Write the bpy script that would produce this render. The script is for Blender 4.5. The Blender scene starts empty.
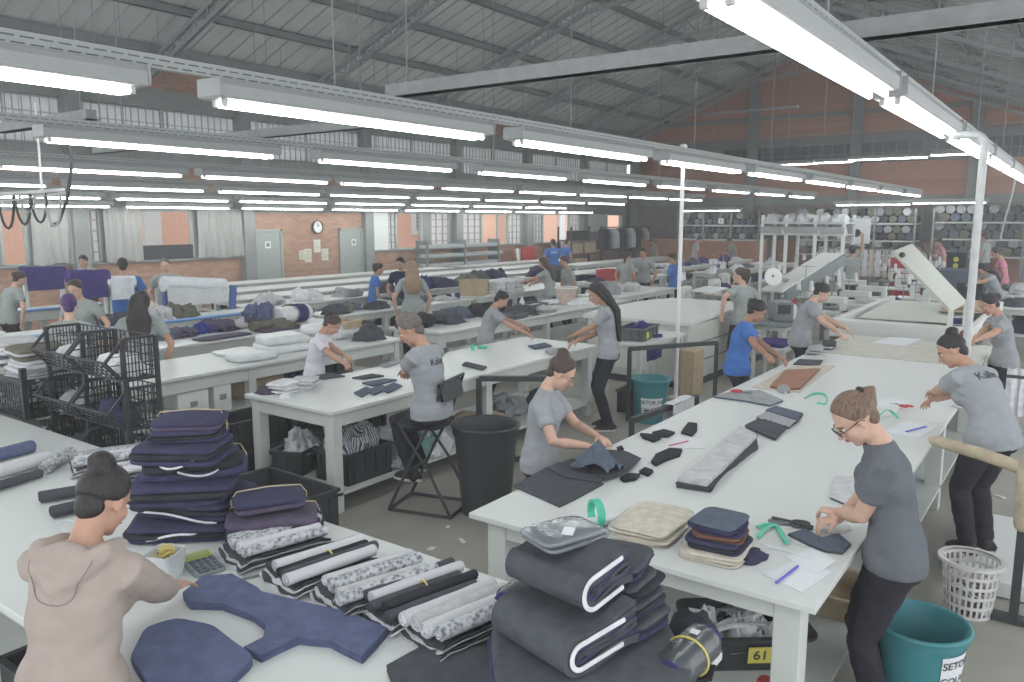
SKY, EXPO = 1.9, 0.12
import bpy, bmesh, math, random
from math import sin, cos, pi, radians, sqrt, atan2
from mathutils import Vector, Matrix, noise
from mathutils.bvhtree import BVHTree
random.seed(7)
SC = bpy.context.scene
COL = SC.collection
V = Vector
# ---------------------------------------------------------------- camera geometry
FPX, CXP, CYP, CAMH = 790.0, 512.0, 341.0, 2.4
PITCH, HEAD = math.atan(122 / FPX), radians(35.87)
FW = V((cos(HEAD) * cos(PITCH), sin(HEAD) * cos(PITCH), -sin(PITCH)))
RT = V((sin(HEAD), -cos(HEAD), 0))
UPV = RT.cross(FW)
CAM = V((0, 0, CAMH))
def ray(px, py): return FW + RT * ((px - CXP) / FPX) - UPV * ((py - CYP) / FPX)
def at(px, py, z):
    d = ray(px, py); return CAM + d * ((z - CAMH) / d.z)
def atX(px, py, X):
    d = ray(px, py); return CAM + d * (X / d.x)
def atY(px, py, Y):
    d = ray(px, py); return CAM + d * (Y / d.y)
def atD(px, py, D): return CAM + ray(px, py) * D
def pix(p):
    v = V(p) - CAM; d = v.dot(FW); return CXP + FPX * v.dot(RT) / d, CYP - FPX * v.dot(UPV) / d
# ---------------------------------------------------------------- materials
def lin(c):
    c = c / 255.0
    return c / 12.92 if c <= .04045 else ((c + .055) / 1.055) ** 2.4
def rgb(c): return (lin(c[0]), lin(c[1]), lin(c[2]), 1.0)
MATS = {}
def mat(name, c, rough=.7, var=.08, scale=12.0, bump=0.0, bscale=60.0, metal=0.0, c2=None, emit=0.0, alpha=1.0, kind=None, spec=.35, trans=0.0, coat=0.0):
    if name in MATS: return MATS[name]
    m = bpy.data.materials.new(name); m.use_nodes = True
    nt = m.node_tree; N = nt.nodes; L = nt.links
    b = N['Principled BSDF']
    b.inputs['Roughness'].default_value = rough
    b.inputs['Metallic'].default_value = metal
    b.inputs['Specular IOR Level'].default_value = spec
    if coat: b.inputs['Coat Weight'].default_value = coat
    if trans: b.inputs['Transmission Weight'].default_value = trans
    if alpha < 1: b.inputs['Alpha'].default_value = alpha
    tc = N.new('ShaderNodeTexCoord')
    co = tc.outputs['Object']
    col = rgb(c)
    if c2 is not None:
        d, e = rgb(c), rgb(c2)
    else:
        d = tuple(x * (1 - var) for x in col[:3]) + (1,); e = tuple(min(1, x * (1 + var)) for x in col[:3]) + (1,)
    rp = N.new('ShaderNodeValToRGB'); rp.color_ramp.elements[0].color = d; rp.color_ramp.elements[1].color = e
    rp.color_ramp.elements[0].position = .35; rp.color_ramp.elements[1].position = .65
    if kind == 'stripe':
        w = N.new('ShaderNodeTexWave'); w.inputs['Scale'].default_value = scale; w.bands_direction = 'X'; w.inputs['Distortion'].default_value = .6
        w.inputs['Detail'].default_value = 1; L.new(co, w.inputs['Vector']); fac = w.outputs['Fac']
        rp.color_ramp.elements[0].position = .45; rp.color_ramp.elements[1].position = .55
    elif kind == 'snake':
        w = N.new('ShaderNodeTexVoronoi'); w.inputs['Scale'].default_value = scale; L.new(co, w.inputs['Vector'])
        n2 = N.new('ShaderNodeTexNoise'); n2.inputs['Scale'].default_value = scale * .35; n2.inputs['Detail'].default_value = 4; L.new(co, n2.inputs['Vector'])
        mx = N.new('ShaderNodeMath'); mx.operation = 'ADD'; L.new(w.outputs['Distance'], mx.inputs[0]); L.new(n2.outputs['Fac'], mx.inputs[1])
        m2 = N.new('ShaderNodeMath'); m2.operation = 'MULTIPLY'; m2.inputs[1].default_value = .55; L.new(mx.outputs[0], m2.inputs[0]); fac = m2.outputs[0]
    elif kind == 'hair':
        mp = N.new('ShaderNodeMapping'); mp.inputs['Scale'].default_value = (1, 1, .12); L.new(co, mp.inputs['Vector'])
        w = N.new('ShaderNodeTexNoise'); w.inputs['Scale'].default_value = 130; w.inputs['Detail'].default_value = 3; L.new(mp.outputs[0], w.inputs['Vector']); fac = w.outputs['Fac']
    elif kind == 'brick':
        mp = N.new('ShaderNodeMapping'); L.new(co, mp.inputs['Vector']); mp.inputs['Rotation'].default_value = (radians(90), 0, scale)
        w = N.new('ShaderNodeTexBrick'); L.new(mp.outputs[0], w.inputs['Vector'])
        w.inputs['Scale'].default_value = 4.2; w.inputs['Mortar Size'].default_value = .014; w.inputs['Color1'].default_value = d; w.inputs['Color2'].default_value = e
        w.inputs['Mortar'].default_value = rgb((150, 132, 120)); w.inputs['Brick Width'].default_value = 1.0; w.inputs['Row Height'].default_value = .32
        fac = None; L.new(w.outputs['Color'], b.inputs['Base Color'])
    else:
        w = N.new('ShaderNodeTexNoise'); w.inputs['Scale'].default_value = scale; w.inputs['Detail'].default_value = 5; L.new(co, w.inputs['Vector']); fac = w.outputs['Fac']
    if fac is not None:
        L.new(fac, rp.inputs['Fac']); L.new(rp.outputs['Color'], b.inputs['Base Color'])
    if emit:
        b.inputs['Emission Color'].default_value = col; b.inputs['Emission Strength'].default_value = emit
    if bump:
        nz = N.new('ShaderNodeTexNoise'); nz.inputs['Scale'].default_value = bscale; nz.inputs['Detail'].default_value = 3; L.new(co, nz.inputs['Vector'])
        bp = N.new('ShaderNodeBump'); bp.inputs['Strength'].default_value = bump; bp.inputs['Distance'].default_value = .01
        L.new(nz.outputs['Fac'], bp.inputs['Height']); L.new(bp.outputs['Normal'], b.inputs['Normal'])
    MATS[name] = m
    return m
def cloth(name, c, c2=None, **k):
    k.setdefault('var', .12); k.setdefault('scale', 18); k.setdefault('bump', .25); k.setdefault('bscale', 90)
    return mat(name, c, rough=.9, c2=c2, spec=.15, **k)
# ---------------------------------------------------------------- mesh builder
def Rz(a): return Matrix.Rotation(a, 4, 'Z')
def Tr(x, y=None, z=None):
    return Matrix.Translation(x if y is None else (x, y, z))
def frame_from(d, up=V((0, 0, 1))):
    d = V(d).normalized()
    if abs(d.dot(up)) > .985: up = V((1, 0, 0)) if abs(d.x) < .9 else V((0, 1, 0))
    s = up.cross(d).normalized(); u = d.cross(s)
    return d, s, u
class MB:
    def __init__(self): self.v = []; self.f = []; self.m = []; self.cur = 0; self.M = None
    def add(self, vs, fs, mi=None):
        o = len(self.v); M = self.M
        self.v += [tuple(M @ V(p)) for p in vs] if M else [tuple(p) for p in vs]
        self.f += [tuple(i + o for i in f) for f in fs]
        self.m += [self.cur if mi is None else mi] * len(fs); return self
    def box(self, c, s, rz=0, mi=None, rot=None):
        x, y, z = s[0] / 2, s[1] / 2, s[2] / 2
        R = rot if rot is not None else Matrix.Rotation(rz, 3, 'Z')
        c = V(c)
        vs = [c + R @ V((a * x, b * y, d * z)) for a in (-1, 1) for b in (-1, 1) for d in (-1, 1)]
        return self.add(vs, [(0, 1, 3, 2), (4, 6, 7, 5), (0, 4, 5, 1), (2, 3, 7, 6), (0, 2, 6, 4), (1, 5, 7, 3)], mi)
    def box2(self, a, b, mi=None):
        a, b = V(a), V(b); return self.box((a + b) / 2, [abs(b[i] - a[i]) for i in range(3)], mi=mi)
    def bar(self, p, q, w, h=None, mi=None, up=V((0, 0, 1))):
        h = h or w; p, q = V(p), V(q); d, s, u = frame_from(q - p, up)
        vs = [e + s * (a * w / 2) + u * (b * h / 2) for e in (p, q) for a, b in ((-1, -1), (1, -1), (1, 1), (-1, 1))]
        return self.add(vs, [(3, 2, 1, 0), (4, 5, 6, 7), (0, 1, 5, 4), (1, 2, 6, 5), (2, 3, 7, 6), (3, 0, 4, 7)], mi)
    def tube(self, p, q, r, r2=None, n=12, mi=None, caps=True):
        return self.path([p, q], [r, r if r2 is None else r2], n, mi, caps)
    def path(self, pts, r, n=10, mi=None, caps=True, closed=False, flat=None):
        pts = [V(p) for p in pts]; k = len(pts)
        rs = r if isinstance(r, (list, tuple)) else [r] * k
        vs = []; prev = None
        for i, p in enumerate(pts):
            if closed: t = pts[(i + 1) % k] - pts[i - 1]
            else: t = pts[min(i + 1, k - 1)] - pts[max(i - 1, 0)]
            if t.length < 1e-9: t = V((0, 0, 1))
            t.normalize()
            if prev is None: d, s, u = frame_from(t)
            else:
                s = prev - t * prev.dot(t)
                s = s.normalized() if s.length > 1e-6 else frame_from(t)[1]
                u = t.cross(s)
            prev = s
            a, b = rs[i] if isinstance(rs[i], (list, tuple)) else (rs[i], rs[i])
            vs += [p + s * (a * cos(2 * pi * j / n)) + u * (b * sin(2 * pi * j / n)) for j in range(n)]
        fs = []
        for i in range(k if closed else k - 1):
            i2 = (i + 1) % k
            for j in range(n):
                j2 = (j + 1) % n
                fs.append((i * n + j, i * n + j2, i2 * n + j2, i2 * n + j))
        if caps and not closed:
            fs.append(tuple(range(n - 1, -1, -1))); fs.append(tuple(range((k - 1) * n, k * n)))
        return self.add(vs, fs, mi)
    def limb(self, pts, rs, n=12, mi=None, round0=True, round1=True):
        pts = [V(p) for p in pts]; rs = list(rs); P = []; R = []
        def cap(p, d, r, rev):
            seq = [(sin(a), cos(a)) for a in (radians(12), radians(35), radians(60))]
            out = [(p + d * (r * c), r * s) for s, c in seq]
            return out if not rev else out[::-1]
        if round0: 
            for p, r in cap(pts[0], (pts[0] - pts[1]).normalized(), rs[0], False): P.append(p); R.append(r)
        P += pts; R += rs
        if round1:
            for p, r in cap(pts[-1], (pts[-1] - pts[-2]).normalized(), rs[-1], True): P.append(p); R.append(r)
        return self.path(P, R, n, mi)
    def rings(self, rings, mi=None, caps=True):
        n = len(rings[0]); vs = [p for r in rings for p in r]; fs = []
        for i in range(len(rings) - 1):
            for j in range(n):
                j2 = (j + 1) % n; fs.append((i * n + j, i * n + j2, (i + 1) * n + j2, (i + 1) * n + j))
        if caps: fs.append(tuple(range(n - 1, -1, -1))); fs.append(tuple(range((len(rings) - 1) * n, len(rings) * n)))
        return self.add(vs, fs, mi)
    def lathe(self, prof, c=(0, 0, 0), n=24, mi=None, caps=False):
        c = V(c); return self.rings([[c + V((r * cos(2 * pi * j / n), r * sin(2 * pi * j / n), z)) for j in range(n)] for r, z in prof], mi, caps)
    def ball(self, c, r, R=None, nu=14, nv=9, mi=None, fn=None):
        c = V(c); rx = r if isinstance(r, (tuple, list)) else (r, r, r)
        vs = []; fs = []
        for i in range(nv + 1):
            t = pi * i / nv
            for j in range(nu):
                d = V((sin(t) * cos(2 * pi * j / nu), sin(t) * sin(2 * pi * j / nu), cos(t)))
                k = fn(d) if fn else 1
                p = V((d.x * rx[0] * k, d.y * rx[1] * k, d.z * rx[2] * k))
                vs.append(c + (R @ p if R is not None else p))
        for i in range(nv):
            for j in range(nu):
                j2 = (j + 1) % nu; fs.append((i * nu + j, (i + 1) * nu + j, (i + 1) * nu + j2, i * nu + j2))
        return self.add(vs, fs, mi)
    def prism(self, poly, z0, z1, mi=None):
        n = len(poly); vs = [(p[0], p[1], z0) for p in poly] + [(p[0], p[1], z1) for p in poly]
        A = sum(poly[i][0] * poly[(i + 1) % n][1] - poly[(i + 1) % n][0] * poly[i][1] for i in range(n))
        b, t = list(range(n)), list(range(n, 2 * n))
        fs = [tuple(b[::-1]), tuple(t)] + [(i, (i + 1) % n, n + (i + 1) % n, n + i) for i in range(n)]
        if A < 0: fs = [f[::-1] for f in fs]
        return self.add(vs, fs, mi)
    def grid(self, fn, nu, nv, mi=None):
        vs = [fn(i / nu, j / nv) for i in range(nu + 1) for j in range(nv + 1)]
        fs = [(i * (nv + 1) + j, (i + 1) * (nv + 1) + j, (i + 1) * (nv + 1) + j + 1, i * (nv + 1) + j + 1) for i in range(nu) for j in range(nv)]
        return self.add(vs, fs, mi)
    def sheet(self, fn, nu, nv, th, mi=None):
        """a cloth sheet with thickness: fn(u,v)->point of the top surface"""
        top = [fn(i / nu, j / nv) for i in range(nu + 1) for j in range(nv + 1)]
        bot = [V(p) - V((0, 0, th)) for p in top]
        w = nv + 1; o = len(top); fs = []
        for i in range(nu):
            for j in range(nv):
                a, b, c, d = i * w + j, (i + 1) * w + j, (i + 1) * w + j + 1, i * w + j + 1
                fs += [(a, b, c, d), (o + d, o + c, o + b, o + a)]
        for i in range(nu):
            fs += [((i + 1) * w, i * w, o + i * w, o + (i + 1) * w), (i * w + nv, (i + 1) * w + nv, o + (i + 1) * w + nv, o + i * w + nv)]
        for j in range(nv):
            fs += [(j, j + 1, o + j + 1, o + j), (nu * w + j + 1, nu * w + j, o + nu * w + j, o + nu * w + j + 1)]
        return self.add(top + bot, fs, mi)
    def mesh(self, name, mats, smooth=35):
        me = bpy.data.meshes.new(name)
        me.from_pydata(self.v, [], self.f)
        for m in (mats if isinstance(mats, (list, tuple)) else [mats]): me.materials.append(m)
        me.polygons.foreach_set('material_index', self.m)
        if smooth:
            me.polygons.foreach_set('use_smooth', [True] * len(self.f))
            me.update(); me.set_sharp_from_angle(angle=radians(smooth))
        me.update(); return me
    def build(self, name, mats, parent=None, smooth=35, bevel=0, world=False, fix=False):
        if world:
            o0 = V(parent.location) if parent is not None else self.origin()
            if parent is not None and parent.parent is not None: o0 = o0 + V(parent.parent.location)
            self.v = [tuple(V(p) - o0) for p in self.v]
        o = bpy.data.objects.new(name, self.mesh(name, mats, smooth)); COL.objects.link(o)
        if fix:
            bm = bmesh.new(); bm.from_mesh(o.data); bmesh.ops.recalc_face_normals(bm, faces=bm.faces); bm.to_mesh(o.data); bm.free()
        if parent is not None: o.parent = parent
        elif world: o.location = o0
        if bevel:
            b = o.modifiers.new('bevel', 'BEVEL'); b.width = bevel; b.segments = 2; b.limit_method = 'ANGLE'; b.angle_limit = radians(40)
        return o
    def origin(self):
        n = len(self.v); xs = [p[0] for p in self.v]; ys = [p[1] for p in self.v]; zs = [p[2] for p in self.v]
        return V(((min(xs) + max(xs)) / 2, (min(ys) + max(ys)) / 2, min(zs)))
def tag(o, label=None, cat=None, group=None, kind=None):
    if label: o['label'] = label
    if cat: o['category'] = cat
    if group: o['group'] = group
    if kind: o['kind'] = kind
    return o
def thing(name, label, cat, loc=(0, 0, 0), rz=0, group=None):
    o = bpy.data.objects.new(name, None); COL.objects.link(o); o.empty_display_size = .05
    o.location = loc; o.rotation_euler = (0, 0, rz); return tag(o, label, cat, group)
def copy_tree(o, parent=None, depth=0):
    c = o.copy(); COL.objects.link(c); c.parent = parent
    for ch in list(CH.get(o.name, [])) or [x for x in o.children]: copy_tree(ch, c, depth + 1)
    return c
CH = {}
def dup(o, loc, rz=None, label=None, group=None):
    c = copy_tree(o); c.location = loc
    if rz is not None: c.rotation_euler = (0, 0, rz)
    if label: c['label'] = label
    if group: c['group'] = group
    return c
def struct(o, label=None): return tag(o, label, None, None, 'structure')
ORD = ['first', 'second', 'third', 'fourth', 'fifth', 'sixth', 'seventh', 'eighth', 'ninth', 'tenth', 'eleventh', 'twelfth', 'thirteenth', 'fourteenth', 'fifteenth']
def nz(x, y, z=0, s=1): return noise.noise(V((x * s, y * s, z * s)))
_RM = []
def remesh(mb, voxel, smooth_it=3, fac=.5):
    """close a heap of overlapping solids into one continuous surface, returns verts, faces"""
    me = bpy.data.meshes.new('tmp'); me.from_pydata(mb.v, [], mb.f); me.update()
    o = bpy.data.objects.new('tmp', me); COL.objects.link(o)
    r = o.modifiers.new('r', 'REMESH'); r.mode = 'VOXEL'; r.voxel_size = voxel; r.adaptivity = 0
    if smooth_it:
        s = o.modifiers.new('s', 'SMOOTH'); s.iterations = smooth_it; s.factor = fac
    dg = bpy.context.evaluated_depsgraph_get(); dg.update()
    e = o.evaluated_get(dg); m2 = bpy.data.meshes.new_from_object(e)
    out = MB(); out.v = [tuple(v.co) for v in m2.vertices]; out.f = [tuple(p.vertices) for p in m2.polygons]; out.m = [0] * len(out.f)
    bpy.data.objects.remove(o); bpy.data.meshes.remove(me); bpy.data.meshes.remove(m2)
    return out
def text_mesh(txt, size, ex=.0005, align='CENTER', bold=False):
    cu = bpy.data.curves.new('t', 'FONT'); cu.body = txt; cu.size = size; cu.align_x = align; cu.align_y = 'CENTER'; cu.extrude = ex; cu.resolution_u = 3
    if bold: cu.offset = size * .012
    o = bpy.data.objects.new('t', cu); COL.objects.link(o)
    dg = bpy.context.evaluated_depsgraph_get(); dg.update()
    m2 = bpy.data.meshes.new_from_object(o.evaluated_get(dg))
    out = MB(); out.v = [tuple(v.co) for v in m2.vertices]; out.f = [tuple(p.vertices) for p in m2.polygons]; out.m = [0] * len(out.f)
    bpy.data.objects.remove(o); bpy.data.curves.remove(cu); bpy.data.meshes.remove(m2)
    return out
SKIN = {'light': (196, 160, 142), 'mid': (178, 140, 120), 'tan': (158, 120, 102)}
for k_, c_ in SKIN.items():
    mat('skin_' + k_, c_, rough=.6, var=.05, scale=30, spec=.3)
HAIRC = {'black': ((30, 27, 29), (50, 45, 46)), 'brown': ((52, 42, 40), (82, 66, 60)), 'blond': ((120, 98, 80), (160, 136, 112)), 'lightbrown': ((86, 68, 58), (128, 104, 86)), 'grey': ((80, 74, 70), (112, 104, 98)), 'purple': ((52, 34, 78), (84, 58, 110))}
for k_, (a_, b_) in HAIRC.items():
    mat('hair_' + k_, a_, c2=b_, rough=.55, kind='hair', spec=.4, bump=.15, bscale=180)
SHIRTC = {'grey': (150, 153, 158), 'darkgrey': (100, 104, 110), 'white': (208, 206, 214), 'blue': (72, 112, 178), 'navy': (46, 50, 70), 'beige': (164, 151, 144), 'pink': (200, 130, 150), 'palegrey': (176, 178, 180), 'greygreen': (150, 156, 154)}
for k_, c_ in SHIRTC.items():
    cloth('shirt_' + k_, c_, var=.06, scale=9)
PANTC = {'black': (46, 45, 52), 'charcoal': (50, 50, 56), 'navy': (40, 42, 60)}
for k_, c_ in PANTC.items():
    cloth('pants_' + k_, c_, var=.15, scale=8)
mat('shoe_dark', (40, 40, 44), rough=.6); mat('shoe_sole', (196, 194, 190), rough=.7)
mat('eye_white', (215, 210, 205), rough=.3); mat('eye_iris', (45, 34, 28), rough=.2)
mat('lip', (176, 116, 108), rough=.5); mat('frame_black', (24, 24, 28), rough=.3); mat('frame_gold', (150, 130, 100), rough=.3, metal=.6)
mat('lens', (225, 230, 230), rough=.05, alpha=.18)
mat('shirt_ink', (58, 62, 70), rough=.8); mat('shirt_ink_white', (190, 204, 222), rough=.8)
def Ry(a): return Matrix.Rotation(a, 3, 'Y')
def ik(S, T, l1, l2, pole):
    d = T - S; L = d.length
    if L > (l1 + l2) * .995: d = d * ((l1 + l2) * .995 / L); T = S + d; L = d.length
    if L < abs(l1 - l2) + .02: L = abs(l1 - l2) + .02
    a = (l1 * l1 - l2 * l2 + L * L) / (2 * L); hh = sqrt(max(0, l1 * l1 - a * a))
    dn = d.normalized(); p = pole - dn * pole.dot(dn)
    p = p.normalized() if p.length > 1e-5 else V((0, 0, -1))
    return S + dn * a + p * hh, T
def ring(c, a, b, R, n=16, pw=1.0):
    """ellipse ring: a along local x (depth), b along local y (width), R tilts it"""
    out = []
    for j in range(n):
        t = 2 * pi * j / n
        out.append(c + R @ V((a * cos(t), b * (abs(sin(t)) ** pw) * (1 if sin(t) >= 0 else -1), 0)))
    return out
def person(label, x, y, yaw, h=1.65, fat=1.0, lean=0, head=(10, 0, 0), rh=None, lh=None, legs='stand', seat=.75, shirt='grey', sleeve='short', pants='black',
           hair='black', style='bun', skin='mid', near=False, text=None, text_front=None, glasses=None, female=True, group=None, cat='person', poleR=None, poleL=None, feet=None, hood=False,
           hand_dir=None, curl=35, z0=0, knees=None, palm=None, vneck=False, hem=0.86, textsize=.085, texty=0.0, textz=.0):
    s = h / 1.65; vox = .0068 if near else .013; sh_vox = .011 if near else .018
    lean = radians(lean); nr = 20 if near else 14
    pel_z = .90 * s if legs == 'stand' else seat + .09
    base = V((-sin(lean) * .12 * s, 0, pel_z - .90 * s))
    def sp(px, py, pz):
        """upright body coordinates (in 1.65 m units) to the leaned body"""
        p = V((px, py, pz)) * s
        hz, wz = .92 * s, 1.06 * s
        if p.z > wz:
            q = Ry(lean) @ (p - V((0, 0, wz))); w = Ry(lean * .5) @ V((0, 0, wz - hz)); p = V((0, 0, hz)) + w + q
        elif p.z > hz:
            f = (p.z - hz) / (wz - hz); p = V((0, 0, hz)) + Ry(lean * .5 * (0.5 + .5 * f)) @ (p - V((0, 0, hz)))
        return p + base
    def tilt(pz): return Ry(lean * max(0, min(1, (pz - .92) / .16)))
    g = fat * s; fm = female
    torso = [(.80, .085, .125), (.86, .110, .166), (.92, .115, .170), (.98, .105, .155), (1.05, .092, .122 if fm else .142), (1.13, .096, .124 if fm else .146), (1.22, .106, .134 if fm else .156), (1.28, .098, .138 if fm else .160), (1.335, .076, .122 if fm else .142), (1.372, .058, .088), (1.41, .050, .056)]
    def torso_rings(zlo, zhi, ex):
        rs = []
        for z, a, b in torso:
            if zlo - 1e-4 <= z <= zhi + 1e-4: rs.append(ring(sp(0, 0, z), a * g + ex, b * g + ex, tilt(z), nr, .85))
        return rs
    iw = Matrix.Translation((x, y, z0)) @ Rz(yaw); inv = iw.inverted()
    # ---- arms
    shw = (.160 if fm else .182) * fat ** .5
    arms = {}
    for side, tgt, pole in ((1, lh, poleL), (-1, rh, poleR)):
        S = sp(0, side * shw, 1.322)
        T = inv @ V(tgt) if tgt is not None else sp(.06, side * .24, .84)
        pl = V(pole) if pole is not None else V((-.3, side * .95, -.8))
        E, T = ik(S, T, .285 * s, .245 * s, pl)
        arms[side] = (S, E, T)
    # ---- legs
    legp = {}
    for i, side in enumerate((1, -1)):
        Hh = V((0, side * .085 * s * fat ** .5, pel_z - .03 * s)) + V((base.x, 0, 0))
        if legs == 'stand':
            fx, fy = feet[i] if feet else (0.0, side * .09)
            A = V((fx - .02, fy, .085 * s)); K, A = ik(Hh, A, .42 * s, .40 * s, V((1, side * .1, 0)))
        else:
            A = inv @ V(feet[i]) if feet else V((.40 * s, side * .12, .12))
            K, A = ik(Hh, A, .43 * s, .41 * s, V((1, side * .15, .9)))
            if knees: pass
        legp[side] = (Hh, K, A)
    # ---- head frame
    hp, hy, hr = [radians(a) for a in head]
    nb = sp(-.005, 0, 1.40); Rt = Ry(lean); Rn = Matrix.Rotation(hy * .4, 3, 'Z') @ Ry(lean + hp * .5)
    Rh = Ry(lean * .6) @ Matrix.Rotation(hy, 3, 'Z') @ Ry(lean * .4 + hp) @ Matrix.Rotation(hr, 3, 'X')
    nt = nb + Rn @ V((.012, 0, .075)) * s
    hs = .965 * s
    hc = nt + Rh @ V((.022, 0, .085)) * hs
    def H(px, py, pz): return hc + Rh @ (V((px, py, pz)) * hs)
    # ---- body: one continuous surface
    b = MB(); n1 = 12 if near else 8
    b.rings(torso_rings(.80, 1.41, 0))
    if fm:
        for sd in (1, -1): b.ball(sp(.072 * fat, sd * .072, 1.225), (.058 * g, .062 * g, .066 * g), nu=12, nv=8)
    b.limb([nb - Rt @ V((0, 0, .03)), nb, nt, hc + Rh @ V((-.02, 0, -.02)) * hs], [.060 * g, .051 * s, .049 * s, .05 * s], n1)
    b.ball(H(-.012, 0, .028), (.094 * hs, .074 * hs, .092 * hs), Rh, 18, 12)
    b.ball(H(.024, 0, -.040), (.066 * hs, .060 * hs, .082 * hs), Rh, 16, 10)
    b.ball(H(.060, 0, -.097), (.024 * hs, .028 * hs, .020 * hs), Rh, 10, 7)
    for sd in (1, -1):
        b.ball(H(.052, sd * .034, -.030), (.032 * hs, .026 * hs, .030 * hs), Rh, 10, 7)
        b.ball(H(-.004, sd * .076, -.012), (.020 * hs, .008 * hs, .032 * hs), Rh @ Matrix.Rotation(sd * .25, 3, 'Z'), 10, 7)
    b.ball(H(.074, 0, .022), (.018 * hs, .045 * hs, .012 * hs), Rh, 10, 7)
    b.limb([H(.080, 0, .012), H(.098, 0, -.014), H(.106, 0, -.030)], [.009 * hs, .012 * hs, .0145 * hs], 8)
    b.ball(H(.080, 0, -.060), (.014 * hs, .026 * hs, .014 * hs), Rh, 10, 7)
    for sd in (1, -1):
        S, E, T = arms[sd]; ar = fat ** .7 * s * (1 if fm else 1.1)
        b.limb([sp(0, sd * .08, 1.345), S, S.lerp(E, .45), E, E.lerp(T, .3), T], [.046 * ar, .046 * ar, .042 * ar, .037 * ar, .039 * ar, .024 * ar], n1)
        Hh, K, A = legp[sd]; lr = fat ** .8 * s
        b.limb([Hh, Hh.lerp(K, .4), K, K.lerp(A, .3), A], [.088 * lr, .078 * lr, .053 * lr, .054 * lr, .034 * lr], n1)
        b.limb([A + V((-.03, 0, -.045)) * s, A + V((.05, 0, -.045)) * s, A + V((.13, sd * .01, -.058)) * s], [.034 * s, .034 * s, .026 * s], n1)
        # hand: palm, four fingers, thumb
        d = (T - E).normalized()
        hd = hand_dir.get(sd) if hand_dir else None
        if hd is not None: d = (d * .4 + V(hd)).normalized()
        up = V((0, 0, 1))
        if palm and sd in palm: up = V(palm[sd])
        nrm = up - d * up.dot(d)
        nrm = nrm.normalized() if nrm.length > .05 else V((1, 0, 0))
        lat = d.cross(nrm) * -sd     # towards the thumb side
        lat = -lat if lat.dot(V((0, -sd, 0))) < -.3 else lat
        pr = [T + d * .0, T + d * .03, T + d * .06, T + d * .088]
        b.path([p for p in pr], [(.024 * s, .017 * s), (.034 * s, .015 * s), (.040 * s, .014 * s), (.037 * s, .011 * s)] if abs(frame_from(d)[1].dot(lat)) > .7 else [(.017 * s, .024 * s), (.015 * s, .034 * s), (.014 * s, .040 * s), (.011 * s, .037 * s)], 10)
        for k, (off, ln, fan) in enumerate(((.030, .070, .16), (.0105, .080, .05), (-.009, .075, -.06), (-.0275, .058, -.18))):
            c0 = T + d * .080 + lat * off; ca = radians(curl * (.8 + .15 * k)); dd = (d + lat * fan).normalized(); pts = [c0]; a = ca * .35
            for q in (.42, .33, .25):
                a += ca * .5; pts.append(pts[-1] + (dd * cos(a) - nrm * sin(a)) * ln * q * s)
            b.limb(pts, [.0088 * s, .0082 * s, .0076 * s, .0066 * s], 8)
        tb = T + d * .022 + lat * .024
        b.limb([tb, tb + (d * .6 + lat * .75 - nrm * .2).normalized() * .034 * s, tb + (d * .95 + lat * .75 - nrm * .5).normalized() * .068 * s], [.0125 * s, .0102 * s, .0082 * s], 8)
    bm_ = remesh(b, vox, 3 if near else 2, .4)
    body = bm_.build('person', MATS['skin_' + skin], smooth=0)
    body.data.polygons.foreach_set('use_smooth', [True] * len(body.data.polygons))
    tag(body, label, cat, group)
    body.location = (x, y, z0); body.rotation_euler = (0, 0, yaw)
    def child(mb, name, mats, sm=0, vx=None, it=3, wr=0):
        m2 = remesh(mb, vx, it, .5) if vx else mb
        if wr:
            q = random.random() * 50
            out = []
            for p in m2.v:
                v = V(p); w = noise.noise(V((v.x * 6 + q, v.y * 6, v.z * 11))); w2 = noise.noise(V((v.x * 13, v.y * 13 + q, v.z * 22)))
                c = V((base.x * .5, 0, v.z)); dr = V((v.x, v.y, 0)); dr = dr.normalized() if dr.length > .01 else V((1, 0, 0))
                out.append(tuple(v + dr * (wr * (abs(w) * 2 - .4 + .5 * w2))))
            m2.v = out
        o = m2.build(name, mats, body, smooth=sm)
        if vx: o.data.polygons.foreach_set('use_smooth', [True] * len(o.data.polygons))
        return o
    # ---- shirt
    t = MB(); ex = .010 * s
    zl = hem if legs == 'stand' else .86
    rr = [ring(sp(0, 0, z), a * g + ex + e_, b_ * g + ex + e_, tilt(z), nr, .85) for z, a, b_, e_ in ((zl - .045, .116, .172, .010), (zl + .02, .118, .172, .009))] if legs == 'stand' else [ring(V((base.x, 0, pel_z + z)), a * g + .03, b_ * g + .03, Matrix.Identity(3), nr) for z, a, b_ in ((-.05, .125, .175), (.02, .125, .17), (.08, .12, .165))]
    rr += torso_rings(zl + .05, 1.385, ex)
    t.rings(rr + [ring(sp(.004, 0, 1.405), .066 * s, .072 * s, tilt(1.4), nr)])
    if fm:
        for sd in (1, -1): t.ball(sp(.068 * fat, sd * .070, 1.225), (.070 * g, .072 * g, .078 * g), nu=12, nv=8)
        t.rings([ring(sp(.05, 0, z), a * g, b_ * g, tilt(z), nr) for z, a, b_ in ((1.06, .06, .10), (1.15, .075, .115), (1.25, .07, .115), (1.3, .05, .09))])
    for sd in (1, -1):
        S, E, T = arms[sd]; ar = fat ** .7 * s * (1 if fm else 1.1)
        sh0 = sp(0, sd * .08, 1.35)
        if sleeve == 'long':
            t.limb([sh0, S, S.lerp(E, .5), E, E.lerp(T, .5), E.lerp(T, .93)], [.058 * ar, .062 * ar, .060 * ar, .054 * ar, .050 * ar, .036 * ar], n1, round1=False)
        else:
            k = {'short': .62, 'elbow': .9}.get(sleeve, .62)
            t.limb([sh0, S, S.lerp(E, k * .6), S.lerp(E, k)], [.056 * ar, .062 * ar, .061 * ar, .060 * ar], n1, round1=False)
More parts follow.
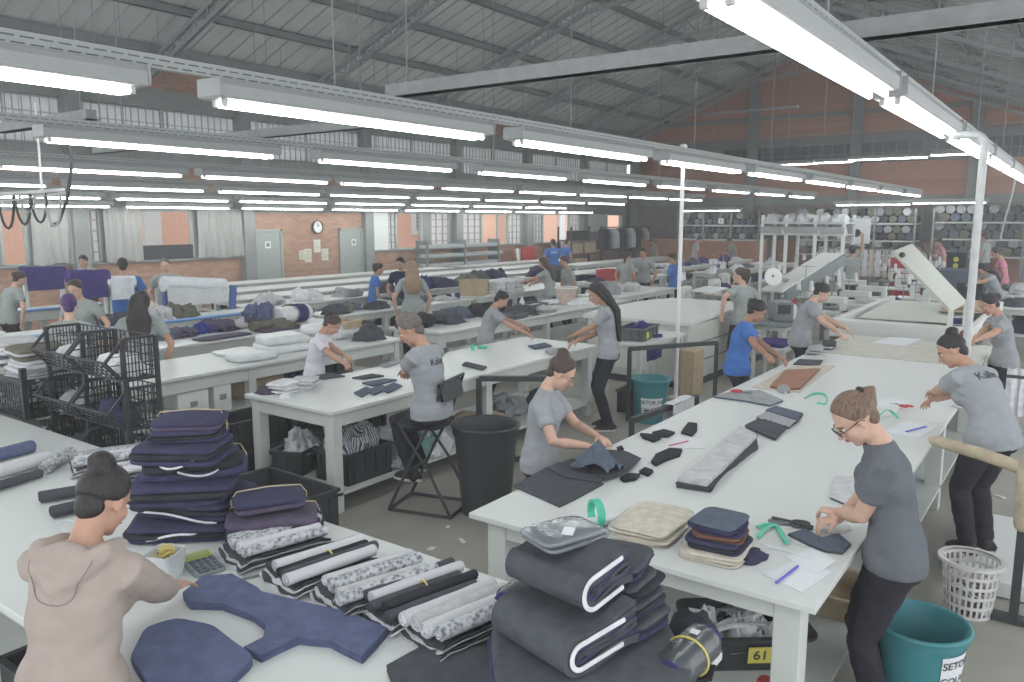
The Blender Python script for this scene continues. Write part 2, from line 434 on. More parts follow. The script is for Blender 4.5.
    if hood:
        hb = lambda px, py, pz: sp(px, py, pz)
        t.limb([hb(.04, .10, 1.40), hb(-.05, .12, 1.385), hb(-.10, .06, 1.32), hb(-.11, 0, 1.27), hb(-.10, -.06, 1.32), hb(-.05, -.12, 1.385), hb(.04, -.10, 1.40)], [.03, .038, .04, .042, .04, .038, .03], 10)
        t.ball(hb(-.085, 0, 1.345), (.045, .10, .075), tilt(1.3), 12, 8)
    shirt_o = child(t, 'hoodie' if hood else 't_shirt', MATS['shirt_' + shirt], vx=sh_vox, it=4, wr=.008 if near else .007)
    if hood:
        sm_ = MB(); pts = [sp(-.03, .115, 1.41)]
        for k in range(33):
            a = pi * k / 32; pts.append(sp(-.125 - .022 * sin(a), .125 * cos(a), 1.38 - .16 * sin(a) ** .8))
        m_ = bvh_project(sm_, pts, shirt_o, s)
        if m_: m_.build('hood_seam', MATS['seam_dark'], shirt_o)
    # ---- trousers
    q = MB()
    pr = [(.80, .090, .135), (.86, .114, .168), (.90, .108, .160)]
    if legs == 'stand':
        q.rings([ring(sp(0, 0, z), a * g + .008, b_ * g + .008, tilt(z), nr) for z, a, b_ in pr])
        if fm: 
            for sd in (1, -1): q.ball(sp(-.045, sd * .07, .85), (.080 * g, .082 * g, .085 * g), nu=12, nv=8)
    else:
        q.ball(V((base.x, 0, pel_z - .02)), (.13 * g, .165 * g, .11 * g), nu=14, nv=9)
        q.rings([ring(V((base.x, 0, pel_z + z)), a * g, b_ * g, Matrix.Identity(3), nr) for z, a, b_ in ((-.05, .11, .16), (.03, .105, .15))])
    for sd in (1, -1):
        Hh, K, A = legp[sd]; lr = fat ** .8 * s
        q.limb([Hh, Hh.lerp(K, .4), K, K.lerp(A, .35), K.lerp(A, .8), A.lerp(K, .0)], [.098 * lr, .089 * lr, .066 * lr, .066 * lr, .056 * lr, .056 * lr], n1, round1=False)
    child(q, 'trousers', MATS['pants_' + pants], vx=sh_vox, it=3, wr=.008 if near else .005)
    for sd in (1, -1):
        Hh, K, A = legp[sd]; w = MB()
        f0 = V((A.x, A.y, A.z - .085 * s))
        w.rings([[f0 + V((px * s, sd * .006 + py * wd * s, z)) for px, py in OUT] for z, wd in ((0, 1), (.022, 1.02))], mi=1)
        w.rings([[f0 + V(((px * k + (.0 if z < .05 else -.012)) * s, sd * .006 + py * k * s, z)) for px, py in OUT] for z, k in ((.022, .97), (.05, .92), (.072, .70), (.088, .45))], mi=0)
        w.limb([A + V((-.02, 0, -.045)) * s, A + V((-.005, 0, .01)) * s], [.050 * s, .047 * s], 10, mi=0)
        w.build('shoe', [MATS['shoe_dark'], MATS['shoe_sole']], body)
    # ---- hair
    hm = MB()
    def hl(d):
        # push the shell inside the skull where the face is
        f = d.x * .86 - d.z * .50
        k = max(0, min(1, (f - .40) / .10)); lo = max(0, min(1, (-d.z - .38) / .14))
        return 1 - .34 * max(k, lo * (0 if style in ('long', 'loose') else 1))
    hm.ball(H(-.018, 0, .030), (.104 * hs, .083 * hs, .101 * hs), Rh, 28, 18, fn=hl)
    hm.ball(H(-.055, 0, -.030), (.052 * hs, .058 * hs, .060 * hs), Rh, 12, 8)
    if style == 'bun':
        c = H(-.075, 0, .118) if near else H(-.07, 0, .11)
        hm.ball(c, (.046 * s, .048 * s, .042 * s), Rh, 12, 8)
        for k in range(7):
            a = 2 * pi * k / 7; hm.ball(c + Rh @ V((.030 * cos(a), .030 * sin(a), .004 * (k % 3))) * s, .021 * s, nu=8, nv=6)
        hm.limb([H(-.05, 0, .09), c], [.045 * s, .03 * s], 8)
    elif style == 'lowbun':
        hm.ball(H(-.118, 0, .03), (.042 * s, .046 * s, .042 * s), Rh, 12, 8)
    elif style == 'pony':
        p0 = H(-.105, 0, .075); dn = V((0, 0, -1)); bk = Rh @ V((-1, 0, 0))
        hm.limb([H(-.07, 0, .06), p0, p0 + bk * .045 * s + dn * .02 * s, p0 + bk * .055 * s + dn * .09 * s, p0 + bk * .035 * s + dn * .17 * s, p0 + bk * .02 * s + dn * .22 * s], [.035 * s, .022 * s, .034 * s, .036 * s, .026 * s, .010 * s], 10)
    elif style == 'longpony':
        p0 = H(-.10, 0, .03); dn = V((0, 0, -1)); bk = (Rt @ V((-1, 0, 0)))
        hm.limb([H(-.06, 0, .05), p0, p0 + bk * .03 * s + dn * .08 * s, p0 + bk * .035 * s + dn * .2 * s, p0 + bk * .03 * s + dn * .32 * s, p0 + bk * .02 * s + dn * .40 * s], [.04 * s, .030 * s, .036 * s, .034 * s, .026 * s, .010 * s], 10)
    elif style in ('long', 'loose'):
        ln = .40 if style == 'long' else .26
        for sd in (-.06, -.03, 0, .03, .06):
            p0 = H(-.07, sd, .03); e = sp(-.115, sd * 1.6, 1.34); e2 = sp(-.118, sd * 1.3, 1.40 - ln)
            hm.limb([p0, H(-.085, sd * 1.05, -.05), e.lerp(H(-.08, sd, -.10), .55), e, e.lerp(e2, .6), e2], [.045 * s, .045 * s, .042 * s, .038 * s, .034 * s, .012 * s], 8)
        for sd in (1, -1):
            hm.limb([H(-.01, sd * .07, .04), H(-.02, sd * .082, -.03), H(-.045, sd * .075, -.11), sp(-.09, sd * .08, 1.34)], [.026 * s, .026 * s, .026 * s, .022 * s], 8)
    elif style == 'short':
        hm.ball(H(-.01, 0, .055), (.098 * hs, .080 * hs, .086 * hs), Rh, 20, 12, fn=hl)
    ho = child(hm, 'hair', MATS['hair_' + hair], vx=.0075 if near else .014, it=2)
    if style in ('pony', 'longpony') and near:
        z = MB(); c = H(-.105, 0, .075); z.ball(c, (.02, .028, .028), Rh); z.build('hair_tie', MATS['hair_black'], ho)
    if True:
        for sd in (1, -1):
            e = MB(); e.ball(H(.0755, sd * .031, .000), (.0095 * hs, .013 * hs, .0075 * hs), Rh, 12, 8, mi=0)
            e.ball(H(.0830, sd * .031, -.001), (.004 * hs, .0072 * hs, .0068 * hs), Rh, 10, 6, mi=1); e.build('eye', [MATS['eye_white'], MATS['eye_iris']], body)
            e = MB(); e.path([H(.087, sd * .014, .021), H(.086, sd * .032, .026), H(.070, sd * .054, .020)], [.0035, .004, .002], 6); e.build('eyebrow', MATS['hair_' + hair], body)
            e = MB(); e.path([H(.0885, sd * .018, .004), H(.0905, sd * .031, .008), H(.083, sd * .045, .003)], [.0016, .0026, .0016], 6); e.build('eyelash', MATS['hair_black'], body)
        e = MB(); e.path([H(.089, -.022, -.061), H(.0955, -.008, -.058), H(.0955, .008, -.058), H(.089, .022, -.061)], [.003, .0055, .0055, .003], 8); e.build('mouth', MATS['lip'], body)
    if glasses:
        gl = MB()
        for sd in (1, -1):
            ov = [H(.104, sd * .032 + .024 * cos(a), .000 + .019 * sin(a)) for a in [2 * pi * k / 20 for k in range(20)]]
            gl.path(ov, .0024, 6, closed=True)
            gl.path([H(.103, sd * .055, .006), H(.06, sd * .076, .006), H(-.005, sd * .082, .008), H(-.02, sd * .08, -.010)], .0024, 6)
        gl.path([H(.105, .009, .004), H(.109, 0, .006), H(.105, -.009, .004)], .002, 6)
        go = gl.build('glasses', MATS['frame_' + glasses], body)
        le = MB()
        for sd in (1, -1):
            ov = [H(.104, sd * .032 + .023 * cos(a), .000 + .018 * sin(a)) for a in [2 * pi * k / 16 for k in range(16)]]
            le.rings([ov, [p + Rh @ V((.001, 0, 0)) for p in ov]])
        le.build('lens', MATS['lens'], go)
    # ---- lettering printed on the shirt
    def lettering(txt, size, front):
        tm = text_mesh(txt, size * s, 0.0, bold=True)
        bvh = BVHTree.FromPolygons([v.co for v in shirt_o.data.vertices], [tuple(p.vertices) for p in shirt_o.data.polygons])
        sg = 1 if front else -1; vs = []
        for u in tm.v:
            o = sp(sg * .5, sg * u[0] / s + texty, 1.27 + textz + u[1] / s)
            dr = tilt(1.3) @ V((-sg, 0, 0))
            hit = bvh.ray_cast(o, dr)
            p = hit[0] if hit[0] is not None else o + dr * .38
            vs.append(tuple(p - dr * .0035))
        tm.v = vs
        tm.build('shirt_lettering', MATS['shirt_ink_white' if shirt == 'blue' else 'shirt_ink'], shirt_o, smooth=0)
    if text: lettering(text, textsize, False)
    if text_front: lettering(text_front, .03, True)
    return body
mat('seam_dark', (134, 122, 116), rough=.9)
def bvh_project(mb, pts, o, s):
    bvh = BVHTree.FromPolygons([v.co for v in o.data.vertices], [tuple(p.vertices) for p in o.data.polygons])
    out = []
    for p in pts:
        r = bvh.find_nearest(p)
        if r[0] is not None: out.append(r[0] + r[1] * .001)
    if len(out) < 4: return None
    out = [(out[max(0, i - 1)] + out[i] * 2 + out[min(len(out) - 1, i + 1)]) / 4 for i in range(len(out))]; mb.path(out, .0022, 6); return mb
OUT = []
for k_ in range(18):
    a_ = 2 * pi * k_ / 18; c_, d_ = cos(a_), sin(a_)
    OUT.append((.045 + .132 * c_ * (1 if c_ > 0 else 1.0), .047 * d_ * (1.0 if c_ > -.2 else .88)))
# ================================================================ THE HALL
WY, GX, RY_, RZ_, EZ = 18.0, 34.5, 9.5, 9.25, 5.95
m_conc = mat('concrete_green', (134, 137, 136), rough=.85, var=.06, scale=3, bump=.1)
m_brick = mat('brick', (152, 120, 104), c2=(172, 138, 120), rough=.9, kind='brick', scale=0)
m_brickg = mat('brick_gable', (172, 130, 110), c2=(186, 142, 122), rough=.9, kind='brick', scale=radians(90))
m_floor = mat('floor_cement', (140, 138, 130), c2=(164, 161, 152), rough=.55, scale=.9, bump=.05)
m_roof = mat('roof_sheet', (186, 188, 188), rough=.8, var=.05, scale=1.2)
m_steel = mat('steel_grey', (150, 152, 152), rough=.6, var=.05)
m_steeld = mat('steel_dark', (128, 131, 131), rough=.6, var=.06)
m_glaz = mat('glazing', (222, 225, 227), rough=.6, c2=(200, 204, 206), scale=.8)
def translucent(m_, f):
    nt = m_.node_tree; b = nt.nodes['Principled BSDF']; t = nt.nodes.new('ShaderNodeBsdfTranslucent'); x = nt.nodes.new('ShaderNodeMixShader'); o = nt.nodes['Material Output']
    t.inputs['Color'].default_value = (.85, .86, .87, 1); x.inputs[0].default_value = f
    nt.links.new(b.outputs[0], x.inputs[1]); nt.links.new(t.outputs[0], x.inputs[2]); nt.links.new(x.outputs[0], o.inputs['Surface'])
translucent(m_glaz, .45)
m_pane = mat('pane', (222, 226, 226), rough=.15, alpha=.35)
m_panef = mat('pane_frosted', (226, 214, 212), rough=.5, alpha=.8); translucent(m_panef, .6)
m_frame = mat('window_frame', (164, 168, 166), rough=.6)
m_curt = cloth('curtain', (164, 163, 160), var=.05)
m_door = mat('door_paint', (152, 158, 155), rough=.5, var=.03)
m_orange = mat('plaster_orange', (236, 188, 164), rough=.9, var=.05)
m_white = mat('white_paint', (222, 224, 222), rough=.5, var=.02)
m_dark = mat('dark_panel', (60, 60, 62), rough=.6)
m = MB(); m.box2((-4, -3, -.12), (GX + .3, WY + .3, 0)); struct(m.build('floor', m_floor, smooth=0))
# --- left wall, built round its openings
def wx(px, py=235): return atY(px, py, WY).x
OPEN = [('open', 0, 28), ('grid', 85, 101), ('open', 139, 194), ('grid', 388, 397), ('open', 397, 423), ('grid', 431, 450), ('grid', 463, 482), ('board', 482, 498), ('open', 498, 509), ('grid', 509, 522), ('grid', 534, 543), ('open', 543, 570), ('grid', 570, 580), ('open', 607, 622)]
ops = [(k, wx(a), wx(b)) for k, a, b in OPEN]
Z0, Z1 = 1.42, 2.62
m = MB(); X0, X1 = 3.0, GX
x = X0
for k, a, b in ops:
    if a > x + .01: m.box2((x, WY, Z0), (a, WY + .2, Z1), 1)
    x = b
m.box2((x, WY, Z0), (X1, WY + .2, Z1), 1)
m.box2((X0, WY, 0), (X1, WY + .2, Z0), 0)
m.box2((12.95, WY - .03, 0), (17.15, WY - .003, Z1 - .05), 0)
m.box2((X0, WY, Z1), (X1, WY + .2, 3.0), 1); m.box2((X0, WY, 3.0), (X1, WY + .2, 3.6), 0); m.box2((X0, WY - .05, 3.6), (X1, WY + .2, 3.98), 1)
m.box2((X0, WY - .05, 4.95), (X1, WY + .2, 5.4), 1); m.box2((X0, WY, 5.4), (X1, WY + .2, 6.1), 0)
m.box2((X0, WY - .07, Z0 - .03), (12.8, WY, Z0 + .02), 1); m.box2((17.4, WY - .07, Z0 - .03), (X1, WY, Z0 + .02), 1)
struct(m.build('wall_left', [m_brick, m_conc], smooth=0))
for i, X in enumerate([4.3, 8.6, 12.9, 17.2, 21.5, 25.8, 30.1]):
    m = MB(); m.box2((X - .17, WY - .22, 0), (X + .17, WY + .05, 5.9)); m.box2((X - .2, WY - .24, 0), (X + .2, WY - .1, .12)); struct(m.build('column', m_conc, smooth=0, bevel=.012))
    xa, xb = X + .17, X + 4.3 - .17
    xb = min(xb, GX)
    g = MB(); nseg = 5; nv = 22
    for q in range(nv + 1):
        xx = xa + (xb - xa) * q / nv; g.box((xx, WY + .04, 4.46), (.014, .03, .98), mi=0)
    for zz in (4.0, 4.3, 4.62, 4.93): g.box(((xa + xb) / 2, WY + .04, zz), (xb - xa, .03, .018), mi=0)
    g.box(((xa + xb) / 2, WY + .01, 4.46), (.07, .06, .98), mi=0)
    w = struct(g.build('window_%d' % (20 + i), m_frame, smooth=0))
    p = MB(); p.box2((xa, WY + .055, 3.98), (xb, WY + .065, 4.95)); p.build('pane', m_glaz, w, smooth=0)
for i, (k, a, b) in enumerate(ops):
    f = MB()
    for xx in (a + .025, b - .025): f.box((xx, WY + .06, (Z0 + Z1) / 2), (.05, .1, Z1 - Z0))
    for zz in (Z0 + .025, Z1 - .025): f.box(((a + b) / 2, WY + .06, zz), (b - a, .1, .05))
    if k == 'grid':
        n = 3 if b - a > .6 else 2
        for q in range(1, n): f.box((a + (b - a) * q / n, WY + .06, (Z0 + Z1) / 2), (.03, .05, Z1 - Z0))
        for q in range(1, 5): f.box(((a + b) / 2, WY + .06, Z0 + (Z1 - Z0) * q / 5), (b - a, .05, .03))
    w = struct(f.build('window_%d' % (i + 1), m_frame, smooth=0))
    if k == 'grid': p = MB(); p.box2((a, WY + .075, Z0), (b, WY + .08, Z1)); p.build('pane', m_panef, w, smooth=0)
    if k == 'board': p = MB(); p.box2((a + .05, WY + .05, Z0), (b - .05, WY + .09, Z1)); p.build('board', m_orange, w, smooth=0)
    if i == 2: p = MB(); p.box2((a + .05, WY + .0, Z0), (b - .05, WY + .06, Z0 + .36)); p.build('dark_board', m_dark, w, smooth=0)
# curtains
for i, (pa, pb, lab) in enumerate([(29, 82, 'pale curtain at the far left of the window wall'), (102, 139, 'pale curtain between the gridded window and the wide opening'), (195, 243, 'pale curtain drawn beside the green column left of the doors')]):
    xa, xb = wx(pa), wx(pb); c = MB()
    def cf(u, v, xa=xa, xb=xb, i=i):
        xx = xa + (xb - xa) * u
        return V((xx, WY - .10 + .035 * sin(u * (xb - xa) * 34 + nz(u * 6, v * 1.5, i) * 2.2) * (0.5 + .5 * v) - .02, 2.66 - (1.22 + .05 * nz(u * 3, i)) * v))
    n = 60
    c.grid(cf, n, 8); fr = list(c.v)
    c.grid(lambda u, v: cf(u, v) + V((0, .008, 0)), n, 8)
    o = c.build('curtain', m_curt, world=True); tag(o, lab, 'curtain', 'curtains on the window wall')
p = MB(); p.box2((wx(371), WY - .06, Z0 + .02), (wx(387), WY - .02, Z1)); tag(p.build('window_panel', m_white, smooth=0, world=True), 'plain pale panel covering the wall left of the louvred view', 'panel')
p = MB(); p.box2((wx(586), WY - .06, Z0 + .02), (wx(606), WY - .02, Z1)); tag(p.build('window_panel', m_white, smooth=0, world=True), 'pale panel at the far end of the window wall, left of the last opening', 'panel')
# outside
m = MB(); yo = WY + 5
m.box2((2, yo, -.5), (58, yo + .3, 3.6), 0)
for xx in [10.3, 12.9, 15.2, 27.2, 29.3, 36.0, 38.5, 44]: m.box2((xx, yo - .1, -.5), (xx + .55, yo + .05, 3.9), 1)
m.box2((2, yo - .02, 2.75), (22, yo, 3.6), 1)
struct(m.build('wall_outside', [m_orange, m_white], smooth=0))
m = MB(); xa = wx(398) * 1.22; m.box2((24.6, yo - .08, 1.75), (27.0, yo, 3.0), 0)
wn = struct(m.build('window_19', m_white, smooth=0)); m = MB()
m.box2((24.85, yo - .1, 1.95), (26.75, yo - .08, 2.8), 0)
for q in range(5): m.box((25.8, yo - .12, 2.02 + q * .17), (1.8, .04, .07), mi=1)
m.build('louvre', [mat('louvre_glass', (110, 120, 124), rough=.3), m_white], wn, smooth=0)
m = MB(); m.box2((1, WY + .25, -.3), (60, yo, -.1)); struct(m.build('ground_outside', mat('yard', (170, 168, 162)), smooth=0))
# doors
for i, (a, b) in enumerate([(251, 278), (340, 359)]):
    xa, xb = wx(a), wx(b); d = MB()
    d.box2((xa - .09, WY - .09, 0), (xa, WY - .02, 2.13)); d.box2((xb, WY - .09, 0), (xb + .09, WY - .02, 2.13)); d.box2((xa - .09, WY - .09, 2.05), (xb + .09, WY - .02, 2.13))
    fo = struct(d.build('door_%d' % (i + 1), mat('door_frame', (150, 157, 150), rough=.5), smooth=0, bevel=.006))
    d = MB(); d.box2((xa, WY - .07, .01), (xb, WY - .03, 2.05)); d.build('leaf', m_door, fo, smooth=0, bevel=.004)
    d = MB(); d.tube((xb - .07, WY - .12, 1.02), (xb - .07, WY - .07, 1.02), .012); d.tube((xb - .07, WY - .12, 1.02), (xb - .2, WY - .12, 1.02), .011); d.build('handle', m_steel, fo)
    d = MB(); d.box2((xa + .38, WY - .075, 1.62), (xa + .56, WY - .07, 1.80), 0); d.box2((xa + .42, WY - .078, 1.66), (xa + .46, WY - .075, 1.76), 1); d.box2((xa + .48, WY - .078, 1.66), (xa + .52, WY - .075, 1.76), 1)
    d.build('sign', [m_white, m_dark], fo, smooth=0)
# wall clock and notices
c0 = atY(317, 227, WY - .06); k = thing('wall_clock', 'round wall clock with a black rim on the brick wall', 'clock', c0)
R_ = Matrix.Rotation(radians(90), 4, 'X')
d = MB(); d.M = R_; d.lathe([(.0, .0), (.17, .0), (.19, .02), (.19, .045), (.165, .05), (.165, .03)], n=32); d.build('rim', m_dark, k)
d = MB(); d.M = R_; d.lathe([(0.001, .032), (.166, .032)], n=32); d.M = None
d.build('face', m_white, k, smooth=0)
d = MB(); d.bar((0, -.04, 0), (.05, -.04, .07), .012, .006); d.bar((0, -.042, 0), (-.02, -.042, .13), .008, .006)
for q in range(12): a = q * pi / 6; d.box((.14 * sin(a), -.036, .14 * cos(a)), (.012, .004, .012))
d.build('hands', m_dark, k, smooth=0)
for (px, py, w_, h_, lab) in [(302, 255, .2, .26, 'white notice sheet taped to the brick wall, leftmost of the four notices'), (308, 255.5, .26, .38, 'white notice sheet on the brick wall right beside the leftmost notice'), (317, 246, .25, .36, 'cream notice sheet on the brick wall highest of the notices under the clock'), (325, 254.5, .25, .34, 'white notice sheet on the brick wall nearest the right door')]:
    p_ = atY(px, py, WY - .035); d = MB(); d.box((p_.x, WY - .036, p_.z), (w_, .006, h_)); d.box((p_.x, WY - .0395, p_.z + h_ * .3), (w_ * .7, .002, .02), mi=1)
    for q in range(4): d.box((p_.x, WY - .0395, p_.z + h_ * (.1 - .12 * q)), (w_ * .75, .002, .01), mi=1)
    tag(d.build('notice', [mat('notice_paper', (206, 204, 190)), mat('print_grey', (150, 150, 150))], smooth=0, world=True), lab, 'notice', 'notices on the brick wall')
# --- gable wall
def rz(y): return EZ + .12 + (RZ_ - EZ) * (1 - abs(y - RY_) / 8.5)
m = MB()
def gpiece(z0, z1, mi, dx=0):
    if z1 is None:
        ys = [WY, RY_, -1.0]; vs = [(GX + dx, y, z0) for y in ys] + [(GX + dx, y, rz(y) + .1) for y in ys]
        vs += [(GX + .3, p[1], p[2]) for p in vs]
        m.add(vs, [(0, 3, 4, 1), (1, 4, 5, 2), (6, 7, 10, 9), (7, 8, 11, 10), (0, 6, 9, 3), (2, 5, 11, 8), (3, 9, 10, 4), (4, 10, 11, 5), (0, 1, 7, 6), (1, 2, 8, 7)], mi)
    else: m.box2((GX + dx, -1, z0), (GX + .3, WY, z1), mi)
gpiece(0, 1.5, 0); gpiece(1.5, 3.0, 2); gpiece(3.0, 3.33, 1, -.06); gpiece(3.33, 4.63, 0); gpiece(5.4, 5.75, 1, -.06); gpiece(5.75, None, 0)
m.box2((GX - .04, -1, 6.55), (GX, WY, 6.7), 1)
m.box2((GX, 13.4, 4.63), (GX + .3, WY, 5.4), 0)
struct(m.build('wall_far', [m_brickg, m_conc, mat('wall_shade', (128, 118, 112), var=.1, scale=2)], smooth=0))  # mottled warm grey for the band between lower brick and concrete
m = MB()
for q in range(30): m.box((GX + .05, -1 + .48 * q + .2, 5.0), (.05, .03, .76))
m.box((GX + .05, 6.2, 5.0), (.05, 14.4, .03))
gw = struct(m.build('window_30', m_steeld, smooth=0)); m = MB(); m.box2((GX + .06, -1, 4.63), (GX + .07, 13.4, 5.4)); m.build('pane', mat('dark_glass', (92, 97, 98), rough=.15, spec=.6), gw, smooth=0)
for Y in (17.6, 12.05, 7.85, 3.65):
    m = MB(); m.box2((GX - .25, Y - .2, 0), (GX, Y + .2, rz(Y) - .3)); struct(m.build('column', m_conc, smooth=0, bevel=.012))
# --- roof
m = MB()
for y0, y1 in ((WY + .3, RY_), (RY_, -3)):
    za, zb = rz(y0), rz(y1)
    n = 40; xs = [-4 + (GX + 4.3) * i / n for i in range(n + 1)]
    m.add([(x, y0, za) for x in xs] + [(x, y1, zb) for x in xs] + [(x, y0, za + .06) for x in xs] + [(x, y1, zb + .06) for x in xs],
          [(i, i + 1, n + 2 + i, n + 1 + i) for i in range(n)] + [(2 * (n + 1) + i, 3 * (n + 1) + i, 3 * (n + 1) + i + 1, 2 * (n + 1) + i + 1) for i in range(n)])
    for i in range(0, 78):
        x = -3.8 + i * .5; m.bar((x, y0, za - .012), (x, y1, zb - .012), .02, .03, mi=1)
struct(m.build('ceiling', [m_roof, mat('roof_rib', (166, 168, 168), rough=.8)], smooth=0))
yy = [17.4 - 1.45 * i for i in range(12)]
for y in yy:
    m = MB(); z = rz(y) - .13; m.box2((-4, y - .03, z - .09), (GX, y - .015, z + .09)); m.box2((-4, y - .03, z + .075), (GX, y + .05, z + .09)); m.box2((-4, y - .03, z - .09), (GX, y + .05, z - .075))
    struct(m.build('purlin', m_steeld, smooth=0))
def low(y):
    d = abs(y - RY_)
    return 8.2 - .35 * (d / 3.5) if d < 3.5 else 7.85 - 2.3 * (d - 3.5) / 5.0
for X in (5.8, 10.4, 15.0, 19.6, 24.2, 28.8, 33.2):
    m = MB(); ys = [WY - .05 - .42 * i for i in range(int((WY + 1) / .42) + 1)]
    up = [V((X, y, rz(y) - .27)) for y in ys]; lo = [V((X, y, min(low(y), rz(y) - .55))) for y in ys]
    for a in (RY_ + 8.45, RY_ - 8.45): pass
    for ch in (up, lo):
        for i in range(len(ys) - 1):
            for dx in (-.045, .045): m.bar(ch[i] + V((dx, 0, 0)), ch[i + 1] + V((dx, 0, 0)), .012, .10, mi=0)
            m.bar(ch[i] + V((0, 0, .045)), ch[i + 1] + V((0, 0, .045)), .1, .012, mi=0)
    for i in range(len(ys)):
        m.bar(lo[i], up[i], .035, .035, mi=0)
        if i < len(ys) - 1: m.bar(lo[i + (i % 2)], up[i + 1 - (i % 2)], .03, .03, mi=0)
    struct(m.build('roof_truss', mat('truss_grey', (152, 155, 156), rough=.6), smooth=0))
m = MB(); m.bar((33.0, WY, 5.7), (33.0, 0, 5.7), .04); struct(m.build('tie_rod', m_steel, smooth=0))
m = MB(); m.bar((34.3, 14.4, 7.0), (34.3, 10.2, 7.0), .12, .08); tag(m.build('cable_tray', mat('pale_metal', (176, 178, 176)), smooth=0, world=True), 'pale horizontal bar high across the far brick gable', 'bar')
# --- rows of tube lights
m_tube = mat('tube_glow', (250, 255, 254), emit=17.0)
m_tubec = mat('tube_cap', (190, 190, 186), rough=.4)
m_house = mat('fitting_white', (158, 160, 160), rough=.45, var=.02)
m_perf = mat('perforated', (150, 154, 152), rough=.5)
def perf_mat():
    nt = m_perf.node_tree; N = nt.nodes; L = nt.links; b = N['Principled BSDF']; tc = N.new('ShaderNodeTexCoord'); br = N.new('ShaderNodeTexBrick'); mp = N.new('ShaderNodeMapping')
    mp.inputs['Rotation'].default_value = (radians(90), 0, 0); L.new(tc.outputs['Object'], mp.inputs['Vector']); L.new(mp.outputs[0], br.inputs['Vector'])
    br.inputs['Scale'].default_value = 1; br.inputs['Brick Width'].default_value = .09; br.inputs['Row Height'].default_value = .032; br.inputs['Mortar Size'].default_value = .012; br.inputs['Mortar Smooth'].default_value = 0
    br.inputs['Color1'].default_value = rgb((84, 88, 88)); br.inputs['Color2'].default_value = rgb((96, 100, 100)); br.inputs['Mortar'].default_value = rgb((160, 163, 162)); L.new(br.outputs['Color'], b.inputs['Base Color'])
perf_mat()
def make_fixture():
    t = thing('tube_light', 'x', 'light')
    sec = [(-.08, .135), (.08, .135), (.105, .10), (.105, .03), (.09, .022), (-.09, .022), (-.105, .03), (-.105, .10)]
    b = MB(); b.rings([[V((x, y, z)) for y, z in sec] for x in (-.08, 2.58)])
    for x in (-.085, 2.585): b.box((x, 0, .085), (.012, .23, .11))
    b.build('housing', m_house, t, smooth=0, bevel=.006)
    for y in (-.045, .045):
        c = MB(); c.tube((.0, y, -.004), (2.5, y, -.004), .0165, n=10); tb = c.build('tube', m_tube, t)
        for x in (-.012, 2.512):
            c = MB(); c.box((x, y, .01), (.03, .03, .06)); c.build('socket', m_tubec, t, smooth=0, bevel=.004)
    return t
fx0 = make_fixture(); first = [True]
def light_row(Y, z, x0, pitch, n, rowname, skip=()):
    ch = MB(); xe = x0 + pitch * n
    ch.box2((x0 - 1.6, -.022, .0), (xe, .022, .075))
    o = ch.build('light_channel', m_perf, smooth=0); o.location = (0, Y, z + .142)
    tag(o, 'long perforated steel channel carrying ' + rowname, 'channel')
    for q in range(int((xe - x0) / 3.1)):
        h = MB(); xx = x0 + .9 + q * 3.1; h.tube((xx, 0, .07), (xx, 0, rz(Y) - z - .45), .006, n=6); h.build('hanger', m_steeld, o)
    for i in range(n):
        if i in skip: continue
        if first[0]: f = fx0; first[0] = False; f.location = (x0 + pitch * i, Y, z)
        else: f = dup(fx0, (x0 + pitch * i, Y, z))
        f['label'] = '%s twin tube light of %s' % (ORD[i], rowname); f['group'] = 'ceiling tube lights'
light_row(1.09, 3.13, -3.05, 2.88, 12, 'the row over the nearest cutting table')
light_row(4.32, 3.09, -.12, 3.1, 9, 'the row above the seated man')
light_row(8.0, 3.13, .35, 3.28, 9, 'the third row from the right')
light_row(11.5, 3.06, 4.6, 2.92, 8, 'the fourth row from the right')
light_row(14.2, 2.94, 3.8, 2.92, 8, 'the fifth row from the right')
light_row(16.0, 2.80, 5.6, 2.9, 7, 'the sixth row from the right')
light_row(17.2, 2.66, 6.4, 2.95, 8, 'the lowest row along the window wall')
for i, (px0, px1, py0, py1) in enumerate([(783, 814, 165, 163), (834, 854, 162, 161.5), (895, 931, 158.5, 156.5), (956, 979, 154, 152.5)]):
    a, b = atX(px0, py0, 30.4), atX(px1, py1, 30.4)
    f = dup(fx0, (30.4 + .25 * (i % 2), b.y + .1, a.z), radians(90), 'twin tube light mounted across the far gable wall, %s from its left' % ORD[i], 'ceiling tube lights')
for i, (px0, px1, py) in enumerate([(862, 910, 205), (936, 985, 203), (690, 740, 211)]):
    a, b = atX(px0, py, 31.6), atX(px1, py, 31.6)
    f = dup(fx0, (31.6 + .25 * (i % 2), b.y, a.z), radians(90), 'low twin tube light across the far end over the fabric racks, %s' % ('middle one', 'rightmost one', 'leftmost one')[i], 'ceiling tube lights')
for (X, y0, y1, lab) in [(4.8, .1, 4.7, 'pale cross channel passing over the nearest cutting table'), (6.2, 6.3, 12.2, 'pale cross channel over the garment tables on the left'), (4.1, 8.1, 10.2, 'short pale cross channel at the upper left over the crates')]:
    m = MB(); m.box2((-.05, y0, 0), (.05, y1, .10)); m.box2((-.07, y0, .0), (.07, y1, .012)); o = m.build('cross_channel', mat('channel_grey', (138, 140, 140)), smooth=0); o.location = (X, 0, 3.37); tag(o, lab, 'channel')
    for y in (y0 + .2, y1 - .2): h = MB(); h.tube((0, y, .1), (0, y, rz(y) - 3.7), .006, n=6); h.build('hanger', m_steeld, o)
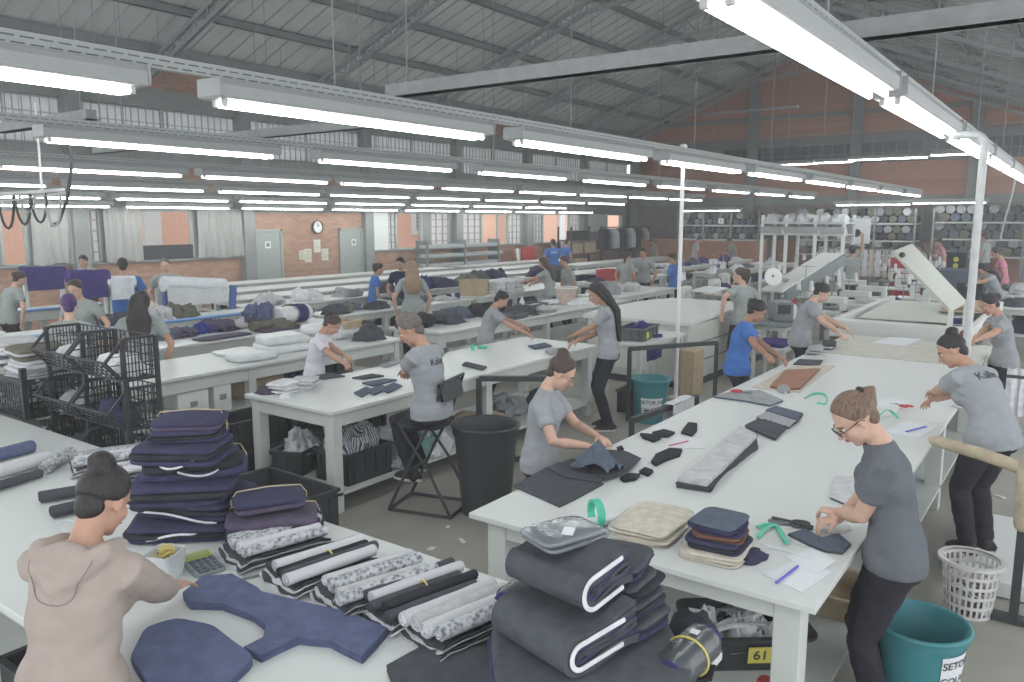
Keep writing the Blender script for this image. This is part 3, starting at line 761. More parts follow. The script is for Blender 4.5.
# --- posts that bring cables down
m = MB(); p = atY(681, 230, 4.35); m.tube((p.x, p.y, 0), (p.x, p.y, 3.36), .026, n=14); m.box((p.x, p.y, .01), (.16, .16, .02)); m.box((p.x, p.y, 3.3), (.07, .07, .1))
tag(m.build('cable_post', m_white, world=True), 'slim straight white post standing behind the long haired woman', 'post')
p = atX(976, 240, 7.25); m = MB(); zt = atX(979, 138, 7.25).z - .05
pts = [(p.x, p.y, .881), (p.x, p.y, zt)] + [(p.x, p.y + .08 * (1 - cos(a)), zt + .08 * sin(a)) for a in (radians(25), radians(50), radians(70), radians(90))] + [(p.x, p.y + .22, zt + .08)]
m.path(pts, .030, 14); m.lathe([(.07, .881), (.07, .893), (.035, .90)], c=(p.x, p.y, 0))
tag(m.build('cable_post', mat('grey_pipe', (182, 184, 184), rough=.4), world=True), 'thick pale grey post bent over at its top, right of the slanted panel', 'post')
# overhead pipe frame with hanging hoses, left
t = thing('hose_hanger', 'pale overhead pipe with looped dark hoses at the left edge', 'pipe frame', atD(40, 190, 8.0))
L0 = V(t.location); a = atD(-25, 196, 8.0) - L0; b = atD(66, 190, 8.0) - L0
m = MB(); m.tube(a, b, .022); m.tube(a + V((0, 0, -.09)), b + V((0, 0, -.03)), .012); m.build('pipe', mat('pale_metal', (176, 178, 176)), t)
m = MB(); q = atD(42, 190, 8.0) - L0; m.path([q, q + V((0, 0, .12)), q + V((0, -.03, 3.55 - L0.z))], .012, 8); m.build('drop_rod', m_white, t)
q = atD(66, 190, 8.0) - L0
m = MB(); m.path([q + V((0, 0, .55)), q + V((.05, -.08, .3)), q + V((.02, -.03, .05)), q + V((0, 0, -.1)), q + V((-.05, .1, -.32)), q + V((-.1, .16, -.36))], .016, 8); m.build('cable', m_dark, t)
for i, (px, lw, dp, mm) in enumerate([(5, .13, .36, 0), (22, .10, .32, 0), (38, .1, .3, 0), (27, .05, .2, 1), (52, .16, .34, 1)]):
    q = atD(px - 8, 193, 8.0) - L0; e = atD(px + 8, 192, 8.0) - L0; m = MB()
    m.path([q.lerp(e, .5 - .5 * cos(pi * s_ / 10)) + V((0, 0, -dp * sin(pi * s_ / 10))) for s_ in range(11)], .013, 8); m.build('hose', [m_dark, m_steel][mm], t)
# ================================================================ CLOTH AND FURNITURE KIT
m_tab = mat('table_white', (205, 208, 206), rough=.35, var=.015, scale=2, spec=.4)
m_leg = mat('table_leg_white', (196, 200, 196), rough=.5, var=.03, scale=4)
m_navy = cloth('cloth_navy', (62, 62, 86)); m_char = cloth('cloth_charcoal', (76, 78, 84)); m_blue = cloth('cloth_blue', (92, 99, 128)); m_black = cloth('cloth_black', (52, 52, 58))
m_wht = cloth('cloth_white', (212, 212, 216)); m_gry = cloth('cloth_grey', (150, 152, 156)); m_bei = cloth('cloth_beige', (198, 190, 178)); m_brown = cloth('cloth_brown', (120, 88, 76)); m_pur = cloth('cloth_purple', (68, 58, 112))
m_lgry = cloth('cloth_lightgrey', (186, 186, 188)); m_slate = cloth('cloth_slate', (88, 96, 110)); m_royal = cloth('cloth_royal', (58, 70, 140)); m_plum = cloth('cloth_plum', (86, 78, 96)); m_olive = cloth('cloth_olive', (104, 102, 90))
m_str = mat('cloth_stripe', (84, 84, 92), c2=(196, 196, 202), rough=.9, kind='stripe', scale=14)
m_strf = mat('cloth_finestripe', (176, 176, 180), c2=(214, 214, 218), rough=.9, kind='stripe', scale=40)
m_snake = mat('cloth_snake', (110, 112, 118), c2=(190, 192, 196), rough=.8, kind='snake', scale=55)
m_string = mat('string', (205, 190, 150), rough=.8); m_rubber = mat('rubber_yellow', (206, 190, 110), rough=.6)
m_crate = mat('crate_black', (56, 57, 60), rough=.5, var=.1); m_crateg = mat('crate_grey', (84, 88, 90), rough=.5)
m_card = mat('cardboard', (176, 158, 132), rough=.9); m_paper = mat('paper', (216, 218, 222), rough=.8, var=.02); m_metal = mat('frame_metal_dark', (58, 60, 62), rough=.5, var=.08)
m_plast = mat('film_white', (205, 208, 212), rough=.25, spec=.6, var=.06); m_label = mat('label_yellow', (196, 188, 90), rough=.7); m_teal = mat('bin_teal', (64, 128, 136), rough=.4, var=.04); m_green = mat('tape_green', (80, 190, 160), rough=.4)
CLOTHS = {'navy': m_navy, 'charcoal': m_char, 'blue': m_blue, 'black': m_black, 'white': m_wht, 'grey': m_gry, 'beige': m_bei, 'brown': m_brown, 'purple': m_pur, 'light grey': m_lgry, 'slate': m_slate, 'royal blue': m_royal, 'plum': m_plum, 'olive': m_olive, 'striped': m_str}
def smooth_pts(pts, n=6):
    pts = [V(p) for p in pts]; out = []
    for i in range(len(pts) - 1):
        p0, p1, p2, p3 = pts[max(0, i - 1)], pts[i], pts[i + 1], pts[min(len(pts) - 1, i + 2)]
        for k in range(n):
            t = k / n; out.append(.5 * ((2 * p1) + (p2 - p0) * t + (2 * p0 - 5 * p1 + 4 * p2 - p3) * t * t + (3 * p1 - p0 - 3 * p2 + p3) * t ** 3))
    return out + [pts[-1]]
def table(label, x0, y0, x1, y1, z=.88, legs=None, apron=.11, shelf=None, legw=.085, th=.03, group=None, inset=.03, name='cutting_table', cat='table', top=None, nx=2):
    c = V(((x0 + x1) / 2, (y0 + y1) / 2, 0)); t = thing(name, label, cat, c, 0, group); w, d = x1 - x0, y1 - y0
    b = MB(); b.box((0, 0, z - th / 2), (w, d, th)); b.build('tabletop', top or m_tab, t, smooth=0, bevel=.004)
    a = MB(); i = inset + .012
    for s in (-1, 1):
        a.box((0, s * (d / 2 - i - .015), z - th - apron / 2), (w - 2 * i, .03, apron)); a.box((s * (w / 2 - i - .015), 0, z - th - apron / 2), (.03, d - 2 * i, apron))
    a.build('apron', m_leg, t, smooth=0)
    for k in range(nx):
        for s in (-1, 1):
            g = MB(); xx = -w / 2 + inset + legw / 2 + (w - 2 * inset - legw) * k / (nx - 1)
            g.box((xx, s * (d / 2 - inset - legw / 2), (z - th) / 2), (legw, legw, z - th)); g.build('leg', m_leg, t, smooth=0, bevel=.006)
    if shelf:
        g = MB(); g.box((0, 0, shelf), (w - 2 * inset, d - 2 * inset, .025)); g.build('lower_shelf', m_leg, t, smooth=0)
    return t
def rr(w, d, r, n=5):
    out = []
    for cx, cy, a0 in ((w / 2 - r, d / 2 - r, 0), (-w / 2 + r, d / 2 - r, 90), (-w / 2 + r, -d / 2 + r, 180), (w / 2 - r, -d / 2 + r, 270)):
        for k in range(n): a = radians(a0 + 90 * k / (n - 1)); out.append((cx + r * cos(a), cy + r * sin(a)))
    return out
def slab(mb, w, d, th, z0, seed=0, dome=.0, mi=None, off=(0, 0), rz=0, n=22, fold=True):
    """one folded garment: soft rounded slab with bulging sides and uneven surface"""
    ps = []
    for k in range(n):
        a = 2 * pi * k / n; e = .35
        cx, cy = abs(cos(a)) ** e * (1 if cos(a) >= 0 else -1), abs(sin(a)) ** e * (1 if sin(a) >= 0 else -1)
        j = 1 + .045 * nz(cx * 2 + seed * 3.1, cy * 2 + seed, seed)
        ps.append((cx * w / 2 * j, cy * d / 2 * j))
    c, s = cos(rz), sin(rz)
    def P(x, y, z):
        z += dome * (1 - (2 * x / w) ** 2 * .7 - (2 * y / d) ** 2 * .3) + .25 * th * nz(x * 7 + seed, y * 7, seed * 2.3)
        return V((off[0] + x * c - y * s, off[1] + x * s + y * c, z))
    rs = []
    for f, zz in ((.93, 0), (1.0, .18), (1.015, .5), (1.0, .82), (.93, 1.0), (.6, 1.03), (.25, 1.04)):
        rs.append([P(x * f, y * f, z0 + th * zz) for x, y in ps])
    mb.rings(rs, mi); return mb
def string_round(w, d, z0, z1, axis='x', off=0, r=.0026):
    w *= .965; d *= .965
    m = MB()
    if axis == 'x': pts = [(off, -d / 2 - .006, z0 + .01), (off, -d / 2 - .008, (z0 + z1) / 2), (off, -d / 2 + .02, z1 + .006), (off + .01, 0, z1 + .012), (off, d / 2 - .02, z1 + .006), (off, d / 2 + .008, (z0 + z1) / 2), (off, d / 2 + .006, z0 + .01)]
    else: pts = [(-w / 2 - .006, off, z0 + .01), (-w / 2 - .008, off, (z0 + z1) / 2), (-w / 2 + .02, off, z1 + .006), (0, off + .01, z1 + .012), (w / 2 - .02, off, z1 + .006), (w / 2 + .008, off, (z0 + z1) / 2), (w / 2 + .006, off, z0 + .01)]
    m.path(pts, r, 6); return m
def folded_stack(name, label, cat, loc, rz, w, d, h, n, mats, group=None, string=None, seed=1, dome=.01, jit=.012):
    """folded cloth bundle: n folded layers in one tied bundle"""
    t = thing(name, label, cat, loc, rz, group); random.seed(seed); mb = MB(); th = h / n
    for k in range(n):
        slab(mb, w * random.uniform(.94, 1.02), d * random.uniform(.94, 1.02), th * 1.12, k * th, seed + k * 1.7, dome * k / n, mi=k % len(mats), off=(random.uniform(-jit, jit), random.uniform(-jit, jit)), rz=random.uniform(-.05, .05))
    mb.build('folded_cloth', mats, t, smooth=50)
    if string: string_round(w * 1.02, d * 1.02, 0, h + dome, string).build('tie_string', m_string, t)
    return t
def heap(mb, w, d, h, seed, mi=None, off=(0, 0, 0), nu=26, nv=9, rough=1.0):
    """crumpled garment: low dome broken into folds"""
    q = seed * 7.31
    def fn(dv):
        e = (abs(dv.x) ** 2.8 + abs(dv.y) ** 2.8 + abs(dv.z) ** 2.8) ** (-1 / 2.8)
        p = V((dv.x, dv.y, dv.z)) * 1.9 + V((q, -q, q * .5)); w_ = V((nz(p.x, p.y, p.z), nz(p.y + 9, p.z, p.x), nz(p.z - 7, p.x, p.y))) * .7
        p2 = p * 1.5 + w_; a = abs(nz(p2.x, p2.y, p2.z)); b2 = abs(nz(p2.x * 2.3, p2.y * 2.3 + 5, p2.z * 2.3)); c3 = abs(nz(p2.x * 5, p2.y * 5, p2.z * 5 + 3)); c = nz(p.x * .6, p.y * .6, p.z * .6)
        return e * .92 + rough * (.30 * c + .42 * (.22 - a) + .30 * (.2 - b2) + .14 * (.2 - c3))
    o = len(mb.v); mb.ball((off[0], off[1], off[2]), (w / 2, d / 2, h), nu=nu, nv=nv, mi=mi, fn=fn)
    for i in range(o, len(mb.v)):
        p = mb.v[i]
        if p[2] < off[2] + .002: mb.v[i] = (p[0], p[1], off[2] + .002)
    return mb
def garment(label, loc, w, d, h, m_, seed, rz=0, name='crumpled_garment', cat='garment', group=None, m2=None, rough=1.0, n=26):
    mb = MB(); heap(mb, w, d, h, seed, nu=n, nv=max(6, n // 3), rough=rough)
    o = mb.build(name, m_, smooth=60); o.location = loc; o.rotation_euler = (0, 0, rz); tag(o, label, cat, group)
    return o
def roll(mb, p, q, r, seed=0, mi=None, n=18, k=9, sag=.0, endmi=None):
    """rolled cloth, slightly flattened and uneven"""
    p, q = V(p), V(q); pts = []; rs = []
    for i in range(k + 1):
        u = i / k; e = p.lerp(q, u); j = 1 + .10 * nz(u * 4 + seed, seed); pts.append(e); rs.append((r * j, r * j * .9))
    mb.path(pts, rs, n, mi)
    d = (q - p).normalized(); _, s, u_ = frame_from(d)
    for e, sg in ((p, -1), (q, 1)):
        sp = [e + d * sg * .004 + (s * cos(a) + u_ * sin(a)) * (r * .86 * a / (5 * pi)) for a in [5 * pi * t / 28 for t in range(1, 29)]]
        mb.path(sp, .004 if r > .03 else .0025, 4, mi if endmi is None else endmi)
    return mb
def poly_stack(name, label, cat, pts, z, th, mats, n=6, group=None, seed=3, sub=.05, jit=.006, soft=False):
    """pile of identical cut pieces: outline pts (world xy) repeated n times"""
    pts = [V((p[0], p[1], 0)) for p in pts]; den = []
    for i in range(len(pts)):
        a, b = pts[i], pts[(i + 1) % len(pts)]; k = max(1, int((b - a).length / sub))
        den += [a.lerp(b, j / k) for j in range(k)]
    # round the corners a little
    for _ in range(1 if soft else 0): den = [(den[i - 1] + den[i] * 2 + den[(i + 1) % len(den)]) / 4 for i in range(len(den))]
    c = sum(den, V((0, 0, 0))) / len(den); mb = MB(); lt = th / n
    for k in range(n):
        o = V((jit * nz(k * 3.7, seed), jit * nz(seed, k * 2.9), 0))
        poly = [(p.x - c.x + o.x + jit * .8 * nz(p.x * 6, p.y * 6, k + seed), p.y - c.y + o.y + jit * .8 * nz(p.y * 6, p.x * 6, k - seed)) for p in den]
        mb.prism(poly, k * lt, (k + 1) * lt - .0006, mi=0 if k < n - 1 else len(mats) - 1)
    o = mb.build(name, mats, smooth=0); o.location = (c.x, c.y, z); return tag(o, label, cat, group)
def pxpoly(pp, z): return [at(a, b, z) for a, b in pp]
def crate(label, loc, rz, w, d, h, m_=None, group=None, open_top=True, ribs=True, name='plastic_crate', cat='crate', lab=None, grid=False):
    m_ = m_ or m_crate; t = thing(name, label, cat, loc, rz, group); b = MB(); th = .012
    b.box((0, 0, .012), (w - .02, d - .02, .014))
    if not grid:
        for s in (-1, 1): b.box((0, s * (d / 2 - th / 2), h / 2), (w, th, h)); b.box((s * (w / 2 - th / 2), 0, h / 2), (th, d, h))
        if ribs:
            for s in (-1, 1):
                for q in range(4): xx = -w / 2 + w * (q + .5) / 4; b.box((xx, s * (d / 2 + .005), h * .45), (.012, .014, h * .85))
                for q in range(3): yy = -d / 2 + d * (q + .5) / 3; b.box((s * (w / 2 + .005), yy, h * .45), (.014, .012, h * .85))
    else:
        nx, ny, nzz = max(4, int(w / .035)), max(4, int(d / .035)), max(3, int(h / .035))
        for s in (-1, 1):
            for q in range(nx + 1): b.box((-w / 2 + w * q / nx, s * d / 2, h / 2), (.007, .006, h))
            for q in range(ny + 1): b.box((s * w / 2, -d / 2 + d * q / ny, h / 2), (.006, .007, h))
            for q in range(nzz): zz = h * (q + .5) / nzz; b.box((0, s * d / 2, zz), (w, .006, .007)); b.box((s * w / 2, 0, zz), (.006, d, .007))
    b.build('body', m_, t, smooth=0)
    r = MB()
    for s in (-1, 1): r.box((0, s * (d / 2), h), (w + .03, .035, .025)); r.box((s * (w / 2), 0, h), (.035, d + .03, .025))
    r.build('rim', m_, t, smooth=0, bevel=.004)
    if lab:
        q = MB(); s_ = lab.get('side', -1); q.box((lab.get('x', 0), s_ * (d / 2 + .012), h * .5), (lab.get('w', .1), .004, lab.get('h', .08)))
        q.build('label_card', lab.get('m', m_paper), t, smooth=0)
    return t
def place_text(parent, txt, size, loc, normal_yaw, m_, tiltx=90):
    """lettering as a part of its thing, standing on a surface that faces normal_yaw (local)"""
    tm = text_mesh(txt, size, .0006, bold=True)
    R = Rz(normal_yaw + pi / 2) @ Matrix.Rotation(radians(tiltx), 4, 'X')
    tm.v = [tuple(V(loc) + (R @ V(p))) for p in tm.v]
    return tm.build('lettering', m_, parent, smooth=0)
def text_on_cyl(parent, txt, size, r, z, ang, m_, rfun=None):
    tm = text_mesh(txt, size, 0.0, bold=True)
    tm.v = [tuple(((r if rfun is None else rfun(z + v[1])) * cos(ang + v[0] / r), (r if rfun is None else rfun(z + v[1])) * sin(ang + v[0] / r), z + v[1])) for v in tm.v]
    return tm.build('lettering', m_, parent, smooth=0)
# ================================================================ NEAREST CUTTING TABLE (right)
TZ = .88
def P(px, py, z=TZ): return at(px, py, z)
def mid(*pp):
    q = [V(p) for p in pp]; return sum(q, V((0, 0, 0))) / len(q)
table('long white cutting table nearest the camera on the right, with women on both sides', 3.07, .74, 9.35, 2.5, legs=True, apron=.10, shelf=.20, legw=.115, nx=4, inset=.07)
T2 = TZ + .001
# dark cut pieces in front of the woman with gold glasses
poly_stack('fabric_piece', 'charcoal cut panel nearest the table corner, before the woman with gold glasses', 'fabric', pxpoly([(513, 487), (548, 468), (604, 485), (560, 508)], TZ), T2, .008, [m_char], 3)
poly_stack('fabric_piece', 'charcoal cut panel lying under the hands of the woman with gold glasses', 'fabric', pxpoly([(546, 470), (572, 461), (600, 466), (612, 474), (600, 485), (566, 480)], TZ), T2 + .009, .008, [m_char], 3)
poly_stack('fabric_piece', 'charcoal cut panel right of the handled cloth on the table', 'fabric', pxpoly([(586, 462), (606, 453), (626, 455), (641, 462), (628, 474), (608, 483), (592, 478)], TZ), T2 + .018, .008, [m_char], 3)
g = MB(); c = P(598, 468, TZ + .03)
g.sheet(lambda u, v: V((c.x + (u - .5) * .22, c.y + (v - .5) * .26, TZ + .035 + .16 * math.exp(-((u - .35) ** 2 * 9 + (v - .45) ** 2 * 6)) + .016 * sin(u * 17 + v * 7) + .012 * nz(u * 6, v * 6, 4))), 22, 22, .004)
tag(g.build('fabric_piece', m_slate, world=True, smooth=60), 'slate cloth piece pulled up into folds by the woman with gold glasses', 'fabric')
# green tape roll with white core
t = thing('tape_roll', 'green ringed roll with white core on the near left of the table', 'tape roll', P(596, 527)); R = Rz(radians(-35)) @ Matrix.Rotation(radians(90), 4, 'Y')
b = MB(); b.M = Tr(0, 0, .072) @ R; b.lathe([(.056, -.018), (.072, -.018), (.072, .018), (.056, .018), (.056, -.018)], n=28); b.build('ring', m_green, t)
b = MB(); b.M = Tr(.03, -.02, .026) @ R; b.lathe([(.0005, -.085), (.026, -.085), (.026, .085), (.0005, .085)], n=18); b.build('core', m_paper, t)
# stacks
folded_stack('folded_fabric_stack', 'stack of beige cloth squares left of the dark folded garments', 'fabric stack', P(653, 530), radians(4), .42, .30, .065, 9, [m_bei, mat('cloth_cream', (206, 200, 188), rough=.9)], seed=5, jit=.018)
cs = P(719, 551)
folded_stack('folded_fabric_stack', 'low pale cloth packet underneath the dark folded garments', 'fabric stack', cs, radians(6), .34, .28, .035, 4, [m_bei], seed=8)
def on_stack(k, name, label, z, w, d, h, n, mats, sd, rz=4, dx=0, dy=0): return folded_stack(name, label, 'garment', cs + V((dx, dy, z)), radians(rz), w, d, h, n, mats, 'dark folded garments on the near table', seed=sd, jit=.015)
on_stack(0, 'folded_garment', 'dark navy folded garment at the bottom of the pile beside the beige squares', .033, .28, .25, .05, 3, [m_navy, m_black], 11)
on_stack(1, 'folded_garment', 'brown folded garment layered in the middle of the pile beside the beige squares', .086, .24, .22, .034, 4, [m_brown, mat('cloth_cream', (206, 200, 188)), m_brown, m_navy], 12, 12)
on_stack(2, 'folded_garment', 'slate blue folded garment topmost of the pile beside the beige squares', .123, .25, .22, .04, 3, [m_navy, m_navy, m_slate], 13, -4)
garment('loose dark sleeve hanging off the right side of the folded pile', P(748, 558), .20, .14, .035, m_navy, 4, radians(-20))
m = MB(); q = [P(*p, TZ + .012) for p in [(757, 527), (767, 524), (777, 527), (783, 536), (787, 543)]]
q = smooth_pts(q); m.path(q, [(.012, .006)] * len(q), 8); m.path([P(758, 537, TZ + .012), P(766, 527, TZ + .03), P(776, 524, TZ + .012)], [(.010, .005)] * 3, 8)
tag(m.build('ribbon', m_green, world=True), 'green ribbon strip lying beside the dark folded pile', 'ribbon')
# scissors
def scissors(label, a, b_, grip=None, op=.0):
    """a = point end, b_ = handle end (world points)"""
    t = thing('scissors', label, 'scissors', (a + b_) / 2); o = V(t.location); d = (b_ - a); L = d.length; d.normalize(); s = V((0, 0, 1)).cross(d)
    for sg in (1, -1):
        m = MB(); m.bar(a - o + s * sg * op + V((0, 0, .008)), a - o + d * L * .55 + s * sg * .006 + V((0, 0, .008)), .014, .004); m.build('blade', mat('scissor_steel', (150, 152, 154), rough=.3, metal=.7), t)
        m = MB(); c = a - o + d * L * .82 + s * sg * .026 + V((0, 0, .01)); m.path([c + d * (.040 * cos(k)) + s * (.021 * sin(k)) for k in [2 * pi * i / 14 for i in range(14)]], .006, 6, closed=True)
        m.path([a - o + d * L * .52 + s * sg * -.004 + V((0, 0, .01)), a - o + d * L * .66 + s * sg * .016 + V((0, 0, .01))], .006, 6); m.build('handle', grip or m_dark, t)
    return t
scissors('dark handled scissors beside the green ribbon, pointing left', P(768, 522, TZ + .004), P(808, 527, TZ + .004), op=.012)
m = MB(); m.tube(P(772, 518, TZ + .012), P(800, 524, TZ + .012), .010, n=10); m.tube(P(800, 524, TZ + .012), P(812, 528, TZ + .012), .014, n=10)
tag(m.build('rotary_tool', m_dark, world=True), 'dark hand tool lying above the scissors on the near table', 'tool')
poly_stack('fabric_piece', 'dark grey cut piece between the scissors and the ponytailed woman', 'fabric', pxpoly([(788, 536), (806, 531), (822, 540), (838, 536), (851, 546), (842, 555), (826, 553), (812, 548)], TZ), T2, .014, [m_char, m_slate], 4)
for k, (pp, lab) in enumerate([([(764, 575), (800, 558), (832, 573), (802, 593)], 'white sheet with a blue pen on it at the near table corner'), ([(786, 558), (812, 548), (836, 562), (815, 575)], 'white paper sheet just behind the sheet holding the blue pen')]):
    poly_stack('paper_sheet', lab, 'paper', pxpoly(pp, TZ), T2 + .001 * k, .002, [m_paper], 1, sub=.5, jit=0)
m = MB(); m.tube(P(777, 582, TZ + .009), P(798, 566, TZ + .009), .005, n=8); m.tube(P(776, 582.6, TZ + .009), P(782, 578, TZ + .009), .0056, n=8)
tag(m.build('pen', mat('pen_blue', (90, 90, 190), rough=.4), world=True), 'blue pen on the white sheet at the near corner', 'pen')
for k, (pa, pb, pc, lab) in enumerate([((764, 546), (786, 549), (806, 560), 'curved white paper strip left of the dark grey cut piece'), ((790, 541), (808, 546), (830, 560), 'curved white paper strip running under the dark grey cut piece')]):
    m = MB(); a, b_, c_ = P(*pa), P(*pb), P(*pc)
    m.sheet(lambda u, v: (a * (1 - u) ** 2 + b_ * 2 * u * (1 - u) + c_ * u * u) + V((.03 * (v - .5), .05 * (v - .5), .004 + .001 * k)), 12, 2, .002)
    tag(m.build('paper_strip', m_paper, world=True), lab, 'paper')
# long folded strip
poly_stack('fabric_strip', 'dark grey cloth strip lying under the long pale strip', 'fabric', pxpoly([(676, 488), (700, 470), (738, 440), (757, 438), (758, 449), (735, 467), (722, 476), (711, 493)], TZ), T2, .03, [m_char, m_slate, m_char], 6, jit=.012)
poly_stack('fabric_strip', 'long pale grey cloth strip in the middle of the near table', 'fabric', pxpoly([(678, 482), (741, 429), (757, 438), (707, 487)], TZ + .03), T2 + .031, .022, [m_lgry, m_char, m_lgry], 4, jit=.006)
# striped stack
for k, (pp, mm, lab) in enumerate([([(745, 428), (762, 419), (788, 428), (775, 441)], m_char, 'charcoal'), ([(756, 420), (768, 414), (798, 423), (789, 430)], m_str, 'striped'), ([(766, 414), (776, 410), (803, 417), (797, 424)], m_slate, 'slate')]):
    poly_stack('fabric_piece', lab + ' cut piece in the small fanned stack behind the long pale strip', 'fabric', pxpoly(pp, TZ), T2 + .007 * k, .02, [m_char, mm], 4, jit=.012)
for k, (pp, lab) in enumerate([([(640, 435), (652, 436), (661, 440), (654, 443), (643, 439)], 'small dark offcut farthest left in the group by the pink pencil'), ([(652, 434), (664, 431), (675, 434), (668, 438), (656, 438)], 'small dark offcut directly left of the pink pencil sheet'), ([(681, 434), (688, 424), (697, 425), (697, 431), (692, 437)], 'small dark offcut above the pink pencil sheet'), ([(651, 463), (656, 456), (670, 450), (682, 451), (680, 457), (665, 462), (656, 467)], 'dark offcut in front of the pink pencil sheet'), ([(620, 480), (628, 476), (640, 477), (636, 481), (624, 483)], 'tiny dark offcut beside the charcoal panel, leftmost one'), ([(639, 474), (645, 470), (653, 473), (648, 477)], 'tiny dark offcut beside the charcoal panel, right one'), ([(617, 450), (622, 448), (624, 451), (619, 452)], 'tiny black scrap behind the charcoal panels')]):
    poly_stack('fabric_offcut', lab, 'offcut', pxpoly(pp, TZ), T2, .02 if k > 3 else .016, [m_black], 3, sub=.03, jit=.006)
poly_stack('paper_sheet', 'white sheet with a pink pencil on it among dark offcuts', 'paper', pxpoly([(665, 448), (672, 437), (700, 438), (705, 449)], TZ), T2, .002, [m_paper], 1, sub=.5, jit=0)
m = MB(); m.tube(P(669, 445.5, TZ + .008), P(688, 441, TZ + .008), .005, n=8); tag(m.build('pencil', mat('pencil_pink', (206, 110, 120)), world=True), 'pink pencil on the white sheet among dark offcuts', 'pencil')
poly_stack('fabric_piece', 'grey cut cloth lying in front of the woman in blue', 'fabric', pxpoly([(714, 398), (733, 393), (760, 392), (783, 402), (770, 407), (745, 402), (728, 400)], TZ), T2, .018, [m_slate, m_gry], 4)
poly_stack('cutting_board', 'pale board under the brown leather by the woman in blue', 'board', pxpoly([(752, 388), (792, 367), (835, 366), (800, 393)], TZ), T2, .01, [m_bei], 1, sub=.5, jit=0)
poly_stack('leather_piece', 'brown leather pieces on the pale board by the woman in blue', 'leather', pxpoly([(770, 389), (785, 373), (820, 371), (800, 391), (785, 392)], TZ), T2 + .011, .02, [m_brown, mat('leather', (150, 104, 84), rough=.6)], 4)
garment('dark and white striped cloth crumpled at the edge of the brown leather', P(784, 391), .25, .12, .05, m_str, 9, radians(20))
scissors('small red handled scissors beside the grey cloth and the woman in blue', P(752, 394, TZ + .02), P(733, 391.5, TZ + .02), mat('grip_red', (190, 70, 80)))
def tape(label, pp, w=.012):
    m = MB(); q = [P(a, b_, TZ + z) for a, b_, z in pp]; q = smooth_pts(q); m.path(q, [(w, .004)] * len(q), 8); tag(m.build('ribbon', m_green, world=True), label, 'ribbon')
tape('green ribbon loop in the middle of the near table', [(805, 398, .004), (813, 394, .01), (823, 394, .06), (827, 399, .05), (825, 404, .008), (817, 403, .005)])
tape('green ribbon beside the paper patterns of the bending woman', [(878, 417, .004), (886, 410, .06), (892, 412, .03), (898, 418, .006)])
poly_stack('tablet', 'flat dark tablet lying near the grey shirted woman at the far left side', 'tablet', pxpoly([(793, 365), (799, 360), (823, 361), (819, 366.5)], TZ), T2, .012, [m_char], 1, sub=.5, jit=0)
for k, (px, py, mm, lab) in enumerate([(815, 352, m_str, 'striped folded cloth before the grey shirted woman at the far end'), (828, 347, m_char, 'dark folded cloth right beside the striped cloth at the far end')]):
    folded_stack('folded_fabric', lab, 'fabric', P(px, py), radians(10), .5, .16, .05, 3, [mm, m_lgry, mm], seed=20 + k)
for k, (pp, lab) in enumerate([([(884, 432), (905, 421), (937, 427), (918, 438)], 'white pattern paper with a pen at the right edge of the table'), ([(868, 404), (888, 397), (912, 403), (895, 413)], 'white pattern paper under the scissors of the bending woman'), ([(872, 343), (890, 337), (922, 339), (905, 346)], 'white sheet on the beige section of the far table end')]):
    poly_stack('paper_sheet', lab, 'paper', pxpoly(pp, TZ), T2, .003, [m_paper], 1, sub=.5, jit=0)
m = MB(); m.tube(P(906, 431.5, TZ + .01), P(926, 426.5, TZ + .01), .006, n=8); tag(m.build('pen', mat('pen_blue', (90, 90, 190)), world=True), 'blue pen on pattern paper at the right table edge', 'pen')
scissors('pink and black scissors held by the bending woman', P(893, 404, TZ + .02), P(909, 408, TZ + .03), mat('grip_red', (190, 70, 80)), op=.02)
poly_stack('fabric_piece', 'light grey folded sheet with a dark edge before the ponytailed woman', 'fabric', pxpoly([(830, 499), (836, 478), (861, 479), (870, 495), (850, 508)], TZ), T2, .014, [m_char, m_lgry], 3, jit=.003)
poly_stack('fabric_piece', 'grey cut piece under the hands of the ponytailed woman', 'fabric', pxpoly([(818, 531), (826, 520), (846, 521), (852, 531), (836, 536)], TZ), T2, .006, [m_lgry], 2)
# things on the lower shelf
SZ = .214
tr = thing("storage_tray", "black tray of white scraps with a yellow 61 card, under the near table", "tray", V((3.72, 1.24, SZ)), radians(-52))
b = MB(); pr = [(rr(.50, .32, .05), 0), (rr(.56, .38, .06), .17), (rr(.62, .44, .07), .175), (rr(.62, .44, .07), .19), (rr(.55, .37, .06), .188), (rr(.48, .30, .05), .015)]
b.rings([[V((x, y, z)) for x, y in p] for p, z in pr]); b.build('body', m_crate, tr)
M6 = Tr(.02, -.196, .10) @ Matrix.Rotation(radians(10), 4, 'X')
b = MB(); b.M = M6; b.box((0, 0, 0), (.12, .006, .09)); b.build('number_card', m_label, tr, smooth=0)
tm = text_mesh('61', .075, .0006, bold=True); tm.v = [tuple(M6 @ Tr(0, -.0045, 0) @ Matrix.Rotation(radians(90), 4, 'X') @ V(p)) for p in tm.v]; tm.build('lettering', m_dark, tr, smooth=0)
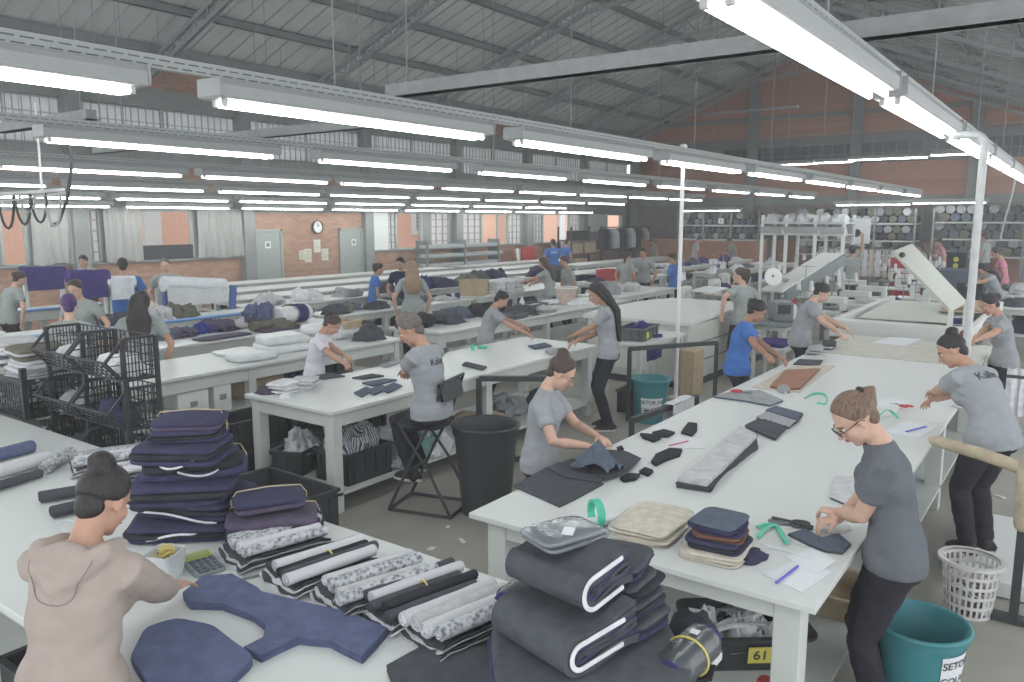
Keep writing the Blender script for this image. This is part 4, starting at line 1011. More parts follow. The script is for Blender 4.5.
for k, (dx, dy, dz, w_, mm, lab) in enumerate([(-.15, -.05, .07, .2, m_wht, 'white scrap at the left front of the 61 tray'), (-.04, -.08, .08, .2, m_paper, 'white scrap left of the middle in the 61 tray'), (.06, -.07, .09, .18, m_wht, 'white scrap right above the 61 card'), (.17, .02, .07, .24, m_olive, 'olive and grey scraps at the right of the 61 tray'), (-.12, .08, .07, .22, m_char, 'dark scrap at the back left of the 61 tray'), (.02, .07, .10, .22, m_lgry, 'pale scrap at the back of the 61 tray'), (.2, -.09, .06, .16, m_gry, 'grey scrap at the front right of the 61 tray'), (-.20, .02, .08, .14, m_paper, 'small white scrap at the left end of the 61 tray')]):
    o = garment(lab, (0, 0, 0), w_, .16, .12, mm, 30 + k, rough=2.2, n=30); o.location = V(tr.location) + Rz(radians(-52)) @ V((dx, dy, dz)); o.rotation_euler = (.2 * (k % 3 - 1), .25 * (k % 2), k)
for k, (dx, dy, r_) in enumerate([(-.10, -.10, .3), (.02, -.03, 1.1), (.09, .02, -.5), (-.02, -.12, -.2)]):
    m = MB(); m.sheet(lambda u, v: V(((u - .5) * .07, (v - .5) * .20, .02 * sin(3 * v) + .01 * sin(6 * u))), 6, 8, .003); o = m.build('cloth_strip', m_wht, smooth=60); o.location = V(tr.location) + Rz(radians(-52)) @ V((dx, dy, .20)); o.rotation_euler = (-.5, .2 * k - .3, r_); tag(o, 'white cloth strip %s in the 61 tray' % ['leftmost', 'in the middle', 'at the right', 'hanging to the front'][k], 'cloth strip')
p0 = P(846, 583, .3)
crate('shallow cardboard tray on the shelf behind the 61 tray', V((4.55, 1.02, SZ)), 0, .42, .36, .12, m_card, ribs=False, name='cardboard_tray', cat='tray')
m = MB(); m.lathe([(.001, 0), (.04, 0), (.04, .12), (.03, .135), (.001, .135)], c=(3.34, 1.0, SZ)); m.lathe([(.0405, .03), (.0405, .09)], c=(3.34, 1.0, SZ), mi=1)
tag(m.build('spray_can', [mat('can_red', (160, 60, 60), rough=.4), m_paper], world=True), 'small red can standing on the shelf beside the table leg', 'can')
m = MB(); m.box((3.28, .86, SZ + .06), (.12, .1, .12)); tag(m.build('small_box', m_dark, world=True, bevel=.005), 'small dark box on the shelf behind the front table leg', 'box')
# right side: rail, platform, basket, bin
t = thing('padded_rail', 'black post carrying a beige wrapped rail at the right edge of the picture', 'rail', (5.37, .16, 0))
b = MB(); b.box((0, 0, .02), (.09, .3, .035)); b.box((0, 0, .36), (.05, .05, .68)); b.build('post', m_metal, t, smooth=0, bevel=.004)
b = MB(); b.limb([(0, 0, .62), (.0, 0, .80), (0, 0, .98)], [.05, .055, .055], 14); b.build('post_wrap', mat('wrap_beige', (178, 164, 142), rough=.8, var=.15), t)
b = MB(); b.limb([(.42, .55, .94), (.2, .25, .95), (-.05, -.06, .95), (-.3, -.4, .95)], [.036, .04, .04, .04], 14); b.build('rail_wrap', mat('wrap_beige', (178, 164, 142)), t)
m = MB(); m.box((6.35, .20, .06), (1.35, .62, .10)); m.box((6.35, .2, .005), (1.3, .56, .01)); tag(m.build('standing_platform', m_tab, world=True, smooth=0, bevel=.008), 'low white platform under the feet of the bending woman', 'platform')
t = thing('laundry_basket', 'white slotted plastic basket on the floor by the platform', 'basket', (5.36, .40, 0))
b = MB(); n = 26; H_ = .34; rf = lambda z: .125 + .035 * z / H_
for k in range(n):
    a = 2 * pi * k / n; b.bar((rf(0) * cos(a), rf(0) * sin(a), 0), (rf(H_) * cos(a), rf(H_) * sin(a), H_), .014, .006, up=V((cos(a), sin(a), 0)))
for z in (.01, .075, .14, .205, .27, .33): b.path([(rf(z) * cos(2 * pi * k / 28), rf(z) * sin(2 * pi * k / 28), z) for k in range(28)], [(.005, .011)] * 28, 6, closed=True)
b.lathe([(.001, .004), (rf(0), .004), (rf(0), .012), (.001, .012)], n=24); b.build('slotted_body', mat('basket_white', (206, 204, 202), rough=.4), t)
b = MB(); b.lathe([(.155, .325), (.185, .33), (.185, .35), (.155, .35)], n=30); b.build('rim', mat('basket_white', (206, 204, 202)), t)
garment('pale and black scraps inside the white slotted basket', (5.36, .40, .03), .22, .22, .17, m_str, 41, rough=1.4)
def bin_(label, loc, rb, rt, h, m_, txt=None, ang=0, ts=.05, lh=.14, zf=.42):
    t = thing('waste_bin', label, 'bin', loc); b = MB()
    b.lathe([(.001, 0), (rb, 0), (rb + (rt - rb) * .9, h * .9), (rb + (rt - rb) * .9 + .012, h * .9), (rt + .016, h), (rt, h + .006), (rt - .01, h - .01), (rb - .008, .012), (.001, .012)], n=40); b.build('body', m_, t)
    b = MB(); b.path([((rt + .012) * cos(2 * pi * k / 40), (rt + .012) * sin(2 * pi * k / 40), h) for k in range(40)], .012, 8, closed=True); b.build('rim', m_, t)
    if txt:
        rf = lambda z: rb + (rt - rb) * z / h + .004; b = MB(); z0 = h * zf
        w_ = ts * 5.2 / rt; b.grid(lambda u, v: V((rf(z0 + lh * (v - .5)) * cos(ang + w_ * (u - .5)), rf(z0 + lh * (v - .5)) * sin(ang + w_ * (u - .5)), z0 + lh * (v - .5))), 12, 2); lb = b.build('label_sheet', m_paper, t)
        for i, l in enumerate(txt):
            text_on_cyl(t, l, ts, rb + (rt - rb) * .45, z0 + lh * (.25 - .45 * i), ang, m_dark, rfun=lambda z: rf(z) + .003)
    return t
q = at(920, 622, .48)
bin_('teal bin beside the ponytailed woman at the bottom right', (q.x, q.y, 0), .165, .205, .48, m_teal, ['SETOR DE', 'COLAGEM'], radians(256), .052, .18, .66)
for k, (a_, b_) in enumerate([((985, 500), (1000, 497)), ((972, 498), (984, 502)), ((905, 541), (915, 538))]):
    pass
# white towels at the right edge
for k, (px, w_, lab) in enumerate([(1012, .09, 'white cloth strip hanging at the right edge of the picture, left one'), (1020, .10, 'white cloth strip hanging at the right edge of the picture, right one')]):
    p = P(px, 385, .98); m = MB(); m.grid(lambda u, v: V((p.x + .015 * sin(u * 9) + .01 * nz(u * 4, v * 4, k), p.y + w_ * (.5 - u), 1.12 - .42 * v)), 8, 10); m.grid(lambda u, v: V((p.x + .03 + .01 * sin(u * 9), p.y + w_ * (.5 - u), 1.12 - .40 * v)), 8, 10)
    tag(m.build('hanging_cloth', m_wht, world=True, smooth=60), lab, 'cloth')
m = MB(); p = P(1014, 380, 1.1); m.tube((p.x + .015, p.y + .06, 1.125), (p.x + .015, p.y - .6, 1.125), .014); m.tube((p.x + .015, p.y - .3, 0), (p.x + .015, p.y - .3, 1.13), .016); m.tube((p.x + .015, p.y - .58, 0), (p.x + .015, p.y - .58, 1.13), .016)
tag(m.build('hanging_rail', m_metal, world=True), 'metal rail carrying the white cloth strips at the right edge', 'rail')

for k, (px, py, w_, h_, r_) in enumerate([(905, 541, .10, .06, .3), (1000, 497, .12, .04, .8), (978, 500, .05, .10, .1), (985, 595, .09, .05, 1.2), (448, 527, .05, .03, .5), (462, 541, .10, .03, 1.0), (432, 549, .07, .05, .2), (668, 586, .08, .05, .6)]):
    q = at(px, py, .0); m = MB(); m.sheet(lambda u, v: V(((u - .5) * w_, (v - .5) * h_, .006 + .004 * sin(5 * u))), 4, 3, .003); o = m.build('paper_scrap', m_paper, smooth=0); o.location = q; o.rotation_euler = (0, 0, r_)
    tag(o, 'pale paper scrap on the floor ' + ['beside the ponytailed woman', 'by the white platform, long one', 'by the white platform, short one', 'right of the slotted basket', 'by the feet of the folding chair', 'between the chair and the near table', 'in the aisle before the chair', 'between the foreground and near tables'][k], 'paper scrap', 'scraps on the floor')
# ================================================================ MIDDLE TABLE with the seated man
table('long white table in the middle with the seated man and the woman in white', 4.12, 4.75, 8.35, 5.88, legs=True, apron=.12, shelf=.16, legw=.10, nx=3, inset=.04)
# barrier frames, bin, stool
def frame_rail(label, a, b, h, z2=.35):
    a, b = V(a), V(b); t = thing('steel_frame', label, 'frame', (a + b) / 2); o = V(t.location)
    for p in (a, b): m = MB(); m.box((p.x - o.x, p.y - o.y, h / 2), (.05, .05, h), rz=.4); m.build('post', m_metal, t, smooth=0)
    m = MB(); m.bar(a - o + V((0, 0, h)), b - o + V((0, 0, h)), .05, .05); m.build('top_bar', m_metal, t, smooth=0)
    m = MB(); m.bar(a - o + V((0, 0, .05)), b - o + V((0, 0, .05)), .05, .05); m.build('bottom_bar', m_metal, t, smooth=0); return t
frame_rail('dark steel frame behind the black bin at the middle table', (5.95, 4.70, 0), (6.35, 4.12, 0), .86)
t = bin_('big round black bin on the floor beside the folding chair', (4.97, 3.86, 0), .20, .265, .74, mat('bin_black', (52, 53, 56), rough=.45, var=.06))
# folding chair
t = thing('folding_chair', 'black metal folding chair the man sits on', 'chair', (4.76, 4.32, 0), radians(106)); zs = .76
b = MB(); slab(b, .40, .40, .045, zs - .045, 3, .006); b.build('seat', m_black, t)
b = MB()
b.grid(lambda u, v: V((-.22 - .035 * v - .03 * (1 - (2 * u - 1) ** 2), .20 * (2 * u - 1), 1.10 - .14 * v + 0)), 10, 3); b.grid(lambda u, v: V((-.20 - .035 * v - .03 * (1 - (2 * u - 1) ** 2), .20 * (2 * u - 1), 1.10 - .14 * v)), 10, 3)
b.build('backrest', m_crate, t)
for s in (-1, 1):
    y = s * .205
    b = MB(); b.path([(.26, y, .015), (.02, y, .50), (-.12, y, zs), (-.25, y, 1.12)], .013, 8); b.build('front_leg', m_metal, t)
    b = MB(); b.path([(-.30, y, .015), (-.10, y, .40), (.14, y, zs - .03)], .013, 8); b.build('rear_leg', m_metal, t)
    b = MB(); b.limb([(.26, y, .015), (-.30, y, .015)], [.013, .013], 8); b.build('floor_bar', m_metal, t)
for x, z, nm in ((.26, .015, 'front_bar'), (-.30, .015, 'rear_bar'), (.10, .34, 'foot_rest'), (-.25, 1.12, 'top_bar')):
    b = MB(); b.tube((x, -.205, z), (x, .205, z), .013, n=8); b.build(nm, m_metal, t)
# on the table
T3 = TZ + .001
for k, (px, py, mm, lab, sz) in enumerate([(285, 391, m_wht, 'white folded cloth at the left end of the middle table', (.30, .22)), (304, 388, m_lgry, 'pale folded cloth right of the white one at the left end of the middle table', (.26, .22)), (266, 393, m_plum, 'dark plum scrap at the left corner of the middle table', (.16, .16))]):
    if k < 2: folded_stack('folded_cloth', lab, 'cloth', P(px, py), radians(15 + 20 * k), sz[0], sz[1], .085, 6, [mm, m_strf, mm], seed=50 + k, jit=.02)
    else: garment(lab, P(px, py), .18, .2, .07, mm, 51)
garment('white cloth corner hanging over the front of the middle table', P(284, 399, .87), .12, .06, .05, m_wht, 57)
for k, (pp, mm, lab) in enumerate([([(314, 377), (330, 374), (345, 377), (322, 380)], m_char, 'charcoal piece lying before the woman in white'),
    ([(354, 394), (366, 388), (373, 391), (362, 398)], m_slate, 'slate cut piece lowest left in the row by the seated man'), ([(366, 392), (381, 386), (388, 389), (374, 396)], m_slate, 'slate cut piece second in the row by the seated man'), ([(380, 390), (394, 384), (402, 387), (388, 394)], m_slate, 'slate cut piece nearest the seated man'),
    ([(362, 384), (385, 380), (397, 381), (374, 387)], m_slate, 'slate strip behind the row of cut pieces'), ([(352, 379), (372, 375), (384, 377), (364, 380)], m_char, 'dark strip in the middle of the table behind the cut pieces'), ([(380, 366), (396, 362), (402, 363), (386, 368)], m_gry, 'grey strip far up the middle table'),
    ([(462, 366), (466, 363), (487, 368), (483, 371)], m_char, 'dark strip right of the seated man'), ([(440, 352), (444, 349), (449, 351), (444, 354)], m_char, 'small dark piece behind the seated man'), ([(528, 347), (545, 344), (552, 347), (535, 350)], m_slate, 'grey strip between the two standing women at the middle table'), ([(545, 352), (560, 349), (566, 353), (550, 356)], m_gry, 'grey piece at the right end of the middle table')]):
    poly_stack('fabric_piece', lab, 'fabric', pxpoly(pp, TZ), T3 + .0005 * k, .014, [mm], 3, sub=.08)
m = MB(); p = P(482, 348); m.path([p + V((.05 * cos(a), .05 * sin(a), .012)) for a in [2 * pi * k / 16 for k in range(16)]], (.012), 8, closed=True)
tag(m.build('tape_roll', m_green, world=True), 'small green tape ring at the middle of the middle table', 'tape roll')
m = MB(); p = P(473, 350); m.lathe([(.001, 0), (.025, 0), (.025, .05), (.022, .06), (.001, .06)], c=p, n=14); tag(m.build('thread_cone', m_green, world=True), 'small mint cup beside the green tape ring', 'cup')
# heaps and crates on the lower shelf and under it
SH = .174
def at_shelf(px, py, z=.35): q = at(px, py, z); return V((q.x, q.y, SH))
crate('black crate overflowing with striped cloth under the middle table, next to its front leg', V((4.62, 5.05, SH)), 0, .52, .40, .26, group=None)
crate('black crate of pale cloth under the middle table, left of the striped heap', V((4.5, 5.6, SH)), .3, .5, .3, .2)
HP = [(4.62, 5.05, .40, m_str, 'striped cloth heaped in the crate next to the front leg', .50, .2), (4.50, 5.6, .34, m_wht, 'white ruffled cloth in the left crate under the middle table', .42, .16), (4.85, 5.28, .36, m_wht, 'white crumpled cloth behind the striped heap under the table', .3, .2), (4.95, 4.98, .20, m_gry, 'grey cloth beside the striped heap under the table', .34, .16),
      (5.25, 5.5, .18, m_lgry, 'pale grey garment heap in the middle of the lower shelf', .5, .22), (5.7, 5.2, .18, m_wht, 'white garment heap on the lower shelf behind the man legs', .5, .25), (5.55, 4.95, .18, m_wht, 'white paper scraps under the chair side of the shelf', .4, .2), (6.0, 5.05, .18, m_lgry, 'light cloth heap on the shelf behind the black bin', .45, .22), (6.6, 5.2, .18, m_card, 'brown cardboard pieces on the shelf under the steel frame', .6, .14), (7.2, 5.3, .18, m_gry, 'grey cloth heap under the right half of the middle table', .6, .2), (7.8, 5.2, .18, m_char, 'dark cloth heap under the right end of the middle table', .5, .2)]
for k, (x, y, z, mm, lab, w_, h_) in enumerate(HP): garment(lab, V((x, y, z)), w_, w_ * .75, h_, mm, 60 + k, rz=k * .7, rough=1.5, n=34)
m = MB(); m.box((0, 0, 0), (.26, .34, .012), rot=Matrix.Rotation(radians(62), 3, 'Y') @ Matrix.Rotation(.3, 3, 'Z')); o = m.build('cardboard_sheet', m_card, smooth=0); o.location = (4.72, 5.36, .42); tag(o, 'tilted cardboard sheet among the striped cloth under the middle table', 'cardboard')
crate('teal green box on the shelf under the man on the chair', V((5.35, 4.98, SH)), 0, .3, .22, .17, mat('box_teal', (110, 150, 140)), ribs=False)
# crate with papers on the floor in front of the table
t = crate('large black crate of white papers on the floor before the middle table', V((3.72, 4.98, 0)), radians(88), .88, .52, .33)
for k in range(5):
    m = MB(); m.box((0, 0, 0), (.22, .3, .006)); o = m.build('paper_sheet', m_paper, smooth=0); o.location = (3.62 + .05 * k, 4.85 + .09 * k, .14 + .008 * k); o.rotation_euler = (.05, .04, k * .5); tag(o, 'white paper %s in the big black crate' % ['at the bottom', 'second from the bottom', 'in the middle', 'second from the top', 'on top'][k], 'paper')
# black boxes in two layers under the left part (front of row 2 table)
bx = [(4.55, 6.35, 0, 'with a white card, lower front box left of the middle table'), (5.25, 6.4, 0, 'lower box behind the one with the white card'), (4.5, 6.42, .27, 'upper box over the white card box'), (5.2, 6.45, .27, 'upper box second in the row left of the middle table'), (5.9, 6.45, 0, 'lower box third in the row left of the middle table'), (5.9, 6.46, .27, 'upper box third in the row left of the middle table'), (3.85, 6.35, 0, 'low box at the near end of the black box row')]
for k, (x, y, z, lab) in enumerate(bx):
    crate('black storage box ' + lab, V((x, y, z)), 0, .62, .42, .26, group='black storage boxes', name='storage_box', cat='box', lab=dict(side=-1, x=.0, w=.12, h=.09) if k == 0 else None)
# ================================================================ ROW 2 TABLE behind the woman in white
table('long white table behind the woman in white, carrying wrapped white packs', .6, 7.02, 7.35, 8.05, legs=True, apron=.14, shelf=.42, legw=.09, nx=4, inset=.05)
def on(px, py, z=TZ): return at(px, py, z)
m_film = mat('film_pack', (206, 208, 210), rough=.3, var=.05, bump=.3, bscale=25)
for k, (px, py, w_, d_, h_, lab) in enumerate([(282, 350, .55, .5, .17, 'big white wrapped pack left of the woman in white'), (263, 361, .5, .35, .07, 'flat white pack before the big wrapped pack'), (222, 351, .5, .35, .03, 'thin white pack lying left on the second table'), (300, 332, .5, .42, .10, 'white plastic bag behind the big wrapped pack'), (285, 336, .35, .3, .09, 'smaller white plastic bag left of the upper bag'), (318, 336, .4, .3, .15, 'white box pack beside the head of the woman in white')]):
    folded_stack('wrapped_pack', lab, 'pack', V((min(7.0, on(px, py).x), max(7.3, min(7.8, on(px, py).y)), TZ + (.10 if k == 4 else 0))), radians(8 * (k - 2)), w_, d_, h_, 2 if h_ > .1 else 1, [m_film], seed=70 + k, dome=.02)
crate('open cardboard box behind the head of the woman in white', V((7.05, 7.75, TZ)), .2, .30, .22, .20, m_card, ribs=False, name='cardboard_box', cat='box')
garment('grey bag with a white strap at the right end of the second table', V((7.0, 7.3, TZ)), .42, .34, .2, m_char, 83)
# things on its lower shelf
for k, (x, y, w_, d_, h_, mm, lab) in enumerate([(4.4, 7.25, .34, .26, .26, m_white, 'white box with a small label on the lower shelf of the second table'), (4.72, 7.2, .2, .2, .3, m_white, 'white upright carton beside the labelled white box'), (3.9, 7.25, .6, .4, .1, m_paper, 'flat white pack on the lower shelf of the second table'), (5.4, 7.5, .5, .4, .22, m_card, 'brown carton on the lower shelf of the second table')]):
    t = thing('carton', lab, 'box', (x, y, .434)); b = MB(); b.box((0, 0, h_ / 2), (w_, d_, h_)); b.build('body', mm, t, smooth=0, bevel=.006); b = MB(); b.box((0, -d_ / 2 - .002, h_ * .5), (.08, .003, .06)); b.build('label', m_gry, t, smooth=0)
for k, (x, y, mm, lab) in enumerate([(3.6, 7.3, m_black, 'black cloth on the lower shelf at the crate end of the second table'), (5.9, 7.4, m_navy, 'navy cloth on the lower shelf below the wrapped packs'), (6.5, 7.4, m_char, 'charcoal cloth on the lower shelf at the right end of the second table')]):
    garment(lab, V((x, y, .434)), .5, .4, .22, mm, 90 + k, rough=1.4)
# ================================================================ FOREGROUND TABLE
table('broad white table in the foreground with the hooded woman', 1.2, .92, 2.55, 6.93, legs=True, apron=.10, legw=.10, inset=.06, shelf=.25)
crate('dark crate on the lower shelf at the bottom left corner', V((1.5, 3.55, .264)), 0, .4, .4, .2, ribs=False)
T4 = TZ + .001
# navy cut panels
pa = [(203, 579), (232, 576), (258, 590), (262, 594), (305, 605), (350, 615), (388, 631), (362, 659), (330, 643), (298, 640), (262, 658), (244, 650), (264, 640), (266, 627), (254, 618), (222, 606), (190, 605), (183, 595)]
poly_stack('cut_fabric_pile', 'thick navy blue cut panel pile shaped like a shirt front in the foreground', 'fabric', pxpoly(pa, TZ + .02), T4, .032, [m_blue, m_navy, m_blue], 8, sub=.03, jit=.007)
pb = [(146, 630), (178, 620), (212, 628), (255, 660), (232, 682), (215, 700), (160, 700), (130, 660)]
poly_stack('cut_fabric_pile', 'thick navy blue cut panel pile at the elbow of the hooded woman', 'fabric', pxpoly(pb, TZ + .02), T4, .032, [m_blue, m_navy, m_blue], 8, sub=.03, jit=.007, soft=True)
pc = [(387, 668), (410, 655), (436, 641), (470, 644), (500, 665), (488, 690), (440, 695), (395, 690)]
poly_stack('cut_fabric_pile', 'charcoal cut panel pile left of the big tied bundle', 'fabric', pxpoly(pc, TZ + .01), T4, .02, [m_char, m_char, m_purple if False else m_char], 6, sub=.04, jit=.006)
pd = [(470, 636), (500, 645), (540, 664), (520, 690), (480, 672), (460, 650)]
poly_stack('cut_fabric_pile', 'purple cut panel pile peeking out under the big tied bundle', 'fabric', pxpoly(pd, TZ), T4, .014, [m_pur, m_lgry, m_pur, m_char], 4, sub=.05, jit=.01)
# calculator
t = thing('calculator', 'grey desk calculator with a yellowish screen behind the hand', 'calculator', P(203, 568), radians(-10)); b = MB()
b.M = Matrix.Rotation(radians(8), 4, 'X'); b.prism(rr(.13, .19, .02), 0, .03); b.build('case', mat('calc_grey', (128, 136, 140), rough=.5), t, bevel=.004)
b = MB(); b.M = Matrix.Rotation(radians(8), 4, 'X'); b.box((0, .062, .034), (.10, .038, .008)); b.build('screen', mat('calc_screen', (150, 160, 110), rough=.25), t, smooth=0)
b = MB(); b.M = Matrix.Rotation(radians(8), 4, 'X'); b.box((0, .062, .031), (.12, .055, .006)); b.build('screen_bezel', mat('calc_yellow', (176, 178, 90), rough=.5), t, smooth=0)
for i in range(5):
    for j in range(4):
        b = MB(); b.M = Matrix.Rotation(radians(8), 4, 'X'); b.box((-.042 + .028 * j, -.078 + .024 * i, .034), (.020, .016, .008)); b.build('key', mat('calc_key', (92, 100, 108), rough=.5), t, smooth=0, bevel=.002)
# tub of rubber bands
t = thing('rubber_band_tub', 'square white tub full of yellow rubber bands', 'tub', P(166, 577), radians(25)); b = MB()
pr = [(rr(.12, .10, .012), 0), (rr(.145, .125, .014), .115), (rr(.150, .130, .014), .118), (rr(.138, .118, .012), .118), (rr(.115, .095, .01), .02)]
b.rings([[V((x, y, z)) for x, y in p] for p, z in pr]); b.build('tub', m_plast, t, bevel=.002)
for k in range(16):
    b = MB(); a0 = random.random() * 6; r_ = random.uniform(.02, .036); cx, cy = random.uniform(-.025, .025), random.uniform(-.018, .018); zz = .085 + .003 * k
    b.path([(cx + r_ * cos(a), cy + r_ * .8 * sin(a), zz + .01 * sin(2 * a + a0)) for a in [2 * pi * q / 14 for q in range(14)]], .0022, 5, closed=True); b.build('rubber_band', m_rubber, t)
garment('yellow rubber bands filling the white tub', P(166, 577) + V((0, 0, .012)), .10, .085, .075, m_rubber, 3, name='rubber_band_heap', cat='rubber bands', rough=.5)
m = MB(); m.bar(P(222, 585, TZ + .006), P(262, 574, TZ + .006), .012, .006); tag(m.build('metal_ruler', mat('scissor_steel', (150, 152, 154)), world=True, smooth=0), 'thin metal ruler lying right of the calculator', 'ruler')
m = MB(); p = P(72, 533); m.path([p + V((.04 * cos(a), .06 * sin(a), .03 + .02 * sin(a))) for a in [k * .5 for k in range(10)]], .004, 6); tag(m.build('wire_loop', m_plast, world=True), 'clear plastic loop lying left of the bun woman neck', 'cord')
for k, (a, b_, lab) in enumerate([((40, 497), (75, 489), 'dark roll on the table behind the hooded woman, upper one'), ((52, 512), (85, 500), 'dark roll on the table behind the hooded woman, lower one')]):
    m = MB(); roll(m, P(*a, TZ + .035), P(b_[0] + 25, b_[1] - 2, TZ + .035), .035, 5 + k); tag(m.build('cloth_roll', m_char, world=True), lab, 'cloth roll', 'dark rolls behind the hooded woman')
# tall navy pile : tied bundles of folded tracksuits
def tied_bundle(name, label, loc, rz, w, d, h, n, mats, seed, piping=True, string='y', soff=0.0, group=None):
    t = folded_stack(name, label, 'garment bundle', loc, rz, w, d, h, n, mats, group, None, seed, dome=.02, jit=.012)
    if piping:
        random.seed(seed + 99)
        for k in range(1):
            z = h * random.uniform(.2, .8); x0 = random.uniform(-.45, -.1) * w; x1 = random.uniform(.1, .48) * w; b = MB()
            for zz in range(1): b.path([(x0 + (x1 - x0) * q / 10, -d / 2 * 1.02 - .006 + .04 * ((2 * q / 10 - 1) ** 4), z + .025 * sin(q * .35 + seed)) for q in range(11)], [(.0035, .006)] * 11, 6)
            b.build('white_piping', m_wht, t)
    if string: string_round(w * 1.03, d * 1.03, 0, h + .02, string, soff).build('tie_string', m_string, t)
    return t
base = P(196, 545); base = V((2.13, 3.50, TZ)); yw = radians(-52)
z = T4; nav = [m_navy, m_black, m_navy, m_plum]
pile = [(.58, .46, .07, 3, -.01, 0, .10, None), (.54, .40, .085, 3, .03, .01, -.22, None), (.50, .40, .085, 3, -.04, .0, .12, None), (.48, .36, .08, 2, .03, .02, .30, 'y'), (.42, .34, .075, 3, -.03, .0, -.12, None), (.33, .28, .095, 5, .01, .02, .14, 'y')]
names = ['bottom bundle', 'second bundle from the bottom', 'third bundle from the bottom', 'third bundle from the top', 'second bundle from the top', 'tied bundle on top']
for k, (w_, d_, h_, n_, dx, dy, dr, st) in enumerate(pile):
    tied_bundle('garment_bundle', 'navy %s of the tall pile behind the calculator' % names[k], base + V((dx, dy, z - TZ)), yw + dr, w_, d_, h_, n_, nav, 100 + k, k in (0, 1, 3, 4), st, .05, 'navy bundles of the tall pile'); z += h_ * .99 + .012
b2 = V((2.27, 3.06, T4))
tied_bundle('garment_bundle', 'low navy tied bundle right of the tall navy pile', b2, yw + .2, .44, .32, .12, 4, nav, 120, True, 'y', .05)
tied_bundle('garment_bundle', 'small navy bundle lying on the low tied bundle by the tall pile', b2 + V((.0, .02, .155)), yw + .35, .34, .24, .05, 2, [m_plum, m_navy], 121, False, 'y', .03)
# fans of rolls
def roll_fan(label, px, py, rz, mats, n, seed, L=.44, group='rolled fabric bundles on the foreground table', wrap=None, sp=.060, base_mats=(m_lgry, m_char)):
    o0 = P(px, py); t = thing('roll_bundle', label, 'roll bundle', V((o0.x, o0.y, T4)), rz, group); random.seed(seed)
    W = n * sp
    b = MB()
    for k in range(4): 
        b.sheet(lambda u, v, k=k: V(((u - .5) * L * (1.05 - .04 * k) + .02 * nz(k, v * 4, seed), (v - .5) * (W + .06 - .012 * k), .012 + .010 * k + .022 * max(0, (abs(2 * v - 1) - .75) * 4) + .01 * nz(u * 5, v * 7, seed + k) - .012 * (abs(2 * u - 1) > .9))), 10, 14, .006, mi=k % 2)
    b.build('outer_wrap', [base_mats[0], base_mats[1]], t, smooth=60)
    for k in range(n):
        y = -W / 2 + sp * (k + .5); r_ = sp * random.uniform(.42, .56); r = MB(); zz = .05 + r_ * .8 + random.uniform(0, .012)
        roll(r, (-L / 2 + random.uniform(-.02, .04), y, zz), (L / 2 + random.uniform(-.04, .03), y + random.uniform(-.015, .015), zz), r_, seed + k, n=14)
        r.build('fabric_roll', mats[k % len(mats)], t)
    for k in (wrap or []):
        y = -W / 2 + sp * (k + .5); r = MB(); r.path([(0.02, y + sp * .62 * cos(a), .05 + sp * .42 + sp * .62 * sin(a)) for a in [2 * pi * q / 14 for q in range(14)]], .004, 6, closed=True); r.build('rubber_band', m_rubber, t)
    return t
rz_ = radians(-14)
roll_fan('snake print rolls lying nearest the tall navy pile', 278, 552, rz_, [m_snake, m_strf, m_snake, m_snake], 4, 1)
roll_fan('charcoal rolls tied with a white band, second bundle of the row', 326, 574, rz_ + .05, [m_strf, m_char, m_black, m_strf, m_char], 5, 2, wrap=[2], base_mats=(m_wht, m_char), sp=.050)
roll_fan('snake print and pale striped rolls in the middle of the row', 378, 594, rz_ - .03, [m_snake, m_lgry, m_snake, m_strf], 4, 3)
roll_fan('charcoal rolls tied with a yellow band in the row', 420, 606, rz_ + .03, [m_char, m_black, m_char, m_strf, m_char], 5, 4, wrap=[2], base_mats=(m_wht, m_char), sp=.048)
roll_fan('pale snake print rolls beside the big tied bundle', 468, 628, rz_, [m_snake, m_strf, m_lgry, m_strf], 4, 5)
roll_fan('snake print rolls lying at the back left of the table behind the bun', 118, 466, radians(-20), [m_snake, m_strf, m_snake, m_gry], 4, 6, L=.5)
roll_fan('pale striped rolls at the back left, next to the snake print rolls', 160, 474, radians(-20), [m_strf, m_snake, m_strf], 3, 7, L=.45)
for k, (a, b_, r_, mm, lab) in enumerate([((-12, 474), (48, 457), .045, m_strf, 'white ribbed roll at the left edge of the foreground table'), ((-15, 458), (32, 446), .045, m_blue, 'blue roll at the left edge of the foreground table'), ((-15, 490), (40, 473), .03, m_char, 'thin charcoal roll in front of the white ribbed roll'), ((45, 468), (70, 452), .04, m_snake, 'grey printed roll right of the white ribbed roll')]):
    m = MB(); roll(m, P(*a, TZ + r_), P(*b_, TZ + r_), r_, 20 + k); tag(m.build('cloth_roll', mm, world=True), lab, 'cloth roll', 'rolls at the left edge')
